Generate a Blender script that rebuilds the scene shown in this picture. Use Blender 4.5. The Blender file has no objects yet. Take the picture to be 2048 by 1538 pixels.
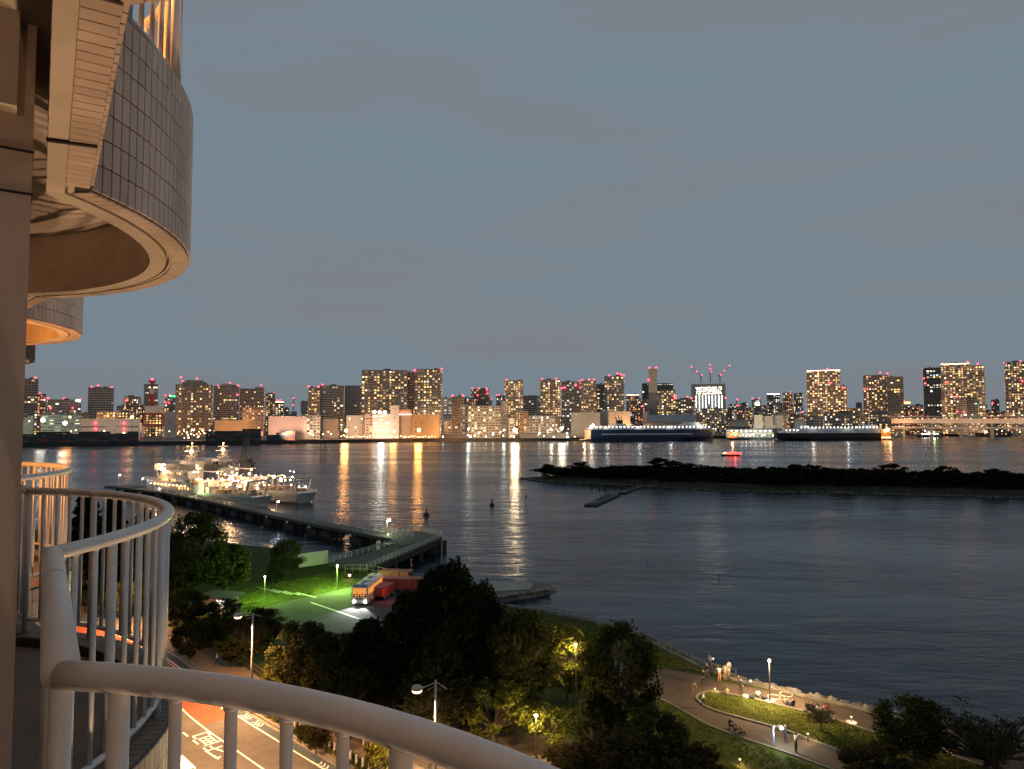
import bpy, bmesh, math, random
import numpy as np
from mathutils import Vector, Matrix

sc = bpy.context.scene
col = sc.collection
random.seed(7)
R = math.radians

# ------------------------------------------------------------------ camera
EYE = 30.0                       # eye height above the water, an eighth-floor balcony
F = 1420.0                       # focal length in photo pixels (2048 wide)
PITCH = math.atan(73.0 / F)
cam_d = bpy.data.cameras.new('camera')
cam_d.sensor_width = 36.0
cam_d.lens = 36.0 * F / 2048.0
cam_d.clip_start = 0.05
cam_d.clip_end = 40000
cam = bpy.data.objects.new('camera', cam_d)
cam.location = (0, 0, EYE)
cam.rotation_euler = (math.pi / 2 + PITCH, 0, 0)
col.objects.link(cam)
sc.camera = cam

# ------------------------------------------------------------------ dusk sky
world = bpy.data.worlds.new('World')
sc.world = world
world.use_nodes = True
wn, wl = world.node_tree.nodes, world.node_tree.links
wn.clear()
w_out = wn.new('ShaderNodeOutputWorld')
w_bg = wn.new('ShaderNodeBackground')
w_sky = wn.new('ShaderNodeTexSky')
w_sky.sky_type = 'NISHITA'
w_sky.sun_disc = False
w_sky.sun_elevation = R(1.5)
w_sky.sun_rotation = R(200)
w_sky.air_density = 1.0
w_sky.dust_density = 2.0
w_geo = wn.new('ShaderNodeTexCoord')
w_map = wn.new('ShaderNodeMapping')
w_map.inputs['Scale'].default_value = (1.1, 1.6, 6.5)
w_noise = wn.new('ShaderNodeTexNoise')
w_noise.inputs['Scale'].default_value = 2.1
w_noise.inputs['Detail'].default_value = 5.0
w_noise.inputs['Roughness'].default_value = 0.45
w_ramp = wn.new('ShaderNodeValToRGB')
cr = w_ramp.color_ramp
cr.elements[0].position = 0.40
cr.elements[0].color = (0.203, 0.270, 0.328, 1)     # clear blue-grey between the cloud
cr.elements[1].position = 0.68
cr.elements[1].color = (0.226, 0.248, 0.280, 1)     # mauve-grey cloud
w_scale = wn.new('ShaderNodeMixRGB')
w_scale.blend_type = 'MULTIPLY'
w_scale.inputs[0].default_value = 1.0
w_scale.inputs[2].default_value = (0.05, 0.055, 0.06, 1)
w_mix = wn.new('ShaderNodeMixRGB')
w_mix.inputs[0].default_value = 0.86                # cloud veil over the clear sky
wl.new(w_geo.outputs['Generated'], w_map.inputs['Vector'])
wl.new(w_map.outputs['Vector'], w_noise.inputs['Vector'])
wl.new(w_noise.outputs['Fac'], w_ramp.inputs['Fac'])
wl.new(w_sky.outputs['Color'], w_scale.inputs[1])
wl.new(w_scale.outputs['Color'], w_mix.inputs[1])
wl.new(w_ramp.outputs['Color'], w_mix.inputs[2])
wl.new(w_mix.outputs['Color'], w_bg.inputs['Color'])
w_bg.inputs['Strength'].default_value = 1.0
wl.new(w_bg.outputs['Background'], w_out.inputs['Surface'])

sun_d = bpy.data.lights.new('sun', 'SUN')
sun_d.energy = 0.03
sun_d.angle = R(20)
sun_d.color = (1.0, 0.9, 0.8)
sun = bpy.data.objects.new('sun', sun_d)
sun.rotation_euler = (R(86), 0, R(20))
col.objects.link(sun)

sc.view_settings.view_transform = 'Standard'
sc.view_settings.look = 'None'
sc.view_settings.exposure = 0.0
sc.view_settings.gamma = 1.0
sc.view_settings.use_curve_mapping = False
sc.render.engine = 'CYCLES'
cy = sc.cycles
cy.use_denoising = True
cy.max_bounces = 5
cy.diffuse_bounces = 2
cy.glossy_bounces = 3
cy.transmission_bounces = 3
cy.transparent_max_bounces = 6
cy.caustics_reflective = False
cy.caustics_refractive = False
cy.sample_clamp_indirect = 3.0
cy.use_light_tree = True

# ------------------------------------------------------------------ helpers
def ray(px, py):
    x = (px - 1024.0) / F
    y = -(py - 769.0) / F
    c, s = math.cos(PITCH), math.sin(PITCH)
    return Vector((x, c - y * s, s + y * c))

def G(px, py, z=2.0):
    """point at height z that the photograph shows at this pixel"""
    d = ray(px, py)
    t = (z - EYE) / d.z
    return Vector((d.x * t, d.y * t, z))

def D(px, py, Y):
    """point at distance Y that the photograph shows at this pixel"""
    d = ray(px, py)
    t = Y / d.y
    return Vector((d.x * t, Y, EYE + d.z * t))

def tag(o, label=None, cat=None, group=None, kind=None):
    if label: o['label'] = label
    if cat: o['category'] = cat
    if group: o['group'] = group
    if kind: o['kind'] = kind
    return o

def thing(name, label, cat, loc=(0, 0, 0), rz=0.0, group=None):
    o = bpy.data.objects.new(name, None)
    o.empty_display_size = 0.2
    o.location = loc
    o.rotation_euler = (0, 0, rz)
    col.objects.link(o)
    return tag(o, label, cat, group)

def link(name, me, parent=None, loc=None, rz=None, mat=None):
    o = bpy.data.objects.new(name, me)
    if mat is not None:
        if len(me.materials) == 0:
            me.materials.append(mat)
        elif me.materials[0] != mat:
            o.material_slots[0].link = 'OBJECT'
            o.material_slots[0].material = mat
    col.objects.link(o)
    if parent: o.parent = parent
    if loc is not None: o.location = loc
    if rz is not None: o.rotation_euler = (0, 0, rz)
    return o

def copy_tree(o, parent=None):
    c = o.copy()
    col.objects.link(c)
    c.parent = parent
    for ch in list(o.children):
        copy_tree(ch, c)
    return c

class MB:
    def __init__(s):
        s.v = []; s.f = []
    def quad(s, a, b, c, d):
        n = len(s.v); s.v += [tuple(a), tuple(b), tuple(c), tuple(d)]; s.f.append((n, n+1, n+2, n+3)); return s
    def poly(s, pts):
        n = len(s.v); s.v += [tuple(p) for p in pts]; s.f.append(tuple(range(n, n+len(pts)))); return s
    def box(s, x0, x1, y0, y1, z0, z1):
        n = len(s.v)
        s.v += [(x0,y0,z0),(x1,y0,z0),(x1,y1,z0),(x0,y1,z0),(x0,y0,z1),(x1,y0,z1),(x1,y1,z1),(x0,y1,z1)]
        s.f += [(n+3,n+2,n+1,n),(n+4,n+5,n+6,n+7),(n,n+1,n+5,n+4),(n+1,n+2,n+6,n+5),(n+2,n+3,n+7,n+6),(n+3,n,n+4,n+7)]
        return s
    def bar(s, p0, p1, w, h, up=(0,0,1)):
        """box along p0-p1, w across, h along up"""
        p0, p1, up = Vector(p0), Vector(p1), Vector(up)
        d = (p1-p0).normalized()
        sx = d.cross(up)
        if sx.length < 1e-6: sx = d.cross(Vector((1,0,0)))
        sx.normalize(); uz = sx.cross(d).normalized()
        a, b = sx*(w/2), uz*(h/2)
        n = len(s.v)
        for p in (p0, p1):
            s.v += [tuple(p-a-b), tuple(p+a-b), tuple(p+a+b), tuple(p-a+b)]
        s.f += [(n,n+1,n+2,n+3),(n+7,n+6,n+5,n+4),(n,n+4,n+5,n+1),(n+1,n+5,n+6,n+2),(n+2,n+6,n+7,n+3),(n+3,n+7,n+4,n)]
        return s
    def tube(s, pts, rad, n=8, caps=True, flat=1.0):
        pts = [Vector(p) for p in pts]
        if not isinstance(rad, (list, tuple)): rad = [rad]*len(pts)
        base = len(s.v)
        for i, p in enumerate(pts):
            d = (pts[min(i+1, len(pts)-1)] - pts[max(i-1, 0)])
            d = d.normalized() if d.length > 1e-9 else Vector((0,0,1))
            ref = Vector((0,0,1)) if abs(d.z) < 0.9 else Vector((1,0,0))
            a = d.cross(ref).normalized(); b = a.cross(d).normalized()
            for k in range(n):
                t = 2*math.pi*k/n
                s.v.append(tuple(p + a*(math.cos(t)*rad[i]) + b*(math.sin(t)*rad[i]*flat)))
        for i in range(len(pts)-1):
            for k in range(n):
                k2 = (k+1) % n
                s.f.append((base+i*n+k, base+i*n+k2, base+(i+1)*n+k2, base+(i+1)*n+k))
        if caps:
            s.f.append(tuple(base+k for k in range(n-1,-1,-1)))
            m = base+(len(pts)-1)*n
            s.f.append(tuple(m+k for k in range(n)))
        return s
    def ball(s, c, r, n=10, m=6, sz=1.0):
        c = Vector(c); base = len(s.v)
        s.v.append((c.x, c.y, c.z+r*sz))
        for i in range(1, m):
            t = math.pi*i/m
            for k in range(n):
                p = 2*math.pi*k/n
                s.v.append((c.x+r*math.sin(t)*math.cos(p), c.y+r*math.sin(t)*math.sin(p), c.z+r*sz*math.cos(t)))
        s.v.append((c.x, c.y, c.z-r*sz)); last = len(s.v)-1
        for k in range(n):
            s.f.append((base, base+1+k, base+1+(k+1)%n))
            for i in range(m-2):
                a = base+1+i*n; b = a+n
                s.f.append((a+k, b+k, b+(k+1)%n, a+(k+1)%n))
            a = base+1+(m-2)*n
            s.f.append((a+k, last, a+(k+1)%n))
        return s
    def prism(s, pts, z0, z1):
        n = len(pts); b = len(s.v)
        s.v += [(p[0],p[1],z0) for p in pts] + [(p[0],p[1],z1) for p in pts]
        s.f.append(tuple(range(b+n-1, b-1, -1))); s.f.append(tuple(range(b+n, b+2*n)))
        for i in range(n):
            j = (i+1) % n
            s.f.append((b+i, b+j, b+n+j, b+n+i))
        return s
    def mesh(s, name, mat=None, smooth=False):
        me = bpy.data.meshes.new(name)
        me.from_pydata(s.v, [], s.f)
        if mat: me.materials.append(mat)
        if smooth: me.polygons.foreach_set('use_smooth', [True]*len(me.polygons))
        me.update()
        return me
    def build(s, name, mat, parent=None, loc=None, rz=None, smooth=False):
        return link(name, s.mesh(name, mat, smooth), parent, loc, rz)

def build_split(mb, name, m, parent=None, kind=None):
    """one object for each loose piece of the collected shapes"""
    par = list(range(len(mb.v)))
    def root(i):
        while par[i] != i: par[i] = par[par[i]]; i = par[i]
        return i
    for f in mb.f:
        for i in f[1:]: par[root(i)] = root(f[0])
    groups = {}
    for f in mb.f: groups.setdefault(root(f[0]), []).append(f)
    for fs in groups.values():
        ids = sorted({i for f in fs for i in f}); mp = {i: k for k, i in enumerate(ids)}
        q = MB(); c = Vector(mb.v[ids[0]])
        q.v = [tuple(Vector(mb.v[i])-c) for i in ids]; q.f = [tuple(mp[i] for i in f) for f in fs]
        q.build(name, m, parent, c)

def sheet(name, pts, z, mat, kind='structure', n_sub=0):
    """a flat polygon, triangulated so that concave outlines hold"""
    bm = bmesh.new()
    vs = [bm.verts.new((p[0], p[1], z)) for p in pts]
    f = bm.faces.new(vs)
    bmesh.ops.recalc_face_normals(bm, faces=[f])
    if f.normal.z < 0: f.normal_flip()
    bmesh.ops.triangulate(bm, faces=[f])
    me = bpy.data.meshes.new(name); bm.to_mesh(me); bm.free()
    me.materials.append(mat)
    o = link(name, me)
    if kind: o['kind'] = kind
    return o

# ------------------------------------------------------------------ materials
MATS = {}
def mat(name, rgb, rough=0.6, metal=0.0, var=0.0, vscale=3.0, bump=0.0, bscale=20.0, spec=0.5, coat=0.0, alpha=None):
    if name in MATS: return MATS[name]
    m = bpy.data.materials.new(name); m.use_nodes = True
    nt = m.node_tree; p = nt.nodes['Principled BSDF']
    p.inputs['Base Color'].default_value = (*rgb, 1)
    p.inputs['Roughness'].default_value = rough
    p.inputs['Metallic'].default_value = metal
    p.inputs['Specular IOR Level'].default_value = spec
    p.inputs['Coat Weight'].default_value = coat
    if var > 0:
        tc = nt.nodes.new('ShaderNodeTexCoord'); nz = nt.nodes.new('ShaderNodeTexNoise')
        nz.inputs['Scale'].default_value = vscale; nz.inputs['Detail'].default_value = 6; nz.inputs['Roughness'].default_value = 0.6
        rp = nt.nodes.new('ShaderNodeValToRGB')
        rp.color_ramp.elements[0].position = 0.3; rp.color_ramp.elements[1].position = 0.72
        rp.color_ramp.elements[0].color = (*[c*(1-var) for c in rgb], 1)
        rp.color_ramp.elements[1].color = (*[min(1, c*(1+var)) for c in rgb], 1)
        nt.links.new(tc.outputs['Object'], nz.inputs['Vector']); nt.links.new(nz.outputs['Fac'], rp.inputs['Fac'])
        nt.links.new(rp.outputs['Color'], p.inputs['Base Color'])
    if bump > 0:
        tc = nt.nodes.new('ShaderNodeTexCoord'); nz = nt.nodes.new('ShaderNodeTexNoise')
        nz.inputs['Scale'].default_value = bscale; nz.inputs['Detail'].default_value = 5
        bp = nt.nodes.new('ShaderNodeBump'); bp.inputs['Strength'].default_value = bump; bp.inputs['Distance'].default_value = 0.05
        nt.links.new(tc.outputs['Object'], nz.inputs['Vector']); nt.links.new(nz.outputs['Fac'], bp.inputs['Height'])
        nt.links.new(bp.outputs['Normal'], p.inputs['Normal'])
    MATS[name] = m
    return m

def emit(name, rgb, strength):
    if name in MATS: return MATS[name]
    m = bpy.data.materials.new(name); m.use_nodes = True
    nt = m.node_tree; p = nt.nodes['Principled BSDF']
    p.inputs['Base Color'].default_value = (*[0.3*c for c in rgb], 1)
    p.inputs['Emission Color'].default_value = (*rgb, 1)
    p.inputs['Emission Strength'].default_value = strength
    m.cycles.emission_sampling = 'NONE'
    MATS[name] = m
    return m

def window_light_mat():
    m = bpy.data.materials.new('lit_window_glass'); m.use_nodes = True
    nt = m.node_tree; p = nt.nodes['Principled BSDF']
    a = nt.nodes.new('ShaderNodeAttribute'); a.attribute_name = 'Col'
    p.inputs['Base Color'].default_value = (0.05, 0.05, 0.05, 1)
    nt.links.new(a.outputs['Color'], p.inputs['Emission Color'])
    p.inputs['Emission Strength'].default_value = 1.0
    m.cycles.emission_sampling = 'NONE'
    return m
WINLIT = window_light_mat()

def leaf_mat(name, rgb, var=0.45):
    m = bpy.data.materials.new(name); m.use_nodes = True
    nt = m.node_tree; nt.nodes.remove(nt.nodes['Principled BSDF'])
    out = nt.nodes['Material Output']
    geo = nt.nodes.new('ShaderNodeNewGeometry')
    rp = nt.nodes.new('ShaderNodeValToRGB')
    rp.color_ramp.elements[0].color = (*[c*(1-var) for c in rgb], 1)
    rp.color_ramp.elements[1].color = (*[c*(1+var) for c in rgb], 1)
    nt.links.new(geo.outputs['Random Per Island'], rp.inputs['Fac'])
    df = nt.nodes.new('ShaderNodeBsdfDiffuse'); tr = nt.nodes.new('ShaderNodeBsdfTranslucent')
    mx = nt.nodes.new('ShaderNodeMixShader'); mx.inputs[0].default_value = 0.3
    nt.links.new(rp.outputs['Color'], df.inputs['Color']); nt.links.new(rp.outputs['Color'], tr.inputs['Color'])
    nt.links.new(df.outputs[0], mx.inputs[1]); nt.links.new(tr.outputs[0], mx.inputs[2])
    nt.links.new(mx.outputs[0], out.inputs['Surface'])
    return m

def tile_mat(name, rgb, var):
    m = mat(name, rgb, 0.4, spec=0.4); nt = m.node_tree; p = nt.nodes['Principled BSDF']
    geo = nt.nodes.new('ShaderNodeNewGeometry'); oi = nt.nodes.new('ShaderNodeObjectInfo'); ad = nt.nodes.new('ShaderNodeMath'); ad.operation = 'ADD'
    fr = nt.nodes.new('ShaderNodeMath'); fr.operation = 'FRACT'; rp = nt.nodes.new('ShaderNodeValToRGB')
    rp.color_ramp.elements[0].color = (*[c*(1-var) for c in rgb], 1); rp.color_ramp.elements[1].color = (*[c*(1+var*0.6) for c in rgb], 1)
    nt.links.new(geo.outputs['Random Per Island'], ad.inputs[0]); nt.links.new(oi.outputs['Random'], ad.inputs[1]); nt.links.new(ad.outputs[0], fr.inputs[0]); nt.links.new(fr.outputs[0], rp.inputs['Fac'])
    tc = nt.nodes.new('ShaderNodeTexCoord'); nz = nt.nodes.new('ShaderNodeTexNoise'); nz.inputs['Scale'].default_value = 2.2; nz.inputs['Detail'].default_value = 5
    mp = nt.nodes.new('ShaderNodeMapping'); mp.inputs['Scale'].default_value = (1, 1, 0.35); r2 = nt.nodes.new('ShaderNodeValToRGB'); r2.color_ramp.elements[0].position = 0.35; r2.color_ramp.elements[0].color = (0.72, 0.68, 0.64, 1); r2.color_ramp.elements[1].position = 0.6
    mx = nt.nodes.new('ShaderNodeMixRGB'); mx.blend_type = 'MULTIPLY'; mx.inputs[0].default_value = 1.0
    nt.links.new(geo.outputs['Position'], mp.inputs['Vector']); nt.links.new(mp.outputs['Vector'], nz.inputs['Vector']); nt.links.new(nz.outputs['Fac'], r2.inputs['Fac'])
    nt.links.new(rp.outputs['Color'], mx.inputs[1]); nt.links.new(r2.outputs['Color'], mx.inputs[2]); nt.links.new(mx.outputs['Color'], p.inputs['Base Color'])
    return m

def aim(o, to):
    o.rotation_euler = Vector(to).to_track_quat('-Z', 'Y').to_euler()
    return o

def point_light(name, loc, rgb, watts, radius=0.25, parent=None, spot=None):
    d = bpy.data.lights.new(name, 'SPOT' if spot else 'POINT')
    d.energy = watts; d.color = rgb; d.shadow_soft_size = radius
    if spot:
        d.spot_size = R(spot); d.spot_blend = 0.6
    o = bpy.data.objects.new(name, d); col.objects.link(o)
    o.location = loc
    if parent: o.parent = parent
    return o

SODIUM = (1.0, 0.50, 0.20)
WARM = (1.0, 0.70, 0.42)
COOL = (0.92, 0.97, 1.0)
GREENISH = (0.72, 1.0, 0.42)

# ================================================================== THE SETTING
# ------------------------------------------------------------------ water
def water_material():
    m = bpy.data.materials.new('sea_water'); m.use_nodes = True
    nt = m.node_tree; p = nt.nodes['Principled BSDF']
    p.inputs['Base Color'].default_value = (0.007, 0.014, 0.024, 1)
    p.inputs['Roughness'].default_value = 0.17
    p.inputs['IOR'].default_value = 1.333; p.inputs['Specular IOR Level'].default_value = 0.42
    tc = nt.nodes.new('ShaderNodeTexCoord')
    mpl = nt.nodes.new('ShaderNodeMapping'); mpl.inputs['Scale'].default_value = (0.35, 1.2, 1); mpl.inputs['Rotation'].default_value = (0, 0, R(18))
    lane = nt.nodes.new('ShaderNodeTexNoise'); lane.inputs['Scale'].default_value = 0.016; lane.inputs['Detail'].default_value = 4      # wind lanes and calm patches
    lr = nt.nodes.new('ShaderNodeMapRange'); lr.inputs['From Min'].default_value = 0.38; lr.inputs['From Max'].default_value = 0.64
    nt.links.new(tc.outputs['Object'], mpl.inputs['Vector']); nt.links.new(mpl.outputs['Vector'], lane.inputs['Vector']); nt.links.new(lane.outputs['Fac'], lr.inputs['Value'])
    rr_ = nt.nodes.new('ShaderNodeMapRange'); rr_.inputs['To Min'].default_value = 0.17; rr_.inputs['To Max'].default_value = 0.25
    nt.links.new(lr.outputs['Result'], rr_.inputs['Value']); nt.links.new(rr_.outputs['Result'], p.inputs['Roughness'])
    prev = None
    for sx, sy, scale, dist, st, det in ((1.1, 2.4, 0.42, 0.42, 0.22, 3), (0.9, 2.2, 0.085, 2.2, 0.40, 4), (0.25, 1.0, 0.018, 2.6, 0.35, 3)):
        mp = nt.nodes.new('ShaderNodeMapping'); mp.inputs['Scale'].default_value = (sx, sy, 1)
        mp.inputs['Rotation'].default_value = (0, 0, R(14))
        nz = nt.nodes.new('ShaderNodeTexNoise'); nz.inputs['Scale'].default_value = scale; nz.inputs['Detail'].default_value = det
        nz.inputs['Roughness'].default_value = 0.55; nz.inputs['Distortion'].default_value = 0.4
        bp = nt.nodes.new('ShaderNodeBump'); bp.inputs['Distance'].default_value = dist
        ml = nt.nodes.new('ShaderNodeMapRange'); ml.inputs['To Min'].default_value = st*0.2; ml.inputs['To Max'].default_value = st
        nt.links.new(lr.outputs['Result'], ml.inputs['Value']); nt.links.new(ml.outputs['Result'], bp.inputs['Strength'])
        nt.links.new(tc.outputs['Object'], mp.inputs['Vector']); nt.links.new(mp.outputs['Vector'], nz.inputs['Vector'])
        nt.links.new(nz.outputs['Fac'], bp.inputs['Height'])
        if prev: nt.links.new(prev.outputs['Normal'], bp.inputs['Normal'])
        prev = bp
    nt.links.new(prev.outputs['Normal'], p.inputs['Normal'])
    return m
WATER = water_material()
sheet('water', [(-9000, -200), (9000, -200), (9000, 16000), (-9000, 16000)], 0.0, WATER)

# ------------------------------------------------------------------ far shore
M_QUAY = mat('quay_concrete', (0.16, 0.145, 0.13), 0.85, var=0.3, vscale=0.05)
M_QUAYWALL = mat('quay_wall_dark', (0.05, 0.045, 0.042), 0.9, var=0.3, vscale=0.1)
QZ = 4.0
far_line = [G(px, py, 0) for px, py in ((-500, 897), (38, 893), (300, 890), (500, 888), (650, 886), (850, 883), (1000, 882), (1175, 880.5), (1440, 876.5), (1640, 874.5), (1770, 872.5))]
far_line += [G(1790, 867, 0), G(2100, 866, 0), G(2700, 866, 0)]
poly = [(p.x, p.y) for p in far_line] + [(9000, 15000), (-9000, 15000), (-9000, far_line[0].y)]
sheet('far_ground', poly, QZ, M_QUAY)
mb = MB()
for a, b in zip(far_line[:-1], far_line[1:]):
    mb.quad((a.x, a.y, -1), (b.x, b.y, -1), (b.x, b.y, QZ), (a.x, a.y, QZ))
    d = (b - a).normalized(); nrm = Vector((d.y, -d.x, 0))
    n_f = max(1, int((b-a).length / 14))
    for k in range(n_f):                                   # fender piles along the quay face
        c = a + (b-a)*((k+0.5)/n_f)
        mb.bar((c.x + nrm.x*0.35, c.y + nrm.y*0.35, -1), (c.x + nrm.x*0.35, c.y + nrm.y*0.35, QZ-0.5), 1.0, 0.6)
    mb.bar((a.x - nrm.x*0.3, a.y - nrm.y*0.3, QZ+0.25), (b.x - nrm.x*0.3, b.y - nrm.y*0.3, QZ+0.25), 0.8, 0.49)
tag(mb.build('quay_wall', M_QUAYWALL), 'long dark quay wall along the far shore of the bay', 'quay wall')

# ------------------------------------------------------------------ near ground
def ground_material(name, c0, c1, scale, bump):
    m = bpy.data.materials.new(name); m.use_nodes = True
    nt = m.node_tree; p = nt.nodes['Principled BSDF']
    p.inputs['Roughness'].default_value = 0.95; p.inputs['Specular IOR Level'].default_value = 0.1
    tc = nt.nodes.new('ShaderNodeTexCoord')
    n1 = nt.nodes.new('ShaderNodeTexNoise'); n1.inputs['Scale'].default_value = scale; n1.inputs['Detail'].default_value = 8; n1.inputs['Roughness'].default_value = 0.7
    rp = nt.nodes.new('ShaderNodeValToRGB'); rp.color_ramp.elements[0].position = 0.32; rp.color_ramp.elements[1].position = 0.7
    rp.color_ramp.elements[0].color = (*c0, 1); rp.color_ramp.elements[1].color = (*c1, 1)
    n2 = nt.nodes.new('ShaderNodeTexNoise'); n2.inputs['Scale'].default_value = 7; n2.inputs['Detail'].default_value = 6
    bp = nt.nodes.new('ShaderNodeBump'); bp.inputs['Strength'].default_value = bump; bp.inputs['Distance'].default_value = 0.12
    nt.links.new(tc.outputs['Object'], n1.inputs['Vector']); nt.links.new(tc.outputs['Object'], n2.inputs['Vector'])
    nt.links.new(n1.outputs['Fac'], rp.inputs['Fac']); nt.links.new(rp.outputs['Color'], p.inputs['Base Color'])
    nt.links.new(n2.outputs['Fac'], bp.inputs['Height']); nt.links.new(bp.outputs['Normal'], p.inputs['Normal'])
    return m
M_LAWN = ground_material('lawn_turf', (0.028, 0.040, 0.008), (0.070, 0.078, 0.017), 0.45, 0.8)
M_ASPH = ground_material('asphalt', (0.075, 0.07, 0.066), (0.115, 0.108, 0.10), 0.5, 0.15)
M_PATH = ground_material('promenade_paving', (0.072, 0.055, 0.043), (0.105, 0.082, 0.064), 0.6, 0.15)
M_SIDE = ground_material('sidewalk_paving', (0.16, 0.115, 0.09), (0.22, 0.165, 0.13), 0.9, 0.2)
M_SOIL = ground_material('bare_soil', (0.07, 0.055, 0.04), (0.13, 0.10, 0.075), 0.7, 0.6)
M_RED = ground_material('red_road_surface', (0.26, 0.06, 0.035), (0.34, 0.09, 0.055), 0.8, 0.15)
M_BLUE = ground_material('blue_bicycle_lane', (0.055, 0.075, 0.09), (0.075, 0.10, 0.12), 0.8, 0.15)
M_CONC = mat('weathered_concrete', (0.28, 0.26, 0.235), 0.9, var=0.3, vscale=0.7, bump=0.3, bscale=6)
M_STONE = mat('revetment_stone', (0.13, 0.12, 0.105), 0.95, var=0.5, vscale=0.9, bump=0.4, bscale=4)
M_WLINE = mat('white_road_paint', (0.72, 0.70, 0.66), 0.7, var=0.12, vscale=2.0)
GZ = 2.0

coast_px = [(-900, 1060), (-200, 1045), (330, 1072), (560, 1098), (655, 1126), (735, 1142), (800, 1150), (850, 1160), (915, 1178),
            (985, 1206), (1085, 1222), (1190, 1243), (1290, 1270), (1355, 1302), (1420, 1335), (1500, 1362), (1600, 1384),
            (1750, 1418), (1900, 1448), (2048, 1478), (2400, 1560)]
coast = [G(px, py, GZ) for px, py in coast_px]
near_poly = [(p.x, p.y) for p in coast] + [(140, -60), (-420, -60), (-420, coast[0].y)]
sheet('ground', near_poly, GZ, M_LAWN)

def smooth_line(pts, n=6):
    out = []
    for i in range(len(pts)-1):
        p0 = pts[max(i-1, 0)]; p1 = pts[i]; p2 = pts[i+1]; p3 = pts[min(i+2, len(pts)-1)]
        for k in range(n):
            t = k/n
            out.append(0.5*((2*p1) + (p2-p0)*t + (2*p0-5*p1+4*p2-p3)*t*t + (3*p1-p0-3*p2+p3)*t*t*t))
    out.append(pts[-1])
    return out

# sloping sea wall under the shoreline and its loose stones
mb = MB()
for a, b in zip(coast[:-1], coast[1:]):
    d = (b-a).normalized(); nr = Vector((-d.y, d.x, 0))
    mb.quad((a.x+nr.x*3, a.y+nr.y*3, -0.6), (b.x+nr.x*3, b.y+nr.y*3, -0.6), (b.x, b.y, GZ-0.003), (a.x, a.y, GZ-0.003))
tag(mb.build('sea_wall', M_STONE), 'dark stone slope along the near shoreline of the park', 'sea wall')

def stone_pile(name, pts, count, r0, r1, spread, z0, z1, material, seed):
    rnd = random.Random(seed); mb = MB()
    L = [0.0]
    for a, b in zip(pts[:-1], pts[1:]): L.append(L[-1] + (b-a).length)
    for _ in range(count):
        t = rnd.uniform(0, L[-1]); i = max(k for k in range(len(L)-1) if L[k] <= t)
        a, b = pts[i], pts[i+1]; q = a + (b-a)*((t-L[i])/max(1e-6, L[i+1]-L[i]))
        d = (b-a).normalized(); nr = Vector((-d.y, d.x, 0)); u = rnd.random()
        c = q + nr*(u*spread - 0.3); z = z1 + (z0-z1)*u; r = rnd.uniform(r0, r1)
        n0 = len(mb.v); mb.ball((c.x, c.y, z), r, 5, 3, rnd.uniform(0.5, 0.8))
        for k in range(n0, len(mb.v)):
            v = mb.v[k]; mb.v[k] = (v[0]+rnd.uniform(-.3,.3)*r, v[1]+rnd.uniform(-.3,.3)*r, v[2]+rnd.uniform(-.2,.2)*r)
    o = mb.build(name, material); return o
o = stone_pile('shore_stones', coast[9:], 1500, 0.25, 0.75, 3.4, 0.1, GZ, M_STONE, 3)
tag(o, 'rough dark stones heaped along the park shoreline', 'stones', kind='stuff')

# promenade, lawns, paths
up = [(1215, 1318), (1300, 1334), (1400, 1349), (1440, 1363), (1500, 1374), (1560, 1386), (1680, 1412), (1760, 1432), (1900, 1474), (2048, 1500), (2300, 1560)]
low = [(2300, 1700), (1980, 1640), (1780, 1572), (1680, 1545), (1590, 1512), (1500, 1482), (1420, 1452), (1375, 1427), (1330, 1402), (1290, 1388), (1215, 1370)]
prom = [G(*p) for p in up + low]
sheet('promenade', [(p.x, p.y) for p in prom], GZ + 0.006, M_PATH)
isl = [(1393, 1397), (1397, 1390), (1410, 1385.5), (1430, 1384), (1500, 1398), (1560, 1412), (1640, 1432), (1700, 1450), (1760, 1470), (1900, 1512), (2000, 1545), (2150, 1600),
       (1960, 1600), (1850, 1556), (1780, 1534), (1700, 1508), (1640, 1488), (1560, 1458), (1450, 1428), (1410, 1413)]
isl_w = smooth_line([G(*p) for p in isl + isl[:1]], 3)[:-1]
sheet('lawn', [(p.x, p.y) for p in isl_w], GZ + 0.05, M_LAWN)
def kerb(name, pts, w, h, material, label, z=GZ, cat='kerb'):
    mb = MB()
    for a, b in zip(pts[:-1], pts[1:]):
        mb.bar((a.x, a.y, z+h/2-0.02), (b.x, b.y, z+h/2-0.02), w, h+0.04)
    return tag(mb.build(name, material), label, cat)
M_KERB = mat('kerb_stone', (0.17, 0.15, 0.13), 0.85, var=0.2, vscale=2)
kerb('kerb', isl_w + isl_w[:1], 0.2, 0.13, M_KERB, 'low pale kerb around the lit lawn by the promenade')
shore_edge = smooth_line([G(*p) for p in ((1250, 1262), (1290, 1279), (1420, 1343), (1500, 1368), (1600, 1391), (1750, 1426), (1900, 1464), (2048, 1492), (2300, 1550))], 4)
kerb('kerb', shore_edge, 0.45, 0.2, mat('coping_stone', (0.15, 0.135, 0.115), 0.95, var=0.4, vscale=1.2, bump=0.5, bscale=3), 'concrete coping between the promenade and the dark stones')
low_edge = smooth_line([G(*p) for p in ((1290, 1388), (1330, 1402), (1375, 1427), (1420, 1452), (1500, 1482), (1590, 1512), (1680, 1545))], 3)
kerb('kerb', low_edge, 0.15, 0.1, M_KERB, 'thin kerb along the lower edge of the dark footpath')

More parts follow.
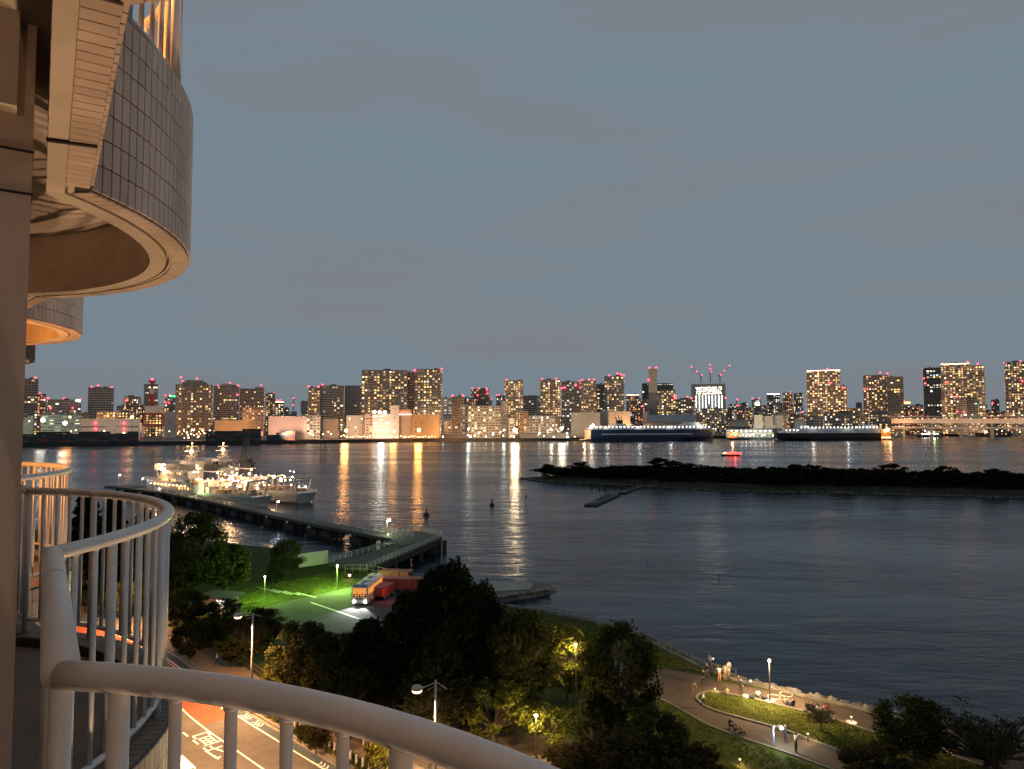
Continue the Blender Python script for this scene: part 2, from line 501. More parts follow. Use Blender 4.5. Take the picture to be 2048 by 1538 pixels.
# slipway spit
spit = [G(px, py, 1.2) for px, py in ((905, 1168), (965, 1163), (1045, 1161.5), (1068, 1166), (1060, 1178), (985, 1182), (915, 1188))]
mb = MB().prism([(p.x, p.y) for p in spit][::-1], -1.0, 1.2)
slip = thing('slipway', 'paved concrete slipway spit reaching into the water beyond the pines', 'slipway', (spit[0].x, spit[0].y, 0))
o = mb.build('deck', M_CONC, slip); o.location = (-spit[0].x, -spit[0].y, 0)
toe = [G(px, py, 0.2) for px, py in ((1130, 1179), (1060, 1196), (985, 1208), (940, 1215))]
o = MB()
tp = [G(px, py, 1.19) for px, py in ((1066, 1170), (1058, 1178), (985, 1183), (930, 1190))]
for i in range(3):
    o.quad((toe[i].x, toe[i].y, -0.3), (toe[i+1].x, toe[i+1].y, -0.3), tuple(tp[i+1]), tuple(tp[i]))
o.poly([(toe[0].x, toe[0].y, -0.3), tuple(tp[0]), tuple(G(1045, 1161.5, 1.19)), tuple(G(1110, 1168, -0.3))])
o = o.build('stone_slope', M_STONE, slip); o.location = (-spit[0].x, -spit[0].y, 0)
o = stone_pile('stones', [G(1090, 1182, 0), G(1050, 1188, 0), G(985, 1198, 0), G(940, 1205, 0)], 260, 0.2, 0.5, 3.0, 1.0, 0.15, mat('slip_stone', (0.24, 0.20, 0.175), 0.95, var=0.4, vscale=1.0), 5)
o.parent = slip; o.location = (-spit[0].x, -spit[0].y, 0); o['kind'] = 'stuff'

# car park and green lit verge
park = [(470, 1232), (560, 1206), (640, 1188), (712, 1172), (745, 1150), (800, 1156), (870, 1185), (900, 1240), (860, 1290), (640, 1290), (520, 1262)]
sheet('car_park', [(p.x, p.y) for p in (G(*q) for q in park)], GZ + 0.008, M_ASPH)
def stripe(name, a, b, w, z=GZ+0.016, material=M_WLINE):
    mb = MB(); d = (b-a).normalized(); s = Vector((d.y, -d.x, 0))*(w/2)
    mb.quad((a.x-s.x, a.y-s.y, z), (a.x+s.x, a.y+s.y, z), (b.x+s.x, b.y+s.y, z), (b.x-s.x, b.y-s.y, z))
    o = mb.build(name, material); o['kind'] = 'structure'; return o
stripe('painted_line', G(622, 1205), G(790, 1262), 0.35)
for i in range(4):
    stripe('painted_line', G(520+24*i, 1176+3*i), G(560+24*i, 1186+3*i), 0.3, GZ+0.02)

# the road below the hotel
kr = smooth_line([G(*p) for p in ((-260, 1178), (-40, 1198), (120, 1226), (220, 1250), (330, 1297), (410, 1352), (481, 1411), (585, 1475), (685, 1534), (830, 1620), (1100, 1760))], 5)
def offset_line(pts, d):
    out = []
    for i, p in enumerate(pts):
        t = (pts[min(i+1, len(pts)-1)] - pts[max(i-1, 0)]).normalized()
        out.append(p + Vector((t.y, -t.x, 0))*(-d))
    return out
def band(name, pts, d0, d1, z, material, kind='structure'):
    a = offset_line(pts, d0); b = offset_line(pts, d1); mb = MB()
    for i in range(len(pts)-1):
        mb.quad((a[i].x, a[i].y, z), (b[i].x, b[i].y, z), (b[i+1].x, b[i+1].y, z), (a[i+1].x, a[i+1].y, z))
    o = mb.build(name, material)
    if o.data.polygons[0].normal.z < 0: o.data.flip_normals()
    if kind: o['kind'] = kind
    return o
band('road', kr, 0.0, -11.0, GZ + 0.010, M_ASPH)
band('bicycle_lane', kr, -0.35, -1.15, GZ + 0.016, M_BLUE)
band('sidewalk', kr, 0.25, 4.2, GZ + 0.12, M_SIDE)
band('gutter', kr, -0.03, -0.34, GZ + 0.015, mat('gutter_concrete', (0.2, 0.17, 0.14), 0.9, var=0.3, vscale=1.5))
ko = offset_line(kr, 0.1)
kerb('kerb', ko, 0.24, 0.15, M_KERB, 'long pale kerb between the road and the sidewalk', GZ)
band('painted_line', kr, -1.18, -1.33, GZ + 0.020, M_WLINE)
band('painted_line', kr, -4.5, -4.64, GZ + 0.020, M_WLINE)
seg = offset_line(kr, -6.3)
for i in range(22, len(seg)-1, 1):
    a, b = seg[i], seg[i+1]
    stripe('painted_line', a + (b-a)*0.1, a + (b-a)*0.6, 0.16, GZ+0.020)
# red surface patch with a dashed white edge
i_red = [i for i, p in enumerate(kr) if p.y > 69.0 and p.y < 110]
red_line = [kr[i] for i in i_red]
band('red_road_patch', red_line, -1.34, -4.49, GZ + 0.018, M_RED)
for i in range(len(red_line)-1):
    a = offset_line(red_line, -1.6)[i]; b = offset_line(red_line, -1.6)[i+1]
    for k in range(3):
        stripe('painted_line', a+(b-a)*(k/3), a+(b-a)*(k/3+0.17), 0.22, GZ+0.024)
# lane lettering painted on the asphalt
def lettering(origin, along, strokes, sx, sy):
    across = Vector((along.y, -along.x, 0)); mb = MB()
    for (x0, y0, x1, y1) in strokes:
        a = origin + across*(x0*sx) + along*(y0*sy); b = origin + across*(x1*sx) + along*(y1*sy)
        d = (b-a).normalized(); s = Vector((d.y, -d.x, 0))*0.085
        z = GZ + 0.022
        mb.quad((a.x-s.x, a.y-s.y, z), (a.x+s.x, a.y+s.y, z), (b.x+s.x, b.y+s.y, z), (b.x-s.x, b.y-s.y, z))
    for k, f in enumerate(mb.f): pass
    o = mb.build('road_lettering', M_WLINE); o['kind'] = 'structure'
    return o
rd = (G(585, 1475) - G(481, 1411)).normalized()
lettering(G(412, 1478), rd, [(-.5,-.5,.5,-.5), (-.5,-.5,-.5,-.2), (.5,-.5,.5,-.2), (-.35,-.15,.35,-.15), (-.35,.1,.35,.1), (-.35,.3,.35,.3), (-.35,-.15,-.35,.5), (.35,-.15,.35,.5), (0,-.15,0,.5), (-.55,.5,.55,.5)], 1.25, 2.6)
lettering(G(434, 1503), rd, [(-.5,-.25,.5,-.25), (0,-.55,0,-.25), (.42,-.25,.36,.5), (.36,.5,.12,.42), (-.05,-.25,-.42,.5)], 1.5, 2.6)
for px, py in ((490, 1431), (512, 1445), (640, 1528)):                       # bicycle arrows on the blue lane
    c = G(px, py); mb = MB(); ac = Vector((rd.y, -rd.x, 0))
    for k in range(3):
        for s in (-1, 1):
            a = c + rd*(k*0.5); b = a + ac*(0.32*s) - rd*0.3; w = rd*0.16
            z = GZ+0.021
            mb.quad((a.x, a.y, z), (b.x, b.y, z), (b.x+w.x, b.y+w.y, z), (a.x+w.x, a.y+w.y, z))
    o = mb.build('lane_arrow', M_WLINE); o['kind'] = 'structure'
soil = [G(*p) for p in ((700, 1490), (760, 1420), (900, 1400), (1060, 1440), (1180, 1500), (1250, 1560), (1100, 1640), (860, 1600))]
sheet('bare_ground', [(p.x, p.y) for p in soil], GZ+0.006, M_SOIL)

# ================================================================== THE HOTEL
EZ = EYE
CEN = [Vector((-1.29, -0.605, 0)), Vector((-4.04, 3.33, 0)), Vector((-6.86, 6.88, 0)), Vector((-9.75, 10.4, 0))]
N_ANG = R(35.5)
NV = Vector((math.cos(N_ANG), math.sin(N_ANG), 0))
HALF = R(46)
RAD = 2.20
ARC_N = 30
ARC_C = [Vector((-1.165, -0.236, 0))] + CEN[1:]        # arc centres, radii and facing of the four balconies
ARC_R = [1.79, RAD, RAD, RAD]
ARC_A = [R(37.4), N_ANG, N_ANG, N_ANG]
HALF_F = R(44.6)                                     # the tiled edge turns a little less than the rail
def path(off, arcs=range(4), half=None):
    pts = []; hf = half or HALF
    for i in arcs:
        for k in range(ARC_N+1):
            a = ARC_A[i] - hf + 2*hf*k/ARC_N
            pts.append(ARC_C[i] + Vector((math.cos(a), math.sin(a), 0))*(ARC_R[i]+off))
    return pts
def ends(p):                       # lengthen behind the camera along the facade
    return [p[0] + (p[0]-p[0] + Vector((0.59, -0.81, 0)))*6.0] + p
def sweep(mb, prof):
    """prof: list of (offset, z); sweeps it along the scalloped edge"""
    lines = [[(q.x, q.y, z) for q in ends(path(o, half=HALF_F))] for o, z in prof]
    n = len(lines[0]); b = len(mb.v)
    for l in lines: mb.v += l
    for j in range(len(lines)-1):
        for i in range(n-1):
            mb.f.append((b+j*n+i, b+j*n+i+1, b+(j+1)*n+i+1, b+(j+1)*n+i))
    return mb
M_TILE = tile_mat('fascia_tile', (0.56, 0.455, 0.39), 0.13)
M_TILE_D = mat('kerb_tile', (0.16, 0.14, 0.125), 0.6, var=0.25, vscale=5)
M_GROUT = mat('tile_grout', (0.045, 0.035, 0.03), 0.95)
M_SOFFIT = mat('painted_concrete', (0.47, 0.40, 0.33), 0.8, var=0.24, vscale=2.2, bump=0.12, bscale=5)
M_COLUMN = mat('column_render', (0.52, 0.42, 0.34), 0.75, var=0.10, vscale=1.2, bump=0.08, bscale=9)
M_FLOOR = mat('balcony_floor', (0.16, 0.145, 0.13), 0.8, var=0.25, vscale=2.5, bump=0.2, bscale=15)
M_DARK = mat('black_sealant', (0.012, 0.010, 0.009), 0.8)
hotel = thing('hotel_building', 'scalloped hotel facade with tiled round balconies lit warm from inside', 'building', (CEN[0].x, CEN[0].y, GZ))
HB = Vector((CEN[0].x, CEN[0].y, GZ))
def hpart(mb, name, m, parent=None, smooth=False):
    mb.v = [(v[0]-HB.x, v[1]-HB.y, v[2]-HB.z) for v in mb.v]
    return mb.build(name, m, parent or hotel, smooth=smooth)
TILE_W, TILE_H = 0.058, 0.1215
FH = 3.44                                            # storey height
LEV = [EZ - 1.61 - FH, EZ - 1.61, EZ - 1.61 + FH]    # kerb tops of three storeys
fascias = []
for li, zt in enumerate(LEV):
    zb = zt - 7*TILE_H
    mb = MB()
    sweep(mb, [(-0.14, zt-0.06), (-0.14, zt), (0.075, zt), (0.075, zb), (0.005, zb)])
    fa = hpart(mb, 'fascia', M_GROUT)
    fascias.append(fa)
    mb = MB()                                         # rim and recessed soffit below
    sweep(mb, [(0.0, zb+0.03), (0.0, zb-0.004), (-0.03, zb-0.004), (-0.032, zb+0.025), (-0.044, zb+0.025), (-0.046, zb-0.008), (-0.135, zb-0.008), (-0.14, zb+0.42)])
    hpart(mb, 'soffit_rim', M_SOFFIT)
    mb = MB()
    line = ends(path(-0.14, half=HALF_F)); wall_in = [p - NV*((p-HB).dot(NV)+0.35) for p in line]
    for i in range(len(line)-1):
        a, b, c, d = line[i], line[i+1], wall_in[i+1], wall_in[i]
        mb.quad((a.x, a.y, zb+0.42), (b.x, b.y, zb+0.42), (c.x, c.y, zb+0.42), (d.x, d.y, zb+0.42))
    hpart(mb, 'soffit', M_SOFFIT)
    mb = MB()
    line = ends(path(-0.14, half=HALF_F)); wall_in = [p - NV*((p-HB).dot(NV)+0.35) for p in line]
    for i in range(len(line)-1):
        a, b, c, d = line[i], line[i+1], wall_in[i+1], wall_in[i]
        mb.quad((d.x, d.y, zt-0.06), (c.x, c.y, zt-0.06), (b.x, b.y, zt-0.06), (a.x, a.y, zt-0.06))
    hpart(mb, 'balcony_floor', M_FLOOR)
# tiles: those of the near upper balcony one by one, the rest joined
bmt = bmesh.new()
bmesh.ops.create_cube(bmt, size=1.0)
for v in bmt.verts: v.co = Vector((v.co.x*(TILE_W-0.0055), v.co.y*0.012, v.co.z*(TILE_H-0.0055)))
bmesh.ops.bevel(bmt, geom=[e for e in bmt.edges], offset=0.0018, segments=1, affect='EDGES')
ME_TILE = bpy.data.meshes.new('tile'); bmt.to_mesh(ME_TILE); bmt.free(); ME_TILE.materials.append(M_TILE)
rest = {i: MB() for i in range(3)}
RT = RAD + 0.075
def tile_at(p, nrm, z, li, single):
    ang = math.atan2(nrm.y, nrm.x) + math.pi/2
    loc = Vector((p.x, p.y, z)) + nrm*0.006
    if single:
        o = link('tile', ME_TILE, fascias[li]); o.location = loc - HB; o.rotation_euler = (random.uniform(-.006,.006), 0, ang+random.uniform(-.006,.006))
    else:
        t = Vector((-nrm.y, nrm.x, 0)); a = (TILE_W-0.0055)/2; h = (TILE_H-0.0055)/2
        mb = rest[li]; b = len(mb.v); q = Vector((p.x, p.y, z))
        for dep in (0.0, 0.012):
            for sx, szz in ((-a,-h),(a,-h),(a,h),(-a,h)):
                r = q + nrm*dep + t*sx + Vector((0,0,szz)); mb.v.append(tuple(r))
        mb.f += [(b+4,b+5,b+6,b+7),(b,b+1,b+5,b+4),(b+1,b+2,b+6,b+5),(b+2,b+3,b+7,b+6),(b+3,b,b+4,b+7)]
n_single = 0
dang = TILE_W/RT
for li, zt in enumerate(LEV):
    for ci in (0, 1, 2):
        dang = TILE_W/(ARC_R[ci]+0.075); ncol = int(2*HALF_F/dang)
        for k in range(ncol):
            a = ARC_A[ci] - HALF_F + (k+0.5)*dang
            nrm = Vector((math.cos(a), math.sin(a), 0)); p = ARC_C[ci] + nrm*(ARC_R[ci]+0.075)
            for r in range(7):
                single = (li == 2 and ci == 1 and k < 35 and n_single < 246)
                tile_at(p, nrm, zt - (r+0.5)*TILE_H, li, single); n_single += single
    for ci in (0, 1):                                 # the straight links between balconies
        a = path(0.075, [ci], HALF_F)[-1]; b = path(0.075, [ci+1], HALF_F)[0]
        t = (b-a).normalized(); nrm = Vector((t.y, -t.x, 0)); n = int((b-a).length/TILE_W)
        for k in range(n):
            for r in range(7): tile_at(a + t*((k+0.5)*TILE_W), nrm, zt-(r+0.5)*TILE_H, li, False)
for li in range(3):
    o = hpart(rest[li], 'tiles', M_TILE, fascias[li]); o['kind'] = 'stuff'
# return tiles under the fascia edge (header course seen from below)
hdr = MB()
for li in (1, 2):
    zb = LEV[li] - 7*TILE_H
    for ci in (0, 1, 2):
        segs = []
        dang = TILE_W/(ARC_R[ci]+0.075); ncol = int(2*HALF_F/dang)
        for k in range(ncol):
            a = ARC_A[ci] - HALF_F + (k+0.5)*dang; nrm = Vector((math.cos(a), math.sin(a), 0)); segs.append((ARC_C[ci] + nrm*(ARC_R[ci]+0.03), nrm))
        if ci < 2:
            a = path(0.075, [ci], HALF_F)[-1]; b = path(0.075, [ci+1], HALF_F)[0]; t = (b-a).normalized(); nrm = Vector((t.y, -t.x, 0))
            for k in range(int((b-a).length/TILE_W)): segs.append((a + t*((k+0.5)*TILE_W) - nrm*0.045, nrm))
        for p, nrm in segs:
            t = Vector((-nrm.y, nrm.x, 0))
            if li == 2 and ((ci == 0 and len(segs)-segs.index((p, nrm)) <= 30) or (ci == 1 and segs.index((p, nrm)) < 22)):
                o = link('tile', ME_TILE, fascias[li]); o.location = Vector((p.x, p.y, zb-0.006)) - HB; o.scale = (1, 1, 0.74)
                o.rotation_euler = (math.pi/2, 0, math.atan2(nrm.y, nrm.x) + math.pi/2)
            else:
                q = Vector((p.x, p.y, zb-0.006)); hdr.bar(q - nrm*0.043, q + nrm*0.043, TILE_W-0.0055, 0.012)
o = hpart(hdr, 'header_tiles', M_TILE); o['kind'] = 'stuff'
# tiled kerb tops of the storey at eye level
ktop = MB()
for ci in (0, 1, 2):
    segs = []
    dang = TILE_W/(ARC_R[ci]+0.075)
    for k in range(int(2*HALF_F/dang)):
        a = ARC_A[ci] - HALF_F + (k+0.5)*dang; nrm = Vector((math.cos(a), math.sin(a), 0)); segs.append((ARC_C[ci] + nrm*ARC_R[ci], nrm))
    if ci < 2:
        a = path(0.0, [ci], HALF_F)[-1]; b = path(0.0, [ci+1], HALF_F)[0]; t = (b-a).normalized(); nrm = Vector((t.y, -t.x, 0))
        for k in range(int((b-a).length/TILE_W)): segs.append((a + t*((k+0.5)*TILE_W), nrm))
    for p, nrm in segs:
        for o0, o1 in ((-0.135, -0.035), (-0.03, 0.07)):
            q = Vector((p.x, p.y, LEV[1]+0.005)); ktop.bar(q + nrm*o0, q + nrm*o1, TILE_W-0.007, 0.012)
o = hpart(ktop, 'kerb_tiles', M_TILE_D); o['kind'] = 'stuff'
# rear wall with glazed doors, partition columns and beams
FV = Vector((-NV.y, NV.x, 0))
def hpt(f, n, z): return HB*0 + Vector((HB.x, HB.y, 0)) + FV*f + NV*n + Vector((0, 0, z))
def hbox(mb, f0, f1, n0, n1, z0, z1):
    b = len(mb.v)
    for z in (z0, z1):
        for f, n in ((f0,n0),(f1,n0),(f1,n1),(f0,n1)): mb.v.append(tuple(hpt(f, n, z)))
    mb.f += [(b+3,b+2,b+1,b),(b+4,b+5,b+6,b+7),(b,b+1,b+5,b+4),(b+1,b+2,b+6,b+5),(b+2,b+3,b+7,b+6),(b+3,b,b+4,b+7)]
    return mb
z_lo, z_hi = GZ, LEV[2] + 6.0
mb = MB(); hbox(mb, -7, 24, -12.0, -0.35, z_lo, z_hi)
hpart(mb, 'wall', M_COLUMN)
M_GLASS = mat('dark_glass', (0.015, 0.018, 0.02), 0.06, spec=0.8)
M_ALU = mat('brushed_aluminium', (0.35, 0.34, 0.32), 0.4, metal=0.9)
for li in (1, 2):
    zf = LEV[li] - 0.06
    for ci in range(4):
        fc = (CEN[ci]-HB).dot(FV)
        for s in (-0.75, 0.75):
            pn = MB(); hbox(pn, fc+s-0.68, fc+s+0.68, -0.345, -0.325, zf+0.1, zf+2.25); d = hpart(pn, 'glass_door', M_GLASS)
            fr = MB()
            for f0, f1, z0, z1 in ((-0.74,-0.68,0.04,2.31),(0.68,0.74,0.04,2.31),(-0.68,0.68,0.04,0.1),(-0.68,0.68,2.25,2.31)):
                hbox(fr, fc+s+f0, fc+s+f1, -0.349, -0.30, zf+z0, zf+z1)
            hpart(fr, 'door_frame', M_ALU, d)
for ci in range(3):
    fm = ((CEN[ci]+CEN[ci+1])/2 - HB).dot(FV); nm = ((CEN[ci]+CEN[ci+1])/2 - HB).dot(NV)
    fm0 = fm + 0.60
    for li in (0, 1, 2):
        z0 = LEV[li]-0.06; z1 = LEV[li]+FH-7*TILE_H+0.43
        mb = MB(); n_out = nm + 1.43; fm = fm0
        hbox(mb, fm-0.28, fm+0.32, -0.36, n_out, z0, z1)
        hpart(mb, 'column', M_COLUMN)
        mb = MB(); hbox(mb, fm-0.36, fm+0.40, -0.36, n_out-0.05, z1-0.34, z1-0.002); hpart(mb, 'beam', M_SOFFIT)
        mb = MB()
        for z in (z1-0.47, z1-0.62): hbox(mb, fm-0.284, fm+0.324, -0.37, n_out+0.004, z, z+0.008)
        hpart(mb, 'panel_joint', M_DARK)
# soffit expansion joints across the links
mb = MB()
zb = LEV[2]-7*TILE_H
a = path(-0.14, [0], HALF_F)[-1]; b = path(-0.14, [1], HALF_F)[0]; m0 = a + (b-a)*0.62
a2 = path(0.07, [0], HALF_F)[-1]; b2 = path(0.07, [1], HALF_F)[0]; m1 = a2 + (b2-a2)*0.62
mb.bar((m0.x, m0.y, zb-0.013), (m1.x, m1.y, zb-0.013), 0.018, 0.012)
hpart(mb, 'expansion_joint', M_DARK)

# ------------------------------------------------------------------ railings
M_RAIL = mat('white_rail_paint', (0.69, 0.68, 0.67), 0.38, var=0.10, vscale=4, spec=0.5, bump=0.06, bscale=60)
def lathe_bar(r, z0, z1):
    return MB().tube([(0,0,z0), (0,0,z1)], r, 12)
def railing(ci, zk, label, with_link, nb, post_every, phase, arcs_from=0.0, link_in=False):
    zt = zk + 1.10
    arc = path(0.0, [ci])
    i0 = int(arcs_from*ARC_N); arc = arc[i0:]
    base = arc[len(arc)//2]
    t = thing('balcony_railing', label, 'railing', (base.x, base.y, zk), group='white balcony railings of the hotel')
    line = [p.copy() for p in arc]
    def loc(ps, z): return [(p.x-base.x, p.y-base.y, z) for p in ps]
    mb = MB(); mb.tube(loc(line, 1.10-0.03), 0.0335, 16, flat=0.88)
    mb.build('top_rail', M_RAIL, t, smooth=True)
    inner = [base + (p-base) for p in line]
    mb = MB(); mb.tube(loc(line, 0.10), 0.016, 10); mb.build('bottom_rail', M_RAIL, t, smooth=True)
    thin = lathe_bar(0.0125, 0.10, 1.05).mesh('baluster', M_RAIL, True); thick = lathe_bar(0.0215, -0.02, 1.05).mesh('post', M_RAIL, True)
    L = [0]
    for a, b in zip(line[:-1], line[1:]): L.append(L[-1]+(b-a).length)
    def at(s):
        s = min(max(s, 0), L[-1]-1e-6); i = max(k for k in range(len(L)-1) if L[k] <= s)
        return line[i] + (line[i+1]-line[i])*((s-L[i])/(L[i+1]-L[i]))
    collar = MB().tube([(0,0,1.036), (0,0,1.044)], 0.0155, 10).mesh('weld_collar', M_RAIL, True); foot = MB().tube([(0,0,-0.012), (0,0,0.004)], 0.05, 14).mesh('base_plate', M_ALU)
    n = int(L[-1]/nb)
    for k in range(n+1):
        p = at(k*L[-1]/n); post = (k+phase) % post_every == 0 or k in (0, n)
        o = link('post' if post else 'baluster', thick if post else thin, t); o.location = (p.x-base.x, p.y-base.y, 0)
        if post: link('base_plate', foot, o)
        else: link('weld_collar', collar, o)
    if with_link:
        a = path(0.0, [ci])[-1]; b = path(0.0, [ci+1])[0]
        d = b-a
        mb = MB(); mb.tube(loc([a - d*0.0, b], 1.10-0.03), 0.0385, 16, flat=0.84); mb.build('link_rail', M_RAIL, t, smooth=True)
        mb = MB(); mb.tube(loc([a + d*0.66, a + d*0.672], 1.10-0.03), 0.040, 16, flat=0.86); mb.build('rail_sleeve', M_RAIL, t, smooth=True)
        mb = MB(); mb.tube(loc([a, b], 0.10), 0.016, 10); mb.build('bottom_rail', M_RAIL, t, smooth=True)
        n = max(1, int(d.length/nb))
        for k in range(1, n):
            p = a + d*(k/n); post = k == n//2
            link('post' if post else 'baluster', thick if post else thin, t).location = (p.x-base.x, p.y-base.y, 0)
    return t
railing(0, LEV[1], 'nearest white balcony railing sweeping across the lower left foreground', True, 0.132, 5, 0)
railing(1, LEV[1], 'white curved railing of the next balcony, second from the camera', True, 0.125, 5, 2)
railing(2, LEV[1], 'orange lit curved railing of the third balcony, farthest along the facade', True, 0.125, 5, 2)
railing(1, LEV[2], 'orange lit railing above the tiled balcony, at the top edge', True, 0.125, 5, 2)
railing(0, LEV[2], 'railing of the balcony overhead, above the near tiled link', True, 0.125, 5, 2)
# balcony lamps: round ceiling fittings on the soffits, the dim ones added
M_LAMPW = emit('lamp_warm_glass', (1.0, 0.62, 0.30), 9.0)
def ceiling_lamp(ci, li, watts, rgb, label, off=0.55, df=0.0, drop=0.0):
    p = CEN[ci] + NV*off + FV*df; z = LEV[li] + FH - 7*TILE_H + 0.42
    t = thing('ceiling_lamp', label, 'lamp', (p.x, p.y, z-0.09-drop), group='round lamps on the balcony ceilings')
    MB().tube([(0,0,0.03+drop), (0,0,0.088+drop)], 0.13, 16).build('base', M_ALU, t)
    if drop: MB().tube([(0,0,0.04), (0,0,0.03+drop)], 0.012, 8).build('rod', M_ALU, t)
    MB().ball((0,0,0.0), 0.11, 14, 8, 0.5).build('globe', M_LAMPW, t, smooth=True)
    point_light('lamp_light', (0, 0, -0.12), rgb, watts, 0.08, t)
ORANGE = (1.0, 0.36, 0.075)
ceiling_lamp(2, 1, 260, ORANGE, 'orange ceiling lamp over the third balcony', 0.6, -0.5, 1.1)
ceiling_lamp(1, 2, 330, ORANGE, 'orange ceiling lamp over the balcony one floor up', 0.9, -0.8, 1.5)
ceiling_lamp(0, 1, 36.0, (1.0, 0.64, 0.42), 'unseen dim warm lamp added over the nearest balcony', 0.3, -1.2)  # lamp added out of view to warm the column and rails
ceiling_lamp(1, 1, 7.0, (1.0, 0.50, 0.25), 'added dim warm ceiling lamp over the second balcony', 0.2, 0.5)  # lamp added in place of faint light from the room windows

# unseen uplights added on the forecourt to warm the facade
for k, (x, y, lab) in enumerate(((6.0, 3.0, 'nearer'), (1.5, 10.5, 'farther'))):
    t = thing('added_uplight', lab + ' unseen forecourt uplight added to warm the hotel front', 'floodlight', (x, y, GZ), group='added facade uplights')
    MB().tube([(0,0,0), (0,0,0.12)], 0.2, 14).build('base', M_ALU, t)
    MB().tube([(0,0,0.12), (-0.05,0,0.4)], [0.14, 0.2], 14).build('housing', M_ALU, t)
    MB().ball((-0.06,0,0.41), 0.16, 12, 6, 0.3).build('lens', M_LAMPW, t)
    sp = point_light('uplight_beam', (-0.08, 0, 0.55), (1.0, 0.60, 0.34), 11000, 0.2, t, 60)
    tgt = Vector((-3.2, 4.2 + 3*k, EZ)) - Vector((x, y, GZ)); sp.rotation_euler = tgt.to_track_quat('-Z', 'Y').to_euler()

# ================================================================== THE FAR CITY
WALLS = {
 'dk': mat('wall_dark', (0.30, 0.255, 0.225), 0.6, var=0.15, vscale=0.05),
 'br': mat('wall_brown', (0.52, 0.41, 0.33), 0.8, var=0.15, vscale=0.05),
 'be': mat('wall_beige', (0.56, 0.48, 0.40), 0.8, var=0.12, vscale=0.05),
 'gy': mat('wall_grey', (0.40, 0.39, 0.38), 0.7, var=0.12, vscale=0.05),
 'gl': mat('wall_glass', (0.34, 0.345, 0.33), 0.25, var=0.15, vscale=0.08),
 'wh': mat('wall_white', (0.62, 0.59, 0.55), 0.8, var=0.08, vscale=0.05),
 'bl': mat('wall_blueblack', (0.10, 0.12, 0.135), 0.25),
 'pk': mat('wall_pink', (0.62, 0.47, 0.40), 0.85, var=0.08, vscale=0.05),
 'or': mat('wall_ochre', (0.55, 0.38, 0.22), 0.85, var=0.1, vscale=0.05),
}
M_DWIN = mat('unlit_window', (0.17, 0.15, 0.135), 0.35)
M_PLANT = mat('roof_plant', (0.20, 0.19, 0.18), 0.8)
M_RED_B = emit('beacon_red', (1.0, 0.045, 0.075), 7.0)
ME_BEACON = MB().ball((0,0,0), 1.7, 8, 6).mesh('beacon', M_RED_B, True)
WM = (1.0, 0.52, 0.17); WY = (1.0, 0.68, 0.30); WW = (1.0, 0.86, 0.62); WC = (0.86, 0.96, 1.0); WG = (0.92, 1.0, 0.50); WO = (1.0, 0.45, 0.12); WR = (1.0, 0.30, 0.16)
PAL = {'warm': [(WM,5),(WY,4),(WW,2),(WO,1)], 'mix': [(WM,3),(WY,3),(WW,3),(WC,1)], 'white': [(WW,4),(WC,2),(WY,1)], 'cool': [(WC,5),(WW,2)],
       'orange': [(WO,2),(WM,5),(WY,1)], 'green': [(WG,5),(WW,2)], 'red': [(WR,4),(WO,2),(WM,2),(WW,1)], 'yel': [(WY,5),(WW,3)]}
def pick(rnd, pal):
    s = sum(w for _, w in pal); r = rnd.uniform(0, s)
    for c, w in pal:
        r -= w
        if r <= 0: return c
    return pal[-1][0]

def win_mesh(name, quads, cols, material):
    """each window a shallow five-sided box standing proud of the wall"""
    me = bpy.data.meshes.new(name)
    v = np.array(quads, dtype=np.float32)                    # n,8,3
    n = len(v)
    f = np.array([[4,5,6,7],[0,1,5,4],[1,2,6,5],[2,3,7,6],[3,0,4,7]], dtype=np.int32)
    faces = (f[None]+ (np.arange(n, dtype=np.int32)*8)[:,None,None]).reshape(-1,4)
    me.vertices.add(n*8); me.vertices.foreach_set('co', v.reshape(-1))
    me.loops.add(faces.size); me.loops.foreach_set('vertex_index', faces.reshape(-1))
    me.polygons.add(len(faces)); me.polygons.foreach_set('loop_start', np.arange(0, faces.size, 4, dtype=np.int32))
    me.update(calc_edges=True)
    if cols is not None:
        ca = me.color_attributes.new('Col', 'FLOAT_COLOR', 'POINT')
        c = np.ones((n, 8, 4), dtype=np.float32); c[:, :, :3] = np.array(cols, dtype=np.float32)[:, None, :]
        ca.data.foreach_set('color', c.reshape(-1))
    me.materials.append(material)
    return me

def wq(face, w, d, u, z, hw, hh, dep):
    """eight corners of a window box on one face; u runs along the face"""
    if face == 0:   P = lambda a, zz, o: (a, -d/2-o, zz)
    elif face == 1: P = lambda a, zz, o: (w/2+o, a, zz)
    else:           P = lambda a, zz, o: (-w/2-o, -a, zz)
    return [P(u-hw,z-hh,0), P(u+hw,z-hh,0), P(u+hw,z+hh,0), P(u-hw,z+hh,0), P(u-hw,z-hh,dep), P(u+hw,z-hh,dep), P(u+hw,z+hh,dep), P(u-hw,z+hh,dep)]

